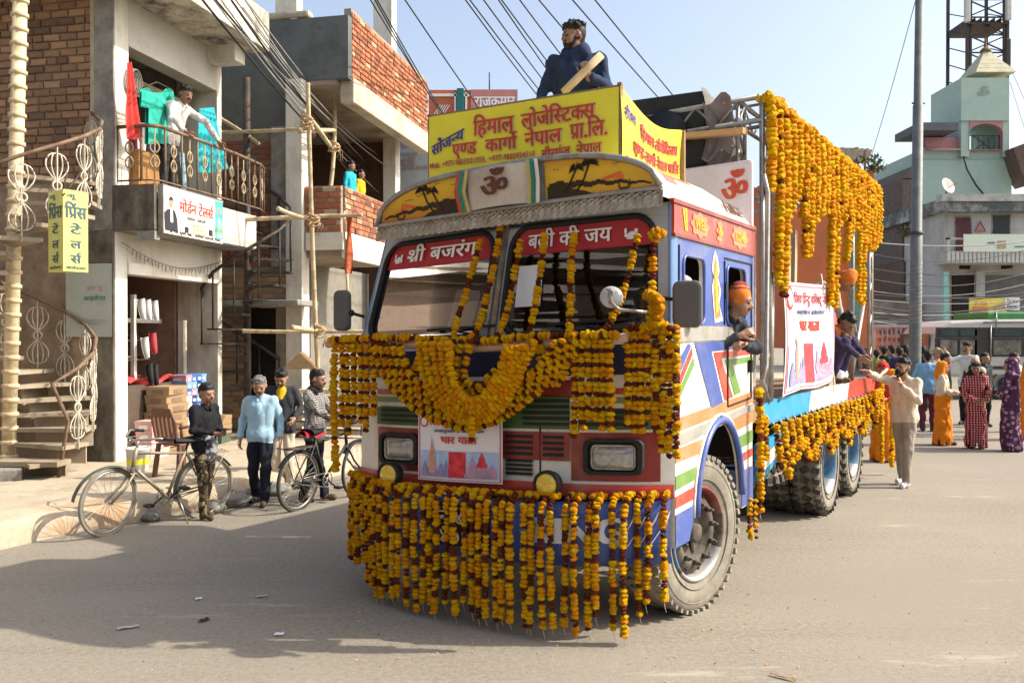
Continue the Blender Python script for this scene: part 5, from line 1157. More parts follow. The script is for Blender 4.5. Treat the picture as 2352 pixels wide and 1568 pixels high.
# white building with balcony
wb_ = thing('white_balcony_building', 'grey white building with balcony, maroon door and air conditioner banner', 'building', Matrix.Translation((W(2260, 0, 42).x, 42, 0)))
rp(wb_, 'wall', R_wash, 42, 9, (2166, 482, 2440, 900)); rp(wb_, 'parapet', R_stain, 41.5, 9, (2163, 456, 2440, 486))
rp(wb_, 'parapet_cap', mat('pale_parapet_cap', (.45, .46, .43), .9, var=.2, dirt=(.2, .2, .2), damt=.5), 41.4, .6, (2163, 446, 2440, 462))
rp(wb_, 'door', mat('maroon_door', (.10, .035, .035), .7), 41.95, .1, (2196, 500, 2228, 575)); rp(wb_, 'door_frame', R_stain, 41.97, .05, (2193, 497, 2231, 576))
wd = rp(wb_, 'window', mat('dark_window', (.03, .03, .033), .4), 41.95, .1, (2280, 496, 2317, 537)); rp(wb_, 'window_frame', R_stain, 41.97, .05, (2277, 493, 2320, 540))
rp(wb_, 'balcony_slab', R_wash, 40.6, 1.5, (2175, 577, 2440, 604)); rp(wb_, 'balcony_post', R_wash, 40.6, .2, (2175, 546, 2182, 578)); rp(wb_, 'balcony_rail', R_wash, 40.6, .15, (2175, 546, 2215, 550))
ab = rp(wb_, 'banner', mat('pale_green_banner', (.62, .70, .58), .6, var=.06, dirt=(.66, .72, .5), damt=.3), 40.5, .05, (2213, 538, 2440, 578))
m = MB(); o = wb_.location; 
for (x0, y0, x1, y1, mm) in ((2290, 553, 2310, 571, P_tan), (2268, 556, 2284, 560, R_stain), (2330, 565, 2352, 568, P_green)):
    a, b = W(x0, y1, 40.48)-o, W(x1, y0, 40.48)-o; m.use(mm).add([(a.x, a.y, a.z), (b.x, a.y, a.z), (b.x, a.y, b.z), (a.x, a.y, b.z)], [(0, 1, 2, 3)])
m.build('banner_print', None, wb_, fix=False)
m = MB()
for k in range(18):
    a, b = W(2176+9.8*k, 603, 40.55)-o, W(2183+9.8*k, 579, 40.55)-o; m.bb(a.x, b.x, a.y, a.y+.08, a.z, b.z)
split_build(m, 'balcony_panel', mat('ribbed_balcony_panel', (.50, .50, .46), .9, var=.15), wb_)
split_rp(wb_, 'vent', K_black, 41.95, .1, (2204, 608, 2228, 618), (2300, 606, 2325, 618)); rp(wb_, 'doorway', K_black, 41.9, .2, (2188, 632, 2242, 760)); rp(wb_, 'shutter', mat('grey_rolling_shutter', (.13, .13, .125), .7, .2, var=.2, scale=3), 41.9, .2, (2262, 633, 2440, 760)); split_rp(wb_, 'pilaster', R_wash, 41.7, .3, (2242, 622, 2262, 770), (2166, 600, 2180, 770))
m = MB(); a = W(2251, 524, 41.9)-o; m.tube([a+Vector((.28*math.cos(t), 0, .3*math.sin(t))) for t in (PI/2, PI*7/6, PI*11/6)], .05, 5, closed=True); m.build('triangle_sign', P_red, wb_)
ds = thing('satellite_dish', 'round satellite dish on the parapet of the white building', 'dish', Matrix.Translation(W(2172, 448, 43)))
Mx = Matrix.Rotation(1.2, 4, 'X') @ Matrix.Rotation(.4, 4, 'Y'); m = MB(); m.lathe([(0, 0), (.18, .02), (.34, .07), (.42, .13), (.40, .13), (.0, .03)], 20, Matrix.Translation((0, 0, .4)) @ Mx); m.build('bowl', mat('dish_grey', (.40, .36, .33), .6), ds); m = MB(); m.tube([(0, 0, 0), (0, 0, .4)], .03, 6); m.tube([(0, 0, .3), (.3, -.5, .5)], .015, 5); m.build('stand', K_iron, ds)
# turquoise pipe, low walls and shop row
pp = rp(thing('turquoise_pipe', 'upright turquoise pipe standing before the white building', 'pipe', Matrix.Translation((W(2172, 0, 38).x, 38, 0))), 'pipe', mat('turquoise_paint', (.20, .46, .42), .6), 38, .15, (2168, 624, 2178, 780))
lw_ = thing('low_wall', 'low grey crumbling brick wall behind the crowd', 'wall', Matrix.Translation((W(2080, 0, 44).x, 44, 0)))
rp(lw_, 'wall', mat('crumbling_wall', (.22, .19, .155), .95, var=.25, scale=3, dirt=(.36, .32, .27), dscale=1.2, damt=.45), 44, .5, (1990, 690, 2170, 800))
rp(lw_, 'coping', R_wash, 43.8, .6, (1985, 735, 2190, 742))
hb = thing('row_house', 'low dim house row between truck and dark brick building', 'building', Matrix.Translation((W(2030, 0, 52).x, 52, 0)))
rp(hb, 'wall', mat('dim_olive_wall', (.15, .145, .115), .95, var=.2), 52, 6, (1985, 640, 2085, 800)); rp(hb, 'roof', mat('grey_roof_sheet', (.22, .20, .18), .8), 51, 7, (1980, 610, 2080, 645)); rp(hb, 'post', R_dbrick, 50, .5, (2071, 570, 2080, 700))
# orange shop house just behind the truck's tail with a thatch and pot on its roof
oh = thing('orange_house', 'orange plastered house with thatched roof shade behind the truck tail', 'building', Matrix.Translation((W(1940, 0, 27).x, 27, 0)))
rp(oh, 'wall', mat('orange_plaster', (.48, .14, .055), .85, var=.1, dirt=(.35, .12, .06), damt=.35), 27, 5, (1800, 392, 2006, 800)); split_rp(oh, 'side_band', mat('teal_plaster_band', (.10, .22, .20), .85), 26.9, .1, (1990, 480, 2005, 690), (1960, 440, 1975, 800))
m = MB(); o = oh.location; 
for k in range(26): a = W(1905+3.4*k, 372+random.uniform(-3, 3), 27.5+.1*(k % 4))-o; b = W(1912+3*k+random.uniform(-12, 14), 343+random.uniform(-3, 4), 28.5)-o; m.beam(a, b, .12, .05)
m.build('thatch', mat('dark_thatch', (.10, .085, .065), .95, var=.3), oh)
split_rp(oh, 'shade_post', C_wood, 27.4, .08, (1925, 365, 1928, 395), (1985, 345, 1988, 395)); split_rp(oh, 'shade_pole', K_bamboo, 27.4, .06, (1960, 346, 2002, 348), (1960, 366, 2004, 368))
rp(oh, 'washing', C_wtxt, 27.6, .05, (1930, 372, 1972, 392))
def shrub(label, c, n, r, seed, group=None):
    rr = random.Random(seed); t = thing('shrub', label, 'plant', Matrix.Translation(c), group)
    m = MB(); m2 = MB()
    for k in range(n):
        d = Vector((rr.gauss(0, .5), rr.gauss(0, .5), rr.random()*1.2)).normalized()*r*rr.uniform(.3, 1); m2.tube([(0, 0, 0), d*.5+Vector((0, 0, .05)), d], .008*r/.5, 4)
        for q in range(5):
            p = d+Vector((rr.gauss(0, .1), rr.gauss(0, .1), rr.gauss(0, .1)))*r; a = Vector((rr.gauss(0, 1), rr.gauss(0, 1), rr.gauss(0, 1))).normalized()*r*.16; b = a.cross(Vector((rr.gauss(0, 1), rr.gauss(0, 1), 1))).normalized()*r*.07; m.add([p-a, p+b, p+a, p-b], [(0, 1, 2, 3)])
    m.build('leaves', mat('dusty_leaf', (.075, .105, .045), .7, var=.3), t, fix=False); m2.build('stems', C_wood, t)
shrub('leafy plant on the roof edge of the orange house', W(2000, 400, 27.2), 22, .6, 1); shrub('small plant sprouting from the dark brick wall', W(2076, 545, 45.8), 16, .9, 2); shrub('bush seen through the gap under the wires', W(2050, 668, 49), 20, 1.0, 3)
# lamp post
lpY = 19.; lp = thing('lamp_post', 'tall galvanised steel lamp post standing among the crowd', 'lamp post', Matrix.Translation((W(2100, 0, lpY).x, lpY, 0)))
m = MB(); z = [0, .3, 2.8, 4.2, 4.21, 7.0, 7.01, 12.]; r = [.15, .135, .13, .125, .115, .11, .095, .075]; dx = W(2107, 0, lpY).x-W(2098, 0, lpY).x
m.tube([Vector((dx*q/9, 0, q)) for q in z], r, 14); m.build('shaft', mat('galvanised_steel', (.14, .15, .148), .6, .2, var=.15, dirt=(.2, .21, .2), damt=.35), lp)
m = MB()
for k in range(26): m.tube([Vector((dx*(1.3+.09*k)/9+.128*math.cos(t), .128*math.sin(t), 1.3+.09*k+.02*math.cos(t))) for t in [2*PI*j/12 for j in range(12)]], .006, 4, closed=True)
m.build('wire_winding', C_steel, lp); m = MB(); m.tube([(-.14+dx*.85, 0, 7.05), (.14+dx*.85, 0, 7.05)], .02, 6); m.lathe([(.15, 0), (.16, .02), (.12, .06)], 12, Matrix.Translation((dx*.48, 0, 4.2))); m.build('clamp', K_iron, lp)
# hoarding of white printed sheets
hd = thing('printed_hoarding', 'long white hoarding printed with red and black lettering behind the crowd', 'hoarding', Matrix.Translation((W(2075, 0, 30).x, 30, 0)))
rp(hd, 'sheet', mat('hoarding_white', (.66, .64, .64), .7, var=.05), 30, .05, (2006, 750, 2148, 850)); rp(hd, 'top_rail', R_wash, 29.9, .3, (2000, 745, 2150, 752))
m = MB(); o = hd.location
for i, (tx, py_, mm) in enumerate((('महोत्तरी जलेश्वर स्वागत', 767, P_blue), ('अयोध्या धाम भार यात्रा', 785, P_red), ('जनकपुर धाम नेपाल', 803, P_red))):
    q = W(2012, py_, 30)-o; m.use(mm); letters(m, tx, (q.x, -.01, q.z), (1, 0, 0), (0, 0, 1), .14, W(2138, 0, 30).x-W(2012, 0, 30).x, .03, n=(0, -1, 0), lift=.01)
for k in range(12):
    a = W(2016+10.5*k, 755, 29.9)-o; m.use(MATS['sign_tan_print'] if k % 3 else C_orange); m.bb(a.x-.025, a.x+.025, a.y-.03, a.y, 1.1, a.z)
m.build('print', None, hd, fix=False)
# yellow advertisement board
ad = thing('advert_board', 'yellow biscuit advertisement board above the green roofed bus', 'sign', Matrix.Translation((W(2280, 0, 38).x, 38, 0)))
rp(ad, 'board', mat('advert_yellow', (.72, .60, .10), .6, var=.06), 38, .1, (2228, 684, 2312, 745)); rp(ad, 'side_panel', C_wtxt, 37.98, .1, (2308, 683, 2342, 712))
m = MB(); o = ad.location
a, b = W(2234, 718, 37.95)-o, W(2270, 704, 37.95)-o; m.use(C_orange).add([(a.x, a.y, a.z), (b.x, a.y, a.z), (b.x, a.y, b.z), (a.x, a.y, b.z)], [(0, 1, 2, 3)])
pts = [W(x_, y_, 37.94)-o for x_, y_ in ((2281, 704), (2304, 697), (2310, 712), (2290, 718))]; m.use(P_tan).add(pts, [(0, 1, 2, 3)])
m.use(P_red); q = W(2236, 700, 37.95)-o; letters(m, 'तर मात्र', (q.x, q.y, q.z), (1, 0, 0), (0, 0, 1), .12, .6, .02, n=(0, -1, 0)); m.use(P_blue); q = W(2312, 695, 37.9)-o; letters(m, 'दिल बढ्छ', (q.x, q.y-.03, q.z), (1, 0, 0), (0, 0, 1), .12, .5, .02, n=(0, -1, 0)); q = W(2312, 708, 37.9)-o; letters(m, 'दिमाग', (q.x, q.y-.03, q.z), (1, 0, 0), (0, 0, 1), .12, .45, .02, n=(0, -1, 0)); m.build('print', None, ad, fix=False)
# bus
bY = 27.; bo = Vector((W(2140, 0, bY).x, bY, 0)); bus = thing('bus', 'white bus with dark green windows and green roof rack at right edge', 'bus', Matrix.Translation(bo))
L_ = 9.; zr = W(0, 735, bY).z; 
def bz(py): return W(0, py, bY).z
B_w = mat('bus_white_paint', (.42, .42, .40), .5, var=.06, dirt=(.42, .38, .3), damt=.35); B_g = mat('bus_green_paint', (.06, .22, .07), .6, var=.15); B_gl = mat('bus_window_glass', (.035, .06, .058), .08, .0, var=.3, scale=2, spec=.8); B_d = mat('bus_dark_trim', (.04, .035, .032), .7)
m = MB(); m.prism([(0, .75), (0, 1.55), (.08, 2.05), (.30, bz(750)), (.6, bz(738)), (1.4, bz(734)), (L_, bz(728)), (L_, .75)], (0, 0, 0), (1, 0, 0), (0, 0, 1), (0, 2.3, 0)); bevel(m.build('body', B_w, bus), .08)
m = MB(); m.bb(.12, L_, -.012, 0, 1.93, bz(752)); m.build('upper_window_band', B_d, bus); m = MB(); m.bb(.10, L_, -.012, 0, 1.34, 1.92); m.build('window_band', B_d, bus)
for i in range(7):
    x = .25+.62*i if i < 2 else 1.9+1.0*(i-2); w_ = .52 if i < 2 else .86
    m = MB(); m.bb(x, x+w_, -.03, -.013, 1.98, bz(756)); m.build('upper_pane', B_gl, bus); m = MB(); m.bb(x, x+w_, -.03, -.013, 1.40, 1.86); m.build('pane', mat('bus_pane_mixed', (.16, .15, .12), .15, var=.6, scale=3, dirt=(.03, .03, .03), dscale=2, damt=.5, spec=.7), bus)
m = MB(); m.bb(1.32, 1.80, -.03, -.013, .9, 2.2); m.build('door', B_d, bus); m = MB(); m.tube([(1.8, -.06, 1.2), (1.8, -.06, 2.3)], .02, 6); m.build('door_rail', C_steel, bus)
m = MB(); m.bb(1.9, L_, -.02, 0, .95, 1.05); m.build('side_stripe', B_d, bus)
m = MB(); a = bz(738); m.bb(1.75, L_, .1, 2.2, a-.02, a+.30); bevel(m.build('roof_rack_cover', B_g, bus), .06)
m = MB()
for k in range(5): m.tube([(2.0+k*1.6, .0, a-.3), (2.0+k*1.6, -.02, a), (2.05+k*1.6, .1, a+.3)], .02, 6)
m.tube([(1.6, -.02, a-.03), (L_, -.02, a)], .025, 6); m.build('roof_rack', C_steel, bus)
for x_ in (2.3, 6.8): w_ = wheel((x_, .15, .45), .45, .26, 'rear', bus)
m = MB(); m.bb(-.03, 0, .15, 2.15, 1.35, 2.05); m.build('windscreen', B_gl, bus)
# ------------------------------------------------------------------ overhead wires
ORD = ['first', 'second', 'third', 'fourth', 'fifth', 'sixth', 'seventh', 'eighth', 'ninth', 'tenth', 'eleventh', 'twelfth', 'thirteenth', 'fourteenth', 'fifteenth', 'sixteenth', 'seventeenth', 'eighteenth', 'nineteenth', 'twentieth', 'twenty first', 'twenty second', 'twenty third', 'twenty fourth', 'twenty fifth', 'twenty sixth', 'twenty seventh', 'twenty eighth', 'twenty ninth', 'thirtieth', 'thirty first', 'thirty second', 'thirty third', 'thirty fourth', 'thirty fifth', 'thirty sixth', 'thirty seventh', 'thirty eighth', 'thirty ninth', 'fortieth', 'forty first', 'forty second', 'forty third', 'forty fourth', 'forty fifth', 'forty sixth', 'forty seventh', 'forty eighth', 'forty ninth', 'fiftieth', 'fifty first', 'fifty second', 'fifty third', 'fifty fourth']
K_wire = mat('black_cable', (.02, .02, .022), .6)
K_wire2 = mat('pale_cable', (.26, .25, .23), .6)
def wire(label, a, b, sag, r=.012, mm=K_wire, group=None, n=14):
    a, b = Vector(a), Vector(b); m = MB(); m.tube([a.lerp(b, k/n)-a-Vector((0, 0, sag*4*(k/n)*(1-k/n))) for k in range(n+1)], r, 5); return m.build('overhead_wire', mm, label=label, cat='wire', group=group, M=Matrix.Translation(a))
# street bundle from the roof slab down past the truck's left side
ends0 = [(455, -12), (480, -14), (500, -10), (520, -16), (535, -8), (555, -12), (470, -30), (512, -26), (548, -22)]
ends1 = [(905, 470), (955, 510), (905, 440), (900, 425), (930, 455), (905, 455), (990, 500), (940, 445), (905, 400)]
for k, (p, q) in enumerate(zip(ends0, ends1)): wire('%s cable from the left in the sagging bundle between shop roof and truck' % ORD[k], W(p[0], p[1], 10.6+.1*k), W(q[0], q[1], 24+k*.7), .25+.05*(k % 4), .011 if k % 3 else .016, K_wire2 if k % 3 else K_wire, 'cable bundle along the shop fronts')
for k, (p, q) in enumerate((((540, 60), (905, 512)), ((520, 40), (1010, 450)), ((560, 20), (960, 380)))): wire('%s lone thin cable below the main bundle near the bamboo scaffold' % ORD[k], W(p[0], p[1], 11.2), W(q[0], q[1], 26), .1+.25*k, .009, K_wire2, 'thin cables by the scaffold')
# black lines across the sky
for k, (x0, x1, y1) in enumerate(((862, 1015, 235), (868, 1030, 250), (850, 1000, 205), (938, 1180, 330), (1070, 1275, 240), (1080, 1290, 240), (1110, 1300, 220), (1145, 1330, 230), (1152, 1350, 230), (1195, 1410, 250), (1240, 1490, 260), (1320, 1600, 290), (1372, 1640, 300))):
    dx = x1-x0; wire('%s black power line from the left crossing the sky' % ORD[k], W(x0-.12*dx, -30, 13), W(x1+.9*dx, y1+.78*(y1+30), 46), .5, .013, K_wire, 'power lines in the sky')
wire('thin stay wire running down beside the lamp post', W(2104, -10, 19), W(1996, 372, 27), .1, .010, K_wire2)
rr = random.Random(12)
for k in range(17):
    y = 655+random.uniform(-3, 3)+k*5.2 if k > 3 else 560+28*k; wire('%s cable from the top in the low tangle before the white building' % ORD[k], W(1975, y-6+rr.uniform(-4, 4), 30+rr.uniform(-1, 1)), W(2380, y-14+rr.uniform(-16, 16), 33), .15+rr.random()*.35, .014 if k % 3 else .022, K_wire2 if k % 4 == 0 else K_wire, 'cables behind the crowd')
for k, (a, b) in enumerate((((2316, 150), (2380, 290)), ((2318, 190), (2380, 380)))): wire('%s thin line slanting right from the lattice mast' % ('upper', 'lower')[k], W(a[0], a[1], 52), W(b[0], b[1], 48), .1, .02, K_wire2, 'mast stays')
# ------------------------------------------------------------------ marigold garlands on the truck
def petal_mat(name, c, c2):
    m = mat(name, c, .75, var=.3, scale=45, dirt=c2, dscale=30, damt=.4, bump=.8, bscale=70, spec=.1); b = m.node_tree.nodes['Principled BSDF']
    b.inputs['Subsurface Weight'].default_value = 0; return m
Y_M = [petal_mat('marigold_yellow', (.93, .47, .003), (.94, .56, .008)), petal_mat('marigold_amber', (.92, .39, .002), (.92, .46, .005)), petal_mat('marigold_deep_amber', (.88, .30, .002), (.9, .40, .004))]
M_M = [petal_mat('marigold_maroon', (.16, .028, .01), (.26, .07, .012)), petal_mat('marigold_brown', (.11, .028, .01), (.2, .05, .012))]
def blossom_mesh(seed, mm):
    bm = bmesh.new(); bmesh.ops.create_icosphere(bm, subdivisions=2, radius=1); rr = random.Random(seed)
    for v in bm.verts:
        d = v.co.normalized(); f = 1+rr.uniform(-.18, .10)+.10*math.sin(7*math.atan2(d.y, d.x)+5*d.z); v.co = Vector((d.x*f, d.y*f, d.z*f*rr.uniform(.6, .8)))
    me = bpy.data.meshes.new('blossom'); bm.to_mesh(me); bm.free(); me.materials.append(mm); return me
BLO = {'y': [blossom_mesh(20+k, Y_M[k % 3]) for k in range(6)], 'o': [blossom_mesh(40+k, Y_M[1+k % 2]) for k in range(4)], 'm': [blossom_mesh(30+k, M_M[k % 2]) for k in range(4)]}
K_thread = mat('cotton_thread', (.5, .45, .35), .9)
GR = random.Random(77); NBLO = 0
def spread(pts, step):
    P = [Vector(p) for p in pts]; out = []; carry = 0.
    for a, b in zip(P, P[1:]):
        L = (b-a).length; s = carry
        while s < L: out.append((a.lerp(b, s/L), (b-a).normalized())); s += step
        carry = s-L
    return out
def garland(label, pts, r=.031, step=None, pat='mix', group='marigold garlands', tail=False):
    global NBLO
    step = step or r*1.0; base = Vector(pts[0]); g = thing('marigold_garland', label, 'garland', Matrix.Translation(base), group); i = GR.randrange(5); ny = GR.randint(3, 6)
    beads = spread(pts, step); cnt = 0; cur = 'y'; left = GR.randint(2, 6)
    for p, d in beads:
        if pat == 'yellow': c = 'y' if GR.random() < .97 else 'm'
        elif pat == 'orange': c = 'o' if GR.random() < .75 else 'y'
        elif pat == 'alt':
            c = 'y' if cnt % 3 else 'm'; cnt += 1
        else:
            if left == 0: cur = 'm' if cur == 'y' else 'y'; left = GR.randint(3, 6) if cur == 'y' else GR.randint(1, 3)
            c = cur; left -= 1
        o = bpy.data.objects.new('blossom', BLO[c][GR.randrange(len(BLO[c]))]); COL.objects.link(o); o.parent = g
        q = d.to_track_quat('Z', 'Y').to_matrix().to_4x4(); s = r*GR.uniform(.90, 1.14)*(.8 if c == 'm' else 1)
        o.matrix_local = Matrix.Translation(p-base+Vector((GR.gauss(0, 1), GR.gauss(0, 1), GR.gauss(0, 1)))*r*.09) @ q @ Matrix.Rotation(GR.uniform(0, 6.28), 4, 'Z') @ Matrix.Rotation(GR.gauss(0, .3), 4, 'X') @ Matrix.Diagonal((s, s*GR.uniform(.92, 1.06), s*GR.uniform(.8, 1.1), 1)); NBLO += 1
    m = MB(); P = [Vector(p)-base for p in pts]
    if tail: P = P+[P[-1]+Vector((.004, -.003, -.03)), P[-1]+Vector((.012, 0, -.06))]
    m.tube(P, .0022, 4); m.build('thread', K_thread, g)
    return g
def LW(s, t, z): return T.w((s, t, z))
def FP(px, py, s): return T.w(T.pt(px, py, x=s))
def SP(px, py, t): return T.w(T.pt(px, py, y=t))
def curve(pts, n=14):
    """smooth line through picture points (Catmull-Rom)"""
    P = [Vector((*p, 0)) if len(p) == 2 else Vector(p) for p in pts]; P = [P[0]*2-P[1]]+P+[P[-1]*2-P[-2]]; out = []
    for i in range(1, len(P)-2):
        for k in range(n):
            t = k/n; a, b, c, d = P[i-1:i+3]; out.append(.5*((2*b)+(c-a)*t+(2*a-5*b+4*c-d)*t*t+(3*b-a-3*c+d)*t**3))
    out.append(P[-2]); return out
def FC(pts, s, n=10, ds=0.):
    c = curve(pts, n); return [FP(p.x, p.y, s+ds*math.sin(PI*k/(len(c)-1))) for k, p in enumerate(c)]
# bumper fringe
NB = 40
for k in range(NB):
    t = 2.69-(2.70)*k/(NB-1)+GR.uniform(-.018, .018); z0 = .935-.035*max(t, 0)+.01; zb = GR.uniform(.035, .11)+(.10 if t > 2.35 else 0)+(.13 if t < .13 else 0)+.05*max(0, GR.gauss(0, 1))
    a = bmp(t, 0, .0); off = .05+GR.uniform(0, .035); q = bmp(t+GR.uniform(-.015, .015), 0, off)
    pts = [LW(a.x+.05, t, z0+.012), LW(a.x-.015, t, z0+.02), LW(q.x, t, z0-.05), LW(q.x-.005, t+GR.uniform(-.012, .012), z0*.5+zb*.5), LW(q.x, t+GR.uniform(-.02, .02), zb)]
    garland('%s hanging marigold strand from the left end of the bumper' % ORD[k], pts, GR.uniform(.026, .030), None, 'mix', 'marigold strands along the bumper', True)
garland('marigold garland laid along the left end of the bumper top', [LW(bmp(t, 0, 0).x-.03, t, .965-.035*t) for t in [2.74-.07*k for k in range(14)]], .03, None, 'mix')
# rail in front of the windscreen
rl_ = MB(); rb = LW(-1.0, 1.2, 0); rp_ = [FP(x, y, -1.02) for x, y in ((752, 790), (900, 788), (1080, 800), (1240, 792), (1330, 784), (1440, 775))]
rl_.tube([p-rb for p in rp_], .03, 8); rl_.build('garland_rail', mat('cloth_wrapped_pole', (.52, .33, .22), .85, var=.15), label='cloth wrapped pole carrying the garlands across the truck front', cat='pole', M=Matrix.Translation(rb))
garland('marigold garland running along the pole across the truck front', FC([(760, 780), (900, 775), (1080, 783), (1240, 772), (1415, 768)], -1.06, 8), .032, None, 'mix')
S0 = -1.05
for k, (x, y1) in enumerate(((768, 1085), (785, 975), (799, 1000), (813, 965), (828, 970), (843, 990), (856, 950))):
    garland('%s marigold strand from the left at the far left of the front' % ORD[k], [FP(x, 785, S0), FP(x+GR.uniform(-3, 3), (785+y1)/2, S0-.02), FP(x+GR.uniform(-3, 3), y1, S0)], .032 if k else .034, None, 'yellow' if k == 0 else 'alt', 'marigold strands at the left of the front')
for k in range(5):
    garland('%s widest mixed marigold swag across the truck front' % ORD[k], FC([(858+15*k, 792), (880+15*k, 858), (930+13*k, 920-8*k), (1000+8*k, 964-15*k), (1075, 983-20*k), (1150-8*k, 962-16*k), (1220-11*k, 912-10*k), (1285-13*k, 850), (1345-17*k, 782)], S0-.03-.012*k, 7), .030, None, 'alt', 'mixed marigold swags on the truck front')
for k in range(5):
    garland('%s thick all yellow marigold swag at the middle of the truck front' % ORD[k], FC([(962+17*k, 790), (972+16*k, 855), (1002+12*k, 918-6*k), (1046+6*k, 956-10*k), (1090, 968-12*k), (1132-6*k, 953-10*k), (1166-10*k, 915-6*k), (1196-12*k, 855), (1226-15*k, 788)], S0-.13-.015*k, 7), .034, None, 'orange', 'yellow marigold swags on the truck front')
for k in range(3):
    garland('%s short mixed marigold loop inside the yellow swags' % ORD[k], FC([(1040+20*k, 785), (1030+18*k, 840+8*k), (1052+12*k, 892-6*k), (1100+7*k, 905-9*k), (1130+5*k, 850)], S0-.09, 7), .030, None, 'alt', 'short marigold loops on the truck front')
for k in range(3): garland('%s marigold loop filling the gap left of the yellow swags' % ORD[k], FC([(862+8*k, 788), (890+5*k, 838+14*k), (925, 862+16*k), (958-5*k, 838+14*k), (985-8*k, 788)], S0-.02, 7), .030, None, 'alt', 'marigold loops left of the yellow swags')
for k in range(3): garland('%s marigold loop filling the gap right of the yellow swags' % ORD[k], FC([(1228+6*k, 786), (1246+4*k, 830+13*k), (1275, 850+16*k), (1304-4*k, 828+13*k), (1324-6*k, 780)], S0-.02, 7), .030, None, 'alt', 'marigold loops right of the yellow swags')
garland('small marigold tassel hanging from the lowest yellow swag', [FP(1083, 962, S0-.2), FP(1084, 1010, S0-.2)], .028, None, 'mix')
for k in range(6):
    x = 1320+16.5*k; y1 = (1005, 990, 960, 965, 985, 990)[k]
    garland('%s marigold strand in the block above the right headlight' % ORD[k], [FP(x-2, 772, S0), FP(x+GR.uniform(-2, 3), 880, S0-.02), FP(x+GR.uniform(-3, 3), y1, S0)], .031, None, 'alt', 'marigold strands above the right headlight')
for k in range(8):
    x = (1443, 1456, 1470, 1486, 1505, 1522, 1538, 1553)[k]; y1 = (985, 995, 990, 960, 985, 1035, 1050, 1055)[k]
    garland('%s marigold strand in the block hanging at the near front corner' % ORD[k], [FP(x, 752, -.96+.012*k), FP(x+GR.uniform(-2, 3), 880, -.98+.012*k), FP(x+GR.uniform(-3, 3), y1, -.96+.012*k)], .030, None, 'mix' if k > 3 else 'alt', 'marigold strands at the near front corner')
garland('marigold garland draped along the near end of the front pole', FC([(1432, 772), (1452, 750), (1480, 752), (1505, 742), (1535, 750), (1556, 762)], -.97, 6), .032, None, 'mix')
# strings over the windscreen
def Z2(x, y): return ((1150+x/1.809)*.65333, (700+y/1.809)*.65333)
WS = (('left pane', [(975, 265), (925, 440), (870, 640), (800, 870)]), ('centre post', [(1105, 165), (1080, 330), (1020, 600), (960, 820), (900, 890)]), ('left edge of the right pane', [(1228, 265), (1200, 430), (1160, 650), (1105, 830), (1070, 880)]), ('white paper', [(1382, 235), (1355, 480), (1330, 640), (1285, 860)]), ('middle of the right pane', [(1570, 225), (1550, 440), (1545, 640), (1540, 860)]), ('right part of the right pane', [(1975, 235), (1930, 420), (1880, 600), (1840, 700), (1790, 800), (1710, 870)]))
for nm, pl in WS:
    pz = [Z2(*p) for p in pl]; c = curve(pz, 8); n = len(c)
    garland('marigold string hanging over the %s of the windscreen' % nm, [FP(p.x, p.y, -.86-.20*(k/(n-1))**2) for k, p in enumerate(c)], .028, .027, 'mix', 'marigold strings over the windscreen')
garland('marigold string down the near corner post of the cab', [FP(p.x, p.y, -.90) for p in curve([Z2(2105, 205), Z2(2078, 290), Z2(2068, 450), Z2(2070, 590), Z2(2082, 640)], 6)], .030, None, 'mix')
for k in range(3): garland('%s bunch of marigolds knotted on the near mirror arm' % ORD[k], [FP(p.x+(k-1)*7, p.y, -.96-.03*k) for p in curve([Z2(2050, 610), Z2(2090, 630), Z2(2095, 700), Z2(2080, 790)], 5)], .034, None, 'orange', 'marigold bunches on the near mirror')
garland('short marigold twist at the top of the near corner post', [FP(*Z2(2060, 235), -.9), FP(*Z2(2100, 205), -.9), FP(*Z2(2140, 230), -.86)], .032, None, 'mix')
# curtain along the top rail of the float
deep = {1.42: 655, 1.54: 640, 1.66: 682, 2.55: 590, 2.67: 590, 3.62: 700, 3.75: 705, 3.5: 660, 4.45: 590, 4.57: 605, 5.28: 690, 5.40: 700, 6.35: 565, 6.47: 570, 6.59: 560}
ss = [1.36+.115*k for k in range(46)]
for k, s in enumerate(ss):
    dd = [v for q, v in deep.items() if abs(q-s) < .058]; t = -.12-.03*(k % 2); zt = 4.0
    if dd:
        Yd = T.w((s, t, 0)).y; zb = CH-(dd[0]-HZ)/F*Yd
    else: zb = 4.0-GR.uniform(.55, .92)
    garland('%s marigold strand from the front in the curtain along the top rail' % ORD[k], [LW(s, t+.10, zt+.02), LW(s, t, zt), LW(s+GR.uniform(-.02, .02), t-.02, (zt+zb)/2), LW(s+GR.uniform(-.04, .04), t, zb)], GR.uniform(.043, .049), .046, 'yellow', 'marigold curtain on the top rail')
garland('marigold garland wound along the top rail of the float', [LW(1.34+.2*k, -.10+.03*(k % 2), 4.03+.012*(k % 3)) for k in range(27)], .046, .050, 'yellow')
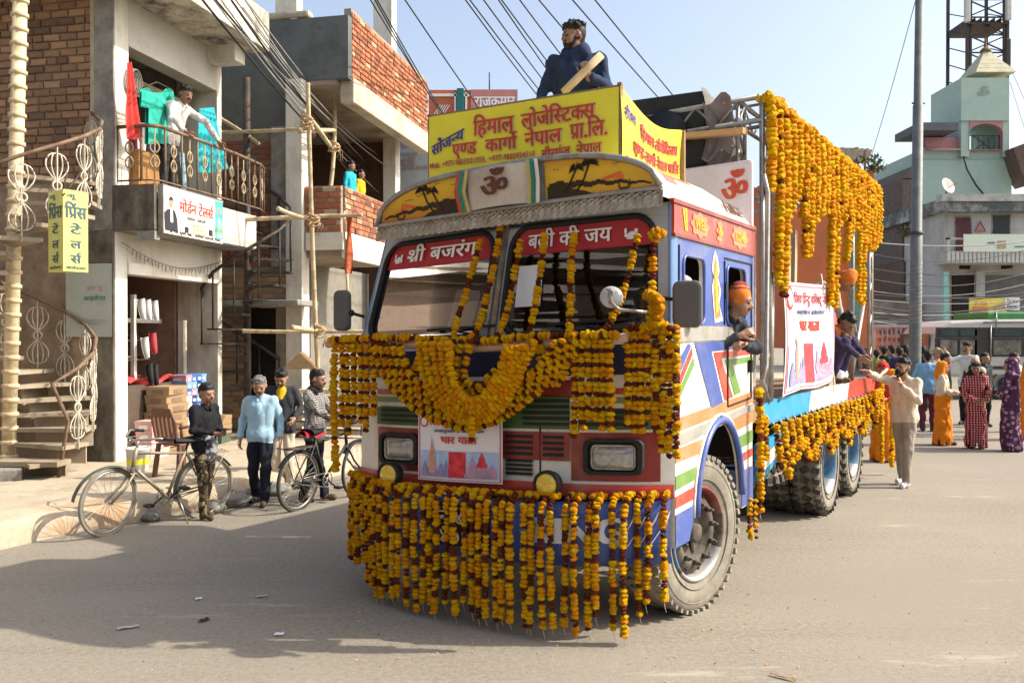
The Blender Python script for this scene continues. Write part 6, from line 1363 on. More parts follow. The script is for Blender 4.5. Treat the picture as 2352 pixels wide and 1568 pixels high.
# fringe of loops below the deck edge
for k in range(20):
    s = 1.62+.25*k; t = -.10; dz = .36+.10*math.sin(k*1.7)
    pts = [LW(s, t, 1.20)]+[LW(s+.25*u, t-.02, 1.18-dz*math.sin(PI*u)**.6) for u in [j/12 for j in range(1, 12)]]+[LW(s+.25, t, 1.20)]
    garland('%s marigold loop from the cab under the deck edge' % ORD[k], pts, .036, .038, 'mix', 'marigold loops under the deck edge')
garland('long marigold strand hanging behind the cab beside the step', [SP(1745, 898, -.14), SP(1748, 1040, -.14), SP(1746, 1178, -.14)], .036, None, 'mix', tail=True)
garland('short marigold strand beside the long one behind the cab', [SP(1757, 960, -.10), SP(1760, 1055, -.10)], .034, None, 'mix')
garland('thin low marigold string trailing near the road behind the step', [SP(1724, 1148, -.12), SP(1721, 1190, -.12), SP(1726, 1240, -.12)], .026, .036, 'mix')
garland('thin low marigold string ending just right of its twin behind the step', [SP(1737, 1150, -.12), SP(1735, 1195, -.12), SP(1738, 1236, -.12)], .024, .05, 'mix')
garland('long yellow marigold strand at the tail of the truck, left one', [LW(7.0, -.12, 1.42), LW(7.02, -.12, .9), LW(7.02, -.12, .22)], .036, None, 'yellow')
garland('long yellow marigold strand at the tail of the truck, right one', [LW(7.35, -.2, 1.50), LW(7.38, -.2, .9), LW(7.38, -.2, .10)], .038, None, 'yellow')
for k in range(3): garland('%s marigold loop at the truck tail' % ORD[k], [LW(6.5+.22*k, -.1, 1.24), LW(6.56+.22*k, -.12, .95-.03*k), LW(6.66+.22*k, -.12, .95), LW(6.72+.22*k, -.1, 1.24)], .036, .038, 'mix', 'marigold loops at the truck tail')
m = MB(); m.tube([Vector((0, 0, 0)), T.u*.7+Vector((0, 0, .08))], .02, 6); m.build('tail_pole', K_bamboo, label='short bamboo pole sticking out behind the truck deck', cat='pole', M=Matrix.Translation(LW(6.75, -.12, 1.43)))

# ------------------------------------------------------------------ banners and load on the truck
def poster_print(m, fn, w, h, lift=.004):
    """the procession poster: heading, date line, red title, picture strip; fn(a, b, lift) with a along, b up"""
    def R_(mm, a0, a1, b0, b1, l=lift): m.use(mm).grid(lambda u, v: fn((a0+(a1-a0)*u)*w, (b0+(b1-b0)*v)*h, l), max(1, int(30*(a1-a0))), max(1, int(14*(b1-b0))))
    def tx(s, mm, a, b, hh, ww, bold=.03): m.use(mm); letters(m, s, (0, 0, 0), (1, 0, 0), (0, 1, 0), hh*h, ww*w, bold, fn=lambda x, y, l: fn(a*w+x, b*h+y, l+.003))
    for (a0, a1, b0, b1) in ((.015, .985, .965, .975), (.015, .985, .02, .03), (.015, .03, .02, .97), (.97, .985, .02, .97)): R_(mat('poster_pink_border', (.6, .16, .2), .6), a0, a1, b0, b1)
    tx('विश्व हिन्दू परिषद् नेपाल', P_dred, .17, .81, .075, .78); tx('जनकपुरधाम से अयोध्याधाम', P_blue, .22, .705, .04, .58); tx('भार यात्रा', P_red, .30, .55, .095, .42, .04)
    R_(mat('poster_sky_print', (.38, .50, .70), .6, var=.2, scale=7), .04, .96, .06, .44); R_(mat('poster_red_print', (.58, .04, .05), .6, var=.5, scale=14), .40, .60, .06, .43, lift+.002)
    sil = mat('poster_temple_print', (.42, .25, .34), .6, var=.35, scale=16); sil2 = mat('poster_violet_print', (.28, .25, .42), .6, var=.35, scale=20)
    def temple(x0, x1, b0, mm, pk):
        m.use(mm)
        for (u, wd, hh) in pk:
            c = x0+(x1-x0)*u; wv = (x1-x0)*wd; q = [(c-wv, b0), (c+wv, b0), (c+wv, b0+hh*.5), (c+wv*.5, b0+hh*.75), (c, b0+hh), (c-wv*.5, b0+hh*.75), (c-wv, b0+hh*.5)]; m.add([fn(a*w, b*h, lift+.005+.0004*(len(m.f) % 7)) for a, b in q], [tuple(range(7))])
    temple(.05, .40, .07, sil2, ((.15, .1, .22), (.35, .12, .18), (.75, .14, .2), (.92, .07, .26), (.55, .3, .12))); temple(.05, .40, .12, mat('poster_statue_print', (.6, .3, .22), .6, var=.3, scale=18), ((.42, .12, .46), (.42, .06, .54)))
    temple(.60, .96, .07, sil, ((.2, .12, .30), (.5, .16, .24), (.8, .14, .2), (.35, .4, .1))); temple(.60, .96, .22, MATS['poster_red_print'], ((.5, .1, .22), (.5, .16, .1)))
    m.use(P_red).add([fn((.09+.055*math.cos(t))*w, .86*h+.055*w*math.sin(t), lift+.002) for t in [2*PI*k/20 for k in range(20)]], [tuple(range(20))]); m.use(C_wtxt).add([fn((.09+.038*math.cos(t))*w, .86*h+.038*w*math.sin(t), lift+.003) for t in [2*PI*k/20 for k in range(20)]], [tuple(range(20))])
P_dred = mat('poster_crimson_print', (.36, .025, .05), .6)
C_flex = mat('poster_white_flex', (.74, .72, .74), .5, var=.03)
# side poster on the float
sp_ = thing('procession_poster', 'large white procession poster tied to the side of the float', 'poster', T.mat())
def fside(a, b, l=0.): u = a/2.08; v = b/1.04; return Vector((1.89+a, -.085-l-.03*math.sin(5*u+2)*math.sin(PI*v)-.05*(1-v)*max(0, math.sin(9*u))**2*.5, 1.445+b+.06*u+.02*math.sin(7*u)*(1-v)))
m = MB(); m.grid(lambda a, b: fside(2.08*a, 1.04*b), 24, 12); m.build('sheet', C_flex, sp_, fix=False); m = MB(); poster_print(m, fside, 2.08, 1.04, .008); m.build('print', None, sp_, fix=False)
m = MB()
for a, b in ((0, 1.04), (2.08, 1.04), (0, 0), (2.08, 0)): m.tube([fside(a, b), fside(a, b)+Vector((0, .04, .07 if b else -.05))], .006, 5)
m.build('ties', K_rope, sp_)
# front poster between the headlights
fp_ = thing('procession_poster', 'small white procession poster taped over the truck grille', 'poster', T.mat())
def ffront(a, b, l=0.): p = fas(1.835-a, 1.0+b, .10+.015*math.sin(6*a)+l); q = warp(p); return q
m = MB(); m.grid(lambda a, b: ffront(.735*a, .50*b), 12, 8); m.build('sheet', C_flex, fp_, fix=False); m = MB(); poster_print(m, ffront, .735, .50, .004); m.build('print', None, fp_, fix=False)
# yellow logistics banner on its frame above the cab
yb = thing('yellow_banner', 'yellow logistics company banner on a frame above the cab roof', 'banner', T.mat())
P0 = T.pt(986, 270, x=-.72); P0b = T.pt(986, 400, x=-.72); P1 = T.pt(1421, 200, x=-.72); zb_ = 3.02
tL, tR = P0.y, P1.y; zTL, zTR = P0.z, P1.z
def fyel(a, b, l=0.):                     # a 0..1 from left, b 0..1 up
    t = tL+(tR-tL)*a; zt = zTL+(zTR-zTL)*a; return Vector((-.72-l-.012*math.sin(9*a)*math.sin(PI*b), t, zb_+(zt-zb_)*b))
m = MB(); m.grid(lambda a, b: fyel(a, b), 20, 8); m.build('front_cloth', C_yellow, yb, fix=False)
Hh, Ww = zTR-zb_, tL-tR
def ft(a, b, l): return fyel(a/Ww, b/Hh, l)
P_brick = mat('banner_red_print', (.52, .045, .035), .6); P_hal = mat('banner_white_halo', (.80, .72, .40), .6)
m = MB()
def ytxt(m, fn, s, x, y, h, w, c1, bold=.035, sl=0):
    for mm, bo, lf in ((P_hal, bold+.03, 0.), (c1, bold, .006)):
        m.use(mm); letters(m, s, (0, 0, 0), (1, 0, 0), (0, 1, 0), h, w, bo, slant=0, fn=lambda a, b, l: fn(x+a-(.012 if mm is P_hal else 0)*0, y+b+sl*a, l+lf))
def xa(px): return tL-T.pt(px, 300, x=-.72).y
def yline(s, p0, p1, y, h, c1, bold=.03, sl=0): ytxt(m, ft, s, xa(p0), y, h, xa(p1)-xa(p0), c1, bold, sl)
yline('सौजन्य', 994, 1068, .345, .075, mat('banner_navy_print', (.06, .05, .22), .6), .03, .33)
yline('हिमाल', 1090, 1180, .455, .105, P_brick); yline('लोजेस्टिक्स', 1198, 1368, .465, .095, P_brick)
yline('एण्ड', 1043, 1097, .325, .085, P_brick); yline('कार्गो', 1117, 1186, .328, .085, P_brick); yline('नेपाल', 1205, 1291, .332, .09, P_brick); yline('प्रा.लि.', 1312, 1399, .335, .10, P_brick)
yline('बीरगंज, नेपाल', 1244, 1384, .225, .062, P_brick, .025); yline('Mob. +977-9855021555, +977-9802924510', 989, 1228, .255, .036, P_brick, .01)
m.build('front_print', None, yb, fix=False)
E0 = T.pt(1425, 210, y=tR); E1 = T.pt(1574, 300, y=tR-.03)
def fys(a, b, l=0.):                      # side cloth, a 0..1 to the rear; its top edge sags
    s = -.72+(E1.x+.72)*a; zt = zTR+(E1.z-zTR)*a-.10*math.sin(PI*a)**1.2; return Vector((s, tR-.01-l-.02*math.sin(4*a+1)*math.sin(PI*b), 2.98+.02*a+(zt-2.98-.02*a)*b))
m = MB(); m.grid(lambda a, b: fys(a, b), 20, 8); m.build('side_cloth', mat('sign_yellow_print', (1, 1, 1)), yb, fix=False)
Ls = E1.x+.72
def fts(a, b, l): return fys(a/Ls, b/(zTR-2.98), l)
m = MB(); ytxt(m, fts, 'सौजन्य', .04, .50, .07, .17, MATS['banner_navy_print'], .03); ytxt(m, fts, 'हिमाल लोजेस्टिक्स', .30, .455, .085, .76, P_brick, .03); ytxt(m, fts, 'एण्ड कार्गो नेपाल प्रा.लि', .16, .29, .085, .94, P_brick, .03); ytxt(m, fts, 'बीरगंज, नेपाल', .56, .10, .06, .50, P_brick, .02); ytxt(m, fts, 'Mob. +977-9855021555', .04, .21, .03, .6, P_brick, .01)
m.build('side_print', None, yb, fix=False)
m = MB()
for a, b in (((-.70, tL, 2.9), (-.70, tL, zTL+.02)), ((-.70, tR, 2.9), (-.70, tR, zTR+.03)), ((-.70, tL, zTL), (-.70, tR, zTR)), ((E1.x, tR-.01, 2.95), (E1.x, tR-.01, E1.z)), ((E1.x, tL, 2.95), (E1.x, tL, E1.z)), ((-.70, tL, zTL), (E1.x, tL, E1.z))): m.beam(a, b, .03)
m.build('frame', C_wood, yb); m = MB(); m.grid(lambda a, b: Vector((-.70+(E1.x+.70)*a, tL+.01, 2.98+(zTL-2.98)*b)), 6, 3); m.build('far_side_cloth', C_yellow, yb, fix=False)
# loudspeakers under canvas behind the cab
def speaker(label, c, d, rz):
    t = thing('loudspeaker', label, 'speaker', T.mat() @ TR(c, rz), 'loudspeakers on the truck'); o = pc(t, 'cabinet', mat('black_speaker_cabinet', (.02, .021, .022), .6), (-d[0]/2, d[0]/2, -d[1]/2, d[1]/2, 0, d[2]), bev=.02)
    m = MB(); m.lathe([(.0, .0), (.10, -.02), (.19, .015), (.22, .02)], 24, Matrix.Translation((-d[0]/2-.012, 0, d[2]*.45)) @ Matrix.Rotation(-PI/2, 4, 'Y')); m.build('cone', mat('speaker_grille', (.045, .045, .048), .5, .4), t)
    m = MB(); m.bb(-.05, .05, -.1, .1, d[2], d[2]+.02); m.build('handle', C_steel, t)
speaker('upper black loudspeaker standing on the bulkhead behind the yellow banner', (1.65, .84, 3.50), (.65, .75, .66), .05)
speaker('black loudspeaker further left behind the yellow banner', (1.7, 1.68, 3.46), (.65, .75, .62), -.04)
m = MB(); m.grid(lambda a, b: Vector((1.26+.85*a+.02*math.sin(14*b), .46-.12*math.sin(PI*b)*(.4+.6*abs(math.sin(9*a)))-.05*b, 4.16-.72*b+.02*math.sin(11*a))), 24, 10); cv = m.build('canvas_sheet', mat('grey_canvas', (.16, .155, .14), .9, var=.2, bump=.4, bscale=8), label='grey canvas sheet draped beside the loudspeaker on the truck', cat='canvas', M=T.mat(), fix=False)
m = MB(); m.beam((1.20, .05, 3.72), (1.55, 1.9, 3.86), .09, .05); m.build('wood_batten', mat('raw_batten', (.50, .30, .14), .8), label='orange wood batten strapped across the loudspeakers', cat='batten', M=T.mat())
m = MB(); m.grid(lambda a, b: Vector((1.25+.12*math.sin(3*b), .20+.25*a, 3.55+.5*b+.05*math.sin(6*a))), 6, 6); m.build('cloth_bundle', mat('grey_cloth_bundle', (.22, .18, .19), .95, var=.3), label='rumpled grey cloth stuffed under the frame corner', cat='cloth', M=T.mat(), fix=False)
# drum and sacks at the tail of the deck
dr = thing('drum', 'red steel drum standing at the tail of the deck', 'drum', T.mat() @ TR((6.15, .55, 1.43))); m = MB(); m.lathe([(.27, 0), (.28, .02), (.275, .28), (.285, .30), (.275, .32), (.275, .56), (.285, .58), (.275, .60), (.28, .86), (.27, .88), (.25, .86), (0, .86)], 28); m.build('shell', C_red, dr)
def sack(label, c, d, seed):
    m = MB(); rr = random.Random(seed); m.ball((0, 0, d[2]), d, 16, 10); m.v = [(x*(1+.12*math.sin(5*y+seed)), y*(1+.08*math.sin(7*x)), max(0, z+.04*math.sin(8*x+3*y))) for x, y, z in m.v]; m.build('sack', mat('white_woven_sack', (.66, .63, .58), .8, var=.08, bump=.5, bscale=12), label=label, cat='sack', group='white sacks on the deck', M=T.mat() @ TR(c, .4*seed))
sack('white sack lying at the deck edge behind the poster', (5.0, .2, 1.43), (.38, .26, .12), 1); sack('upper white bundle beside the seated worker', (4.75, .35, 1.62), (.28, .24, .13), 2)
# ------------------------------------------------------------------ people: one continuous skin grown round a posed skeleton
def field(prims, res, noise=0., seed=0):
    lo = np.min([np.minimum(p[1], p[2])-max(p[3], p[4]) for p in prims], 0)-3*res; hi = np.max([np.maximum(p[1], p[2])+max(p[3], p[4]) for p in prims], 0)+3*res
    n = np.ceil((hi-lo)/res).astype(int)+1; Fd = np.full(n, 9., np.float32)
    ax = [lo[i]+res*np.arange(n[i]) for i in range(3)]
    for a0, a, b, ra, rb, lab, k in prims:
        mg = k+3*res+.02; l = np.minimum(a, b)-max(ra, rb)-mg; h = np.maximum(a, b)+max(ra, rb)+mg
        i0 = np.maximum(((l-lo)/res).astype(int), 0); i1 = np.minimum(((h-lo)/res).astype(int)+2, n); sl = tuple(slice(i0[i], i1[i]) for i in range(3))
        X, Y, Z = np.meshgrid(*[ax[i][sl[i]] for i in range(3)], indexing='ij', sparse=True)
        d = b-a; L = float(d@d)+1e-12; t = np.clip(((X-a[0])*d[0]+(Y-a[1])*d[1]+(Z-a[2])*d[2])/L, 0, 1)
        dist = np.sqrt((X-a[0]-t*d[0])**2+(Y-a[1]-t*d[1])**2+(Z-a[2]-t*d[2])**2)-(ra+(rb-ra)*t)
        f = Fd[sl]; hh = np.clip(.5+.5*(f-dist)/k, 0, 1); Fd[sl] = f+(dist-f)*hh-k*hh*(1-hh)
    if noise:
        rg = np.random.RandomState(seed); X, Y, Z = np.meshgrid(*ax, indexing='ij', sparse=True); w = 0
        for q in range(6):                        # creases: sharp valleys, mostly running down the cloth
            th = rg.uniform(0, 6.28); fr = rg.uniform(26, 62); vz = rg.uniform(-.45, .45); u = fr*(math.cos(th)*X+math.sin(th)*Y+vz*Z)+rg.uniform(0, 6)+1.6*np.sin(7*Z+q+4*X)+.8*np.sin(13*X+9*Y+q)
            w = w+(1.40-2*np.abs(np.sin(u*.5))**.7)
        w = w+1.4*np.sin(23*Z+5*np.sin(6*X+2)+4*Y)*np.sin(11*X+7*Y+1)
        Fd = Fd+(noise/2.2)*w.astype(np.float32)
    return Fd, lo
def nets(Fd, lo, res):
    s = Fd < 0; n = s.shape
    c = np.zeros([k-1 for k in n], np.int8); idx = [(i, j, k) for i in (0, 1) for j in (0, 1) for k in (0, 1)]
    for i, j, k in idx: c += s[i:n[0]-1+i, j:n[1]-1+j, k:n[2]-1+k]
    act = (c > 0) & (c < 8); ids = -np.ones(act.shape, np.int64); A = np.argwhere(act); ids[act] = np.arange(len(A))
    acc = np.zeros((len(A), 3)); cnt = np.zeros(len(A)); val = {q: Fd[A[:, 0]+q[0], A[:, 1]+q[1], A[:, 2]+q[2]] for q in idx}
    for q in idx:
        for d in range(3):
            if q[d] == 0:
                r = list(q); r[d] = 1; r = tuple(r); a, b = val[q], val[r]; m = (a < 0) != (b < 0); t = np.where(m, a/np.where(m, a-b, 1), 0)
                for e in range(3): acc[:, e] += np.where(m, q[e]+(t if e == d else 0), 0)
                cnt += m
    V = (A+acc/cnt[:, None])*res+lo; Q = []
    for d in range(3):
        a = [slice(0, n[e]) for e in range(3)]; b = list(a); a[d] = slice(0, n[d]-1); b[d] = slice(1, n[d]); x = s[tuple(a)] != s[tuple(b)]
        E = np.argwhere(x); e1, e2 = (d+1) % 3, (d+2) % 3; ok = (E[:, e1] > 0) & (E[:, e2] > 0) & (E[:, e1] < n[e1]-1) & (E[:, e2] < n[e2]-1); E = E[ok]
        def cell(o1, o2): B = E.copy(); B[:, e1] += o1; B[:, e2] += o2; return ids[B[:, 0], B[:, 1], B[:, 2]]
        q = np.stack([cell(-1, -1), cell(0, -1), cell(0, 0), cell(-1, 0)], 1); fl = s[E[:, 0], E[:, 1], E[:, 2]]; q[~fl] = q[~fl][:, ::-1]; Q.append(q)
    return V, np.concatenate(Q)
def labels_at(P, prims):
    best = np.full(len(P), 9.); lab = np.zeros(len(P), int)
    for a0, a, b, ra, rb, lb, k in prims:
        d = b-a; L = float(d@d)+1e-12; t = np.clip((P-a)@d/L, 0, 1); dist = np.linalg.norm(P-a-t[:, None]*d, axis=1)-(ra+(rb-ra)*t)
        m = dist < best; best[m] = dist[m]; lab[m] = lb
    return lab
def cp(a, b, ra, rb, lab, k=.02): return ('c', np.array(a, float), np.array(b, float), ra, rb, lab, k)
SKIN, HAIR, TOP, BOT, SHOE, EXT, EYE, LIP, TRIM = range(9)
def hand_prims(w, d, nrm, thumb, sc=1., curl=.5, lab=SKIN):
    """palm and five bent fingers from wrist w along d; nrm is the palm's back, thumb the side the thumb leaves from"""
    d = np.array(d, float); d /= np.linalg.norm(d); n = np.array(nrm, float); n -= d*(n@d); n /= np.linalg.norm(n); s = np.array(thumb, float); s -= d*(s@d)+n*(s@n); s /= np.linalg.norm(s); w = np.array(w, float); P = []; z = sc
    for q in (-.026, -.009, .009, .026): P.append(cp(w+s*q*.6*z, w+d*.085*z+s*q*z, .016*z, .0125*z, lab, .012))
    P.append(cp(w-d*.03*z, w+d*.02*z, .024*z, .022*z, lab, .012))
    for q, L in ((.028, .070), (.0095, .080), (-.0095, .074), (-.028, .058)):
        a = w+d*.085*z+s*q*z; dd = d*math.cos(curl*.7)-n*math.sin(curl*.7); b = a+dd*L*.5*z; d2 = d*math.cos(curl*1.9)-n*math.sin(curl*1.9); c = b+d2*L*.5*z
        P += [cp(a, b, .0095*z, .0088*z, lab, .004), cp(b, c, .0088*z, .0075*z, lab, .004)]
    a = w+d*.025*z+s*.028*z; b = a+(d*.65+s*.75-n*.25*curl)*.045*z; c = b+(d*.9+s*.2-n*.5*curl)*.035*z
    return P+[cp(a, b, .0125*z, .011*z, lab, .006), cp(b, c, .011*z, .009*z, lab, .005)]
def head_prims(c, R, o):
    """head about c, turned by R; local front is -y"""
    R = np.array(R); P = []; c = np.array(c, float)
    def a(p, q, ra, rb, lab, k=.012): P.append(cp(c+R@np.array(p, float), c+R@np.array(q, float), ra, rb, lab, k))
    a((0, .012, .035), (0, -.01, .03), .086, .08, SKIN, .02); a((0, -.028, -.03), (0, -.045, -.06), .062, .042, SKIN, .03); a((0, -.05, .0), (0, -.05, -.04), .05, .045, SKIN, .03)
    a((-.03, -.05, -.03), (.03, -.05, -.03), .038, .038, SKIN, .02)
    a((0, -.088, .018), (0, -.110, -.018), .009, .014, SKIN, .012); a((-.011, -.098, -.022), (.011, -.098, -.022), .009, .009, SKIN, .006)
    a((-.04, -.079, .03), (.04, -.079, .03), .014, .014, SKIN, .012)
    for sg in (-1, 1):
        a((sg*.078, .0, .0), (sg*.083, .012, .012), .013, .018, SKIN, .006); a((sg*.024, -.0885, .006), (sg*.040, -.085, .006), .0062, .0055, EYE, .004); a((sg*.016, -.0955, .033), (sg*.046, -.089, .035), .0042, .0035, HAIR, .003)
    a((-.017, -.094, -.046), (.017, -.094, -.046), .0075, .0075, LIP, .005)
    hs = o.get('hair', 'short')
    if hs in ('short', 'full', 'woman'):
        a((0, .030, .055), (0, .0, .062), .090, .082, HAIR, .012); a((0, .05, .0), (0, .06, -.03), .066, .05, HAIR, .02); a((-.04, -.045, .098), (.04, -.045, .098), .020, .020, HAIR, .02)
        rg = random.Random(int(abs(c[2])*1000) % 97)
        for k in range(26):
            th = rg.uniform(0, 6.28); u = rg.uniform(.2, 1)**.5; p = np.array((.078*math.cos(th)*u, .016+.085*math.sin(th)*u, .085+.062*(1-u*u)**.5)); a(p, p+np.array((rg.gauss(0, .014), rg.gauss(-.008, .012), rg.uniform(0, .014))), .019, .008, HAIR, .006)
        for sg in (-1, 1): a((sg*.062, .01, .03), (sg*.07, .015, -.012), .024, .012, HAIR, .01)
    if hs == 'full':
        rg = random.Random(5)
        for k in range(46):
            th = rg.uniform(0, 6.28); u = rg.uniform(.1, 1); p = np.array((.088*math.cos(th)*u**.5, .012+.088*math.sin(th)*u**.5, .085+.055*(1-u))); e = p+np.array((rg.gauss(0, .02)+.02, rg.gauss(0, .02), rg.uniform(.0, .03))); a(p, e, .024, .010, HAIR, .008)
    if o.get('beard'):
        a((0, -.055, -.078), (0, -.065, -.062), .036, .034, HAIR, .012)
        for sg in (-1, 1): a((sg*.062, -.01, -.012), (sg*.04, -.05, -.065), .016, .02, HAIR, .012)
        a((-.026, -.094, -.036), (.026, -.094, -.036), .006, .006, HAIR, .004)
    if o.get('moustache'): a((-.028, -.097, -.036), (.028, -.097, -.036), .008, .008, HAIR, .004)
    if hs == 'turban':
        for k in range(4): a((-.015, .008+.004*k, .052+.02*k), (.015, .004, .058+.02*k), .089-.010*k, .087-.010*k, EXT if k % 2 == 0 else TRIM if o.get('trim') else EXT, .01)
        a((0, .07, .0), (0, .075, .05), .045, .05, HAIR if not o.get('wrap') else EXT, .02)
    if hs == 'veil':
        a((0, .035, .06), (0, .0, .068), .098, .092, EXT, .02); a((0, .055, .0), (0, .075, -.14), .088, .10, EXT, .03)
        for sg in (-1, 1): a((sg*.055, .005, .03), (sg*.09, .02, -.13), .05, .06, EXT, .03)
        a((-.03, -.068, .082), (.03, -.068, .082), .022, .022, HAIR, .012)
    if hs == 'cap': a((0, .012, .06), (0, 0, .075), .092, .08, EXT, .012); a((0, -.06, .068), (0, -.10, .062), .05, .045, EXT, .012); a((0, .05, .0), (0, .06, -.02), .066, .05, HAIR, .02)
    return P
def rotm(yaw=0, pitch=0, roll=0): return np.array((Matrix.Rotation(yaw, 3, 'Z') @ Matrix.Rotation(pitch, 3, 'X') @ Matrix.Rotation(roll, 3, 'Y')))
SKINS = {'a': mat('brown_skin', (.36, .20, .125), .55, var=.1, scale=18), 'b': mat('dark_brown_skin', (.26, .14, .088), .55, var=.1, scale=18), 'c': mat('light_brown_skin', (.33, .18, .11), .55, var=.1, scale=18)}
HAIRM = mat('black_hair', (.014, .012, .011), .6, var=.3, scale=60); GREYH = mat('grey_hair', (.16, .15, .14), .7, var=.3, scale=60); EYEM = mat('dark_eye', (.055, .035, .028), .3); LIPM = mat('brown_lip', (.20, .075, .06), .5)
BASE = dict(pel=(0, 0, .93), chest=(0, .0, 1.28), neck=(0, .012, 1.435), head=(0, -.01, 1.585), shL=(.165, .012, 1.385), shR=(-.165, .012, 1.385), elL=(.225, .03, 1.12), elR=(-.225, .03, 1.12), wrL=(.235, -.04, .89), wrR=(-.235, -.04, .89), hipL=(.085, 0, .90), hipR=(-.085, 0, .90), knL=(.095, -.015, .50), knR=(-.095, -.015, .50), anL=(.10, .025, .085), anR=(-.10, .025, .085))
def person(label, loc, rz, h, J=None, top=None, bot=None, shoe=None, ext=None, skin='a', head=None, yaw=0, pitch=0, roll=0, sleeve='long', style='trousers', hands=(1, 1), curl=.5, res=.012, build=1., extra=(), bare=False, upper=False, group=None, seed=0, hair=HAIRM, trim=None, hem=.80, handinfo=None, noise=.0085):
    j = {k: np.array(v, float) for k, v in BASE.items()}
    for k, v in (J or {}).items(): j[k] = np.array(v, float)
    b = build; P = []
    # trunk
    for s_, sh, hp in ((1, 'shL', 'hipL'), (-1, 'shR', 'hipR')):
        P.append(cp(j['chest']*.42+j[sh]*.58+(0, 0, -.03), j[hp]*.75+j['pel']*.25+(j['chest']-j['pel'])*.18, .093*b, .097*b, TOP, .05)); P.append(cp(j['neck']+(0, 0, -.03), j[sh], .055*b, .064*b, TOP, .04))
    P.append(cp(j['chest'], j['pel']+(j['chest']-j['pel'])*.2, .112*b, .112*b, TOP, .05))
    P.append(cp(j['neck']+(0, .005, -.05), j['neck']+(0, 0, .0), .07, .058, TOP, .03))
    for q_ in (-1, 1): P.append(cp(j['neck']+(q_*.055, -.035, .012), j['neck']+(q_*.022, -.085, -.045), .018, .015, TOP, .006))
    sl = {'long': 1., 'short': .0, 'none': -1}[sleeve]
    for s_, e in (('L', 1), ('R', -1)):
        sh, el, wr = j['sh'+s_], j['el'+s_], j['wr'+s_]
        P.append(cp(sh, sh+(el-sh)*(1. if sl >= 0 else .35), .060*b, .047*b, TOP, .03))
        if sl < 0: P.append(cp(sh+(el-sh)*.3, el, .045, .04, SKIN, .02))
        P.append(cp(el, el+(wr-el)*(.93 if sl > 0 else 1), .047*b if sl > 0 else .041, .037*b if sl > 0 else .028, TOP if sl > 0 else SKIN, .02))
    if not upper:
        if style == 'trousers':
            P.append(cp(j['hipL']*.8+j['pel']*.2, j['hipR']*.8+j['pel']*.2, .108*b, .108*b, BOT, .04))
            for s_ in 'LR':
                P += [cp(j['hip'+s_], j['kn'+s_], .090*b, .066*b, BOT, .03), cp(j['kn'+s_], j['an'+s_]+(0, 0, .01), .066*b, .056*b, BOT, .02)]
            if hem:
                for q_ in (-.06, .06): P.append(cp(j['pel']+(q_, 0, .02), j['pel']+(q_, 0, hem-.84), .116*b, .120*b, TOP, .03))
        else:
            pl = j['pel']; mid = (j['knL']+j['knR'])/2; ft = (j['anL']+j['anR'])/2
            P += [cp(pl+(.04, 0, .03), mid+(.05, 0, 0), .135*b, .14*b, BOT, .05), cp(pl+(-.04, 0, .03), mid+(-.05, 0, 0), .135*b, .14*b, BOT, .05)]
            for q in range(7):
                a = 2*PI*q/7+seed; P.append(cp(mid+(.09*math.cos(a), .07*math.sin(a), -.02), (ft[0]+.18*math.cos(a), ft[1]+.15*math.sin(a), .055), .10, .045, BOT, .035))
            P += [cp(j['shL']+(-.03, -.04, .02), j['pel']+(-.12, -.07, .08), .07, .085, EXT, .04), cp(j['shL']+(0, .06, .0), j['pel']+(.10, .09, -.15), .06, .07, EXT, .04)]
        for s_ in 'LR':
            an = j['an'+s_]; ft_dir = np.array((0, -1, 0.)) if not (J and 'toe'+s_ in J) else np.array(J['toe'+s_], float)
            P += [cp(an+(0, .02, -.035), an+ft_dir*.13+(0, 0, -.05), .042, .036, SHOE, .02), cp(an+(0, 0, .03), an+(0, .0, -.03), .04, .042, SHOE if not bare else SKIN, .02)]
    for e in extra: P.append(cp(*e))
    sc = h/1.7
    V, Q = nets(*field(P, res, noise, seed+3), res); C_ = V[Q].mean(1); Lb = labels_at(C_, P)
    if hem and not upper and style == 'trousers' and j['pel'][2] > .8:
        body = np.abs(C_[:, 0]-j['pel'][0]) < .19; wob = .012*np.sin(14*C_[:, 0]+seed)
        Lb = np.where((Lb == BOT) & (C_[:, 2] > hem+wob), TOP, Lb); Lb = np.where((Lb == TOP) & (C_[:, 2] < hem+wob) & body & (np.hypot(C_[:, 0]*.8, C_[:, 1]-j['pel'][1]) < .17), BOT, Lb)
    Vs, Qs, Ls = [V], [Q], [Lb]; off = len(V)
    HP = head_prims(j['head'], rotm(yaw, pitch, roll), head or {}); HP.append(cp(j['neck']+(0, 0, -.05), j['head']+rotm(yaw, pitch)@np.array((0, .012, -.06)), .052, .05, SKIN, .02))
    rh = min(res, .0085); V, Q = nets(*field(HP, rh), rh); Vs.append(V); Qs.append(Q+off); Ls.append(labels_at(V[Q].mean(1), HP)); off += len(V)
    for i, s_ in enumerate('LR'):
        if not hands[i]: continue
        wr, el = j['wr'+s_], j['el'+s_]; d = (wr-el)/np.linalg.norm(wr-el); hi = (handinfo or {}).get(s_, {}); sgn = 1 if s_ == 'L' else -1
        HQ = hand_prims(wr+d*.02, hi.get('d', d), hi.get('n', (sgn*1., .2, .1)), hi.get('t', (0, -1, .1)), 1.0, hi.get('curl', curl)); rq = .0065 if res > .010 else .0055
        V, Q = nets(*field(HQ, rq), rq); Vs.append(V); Qs.append(Q+off); Ls.append(np.zeros(len(Q), int)); off += len(V)
    V = np.concatenate(Vs)*sc; Q = np.concatenate(Qs); Lb = np.concatenate(Ls)
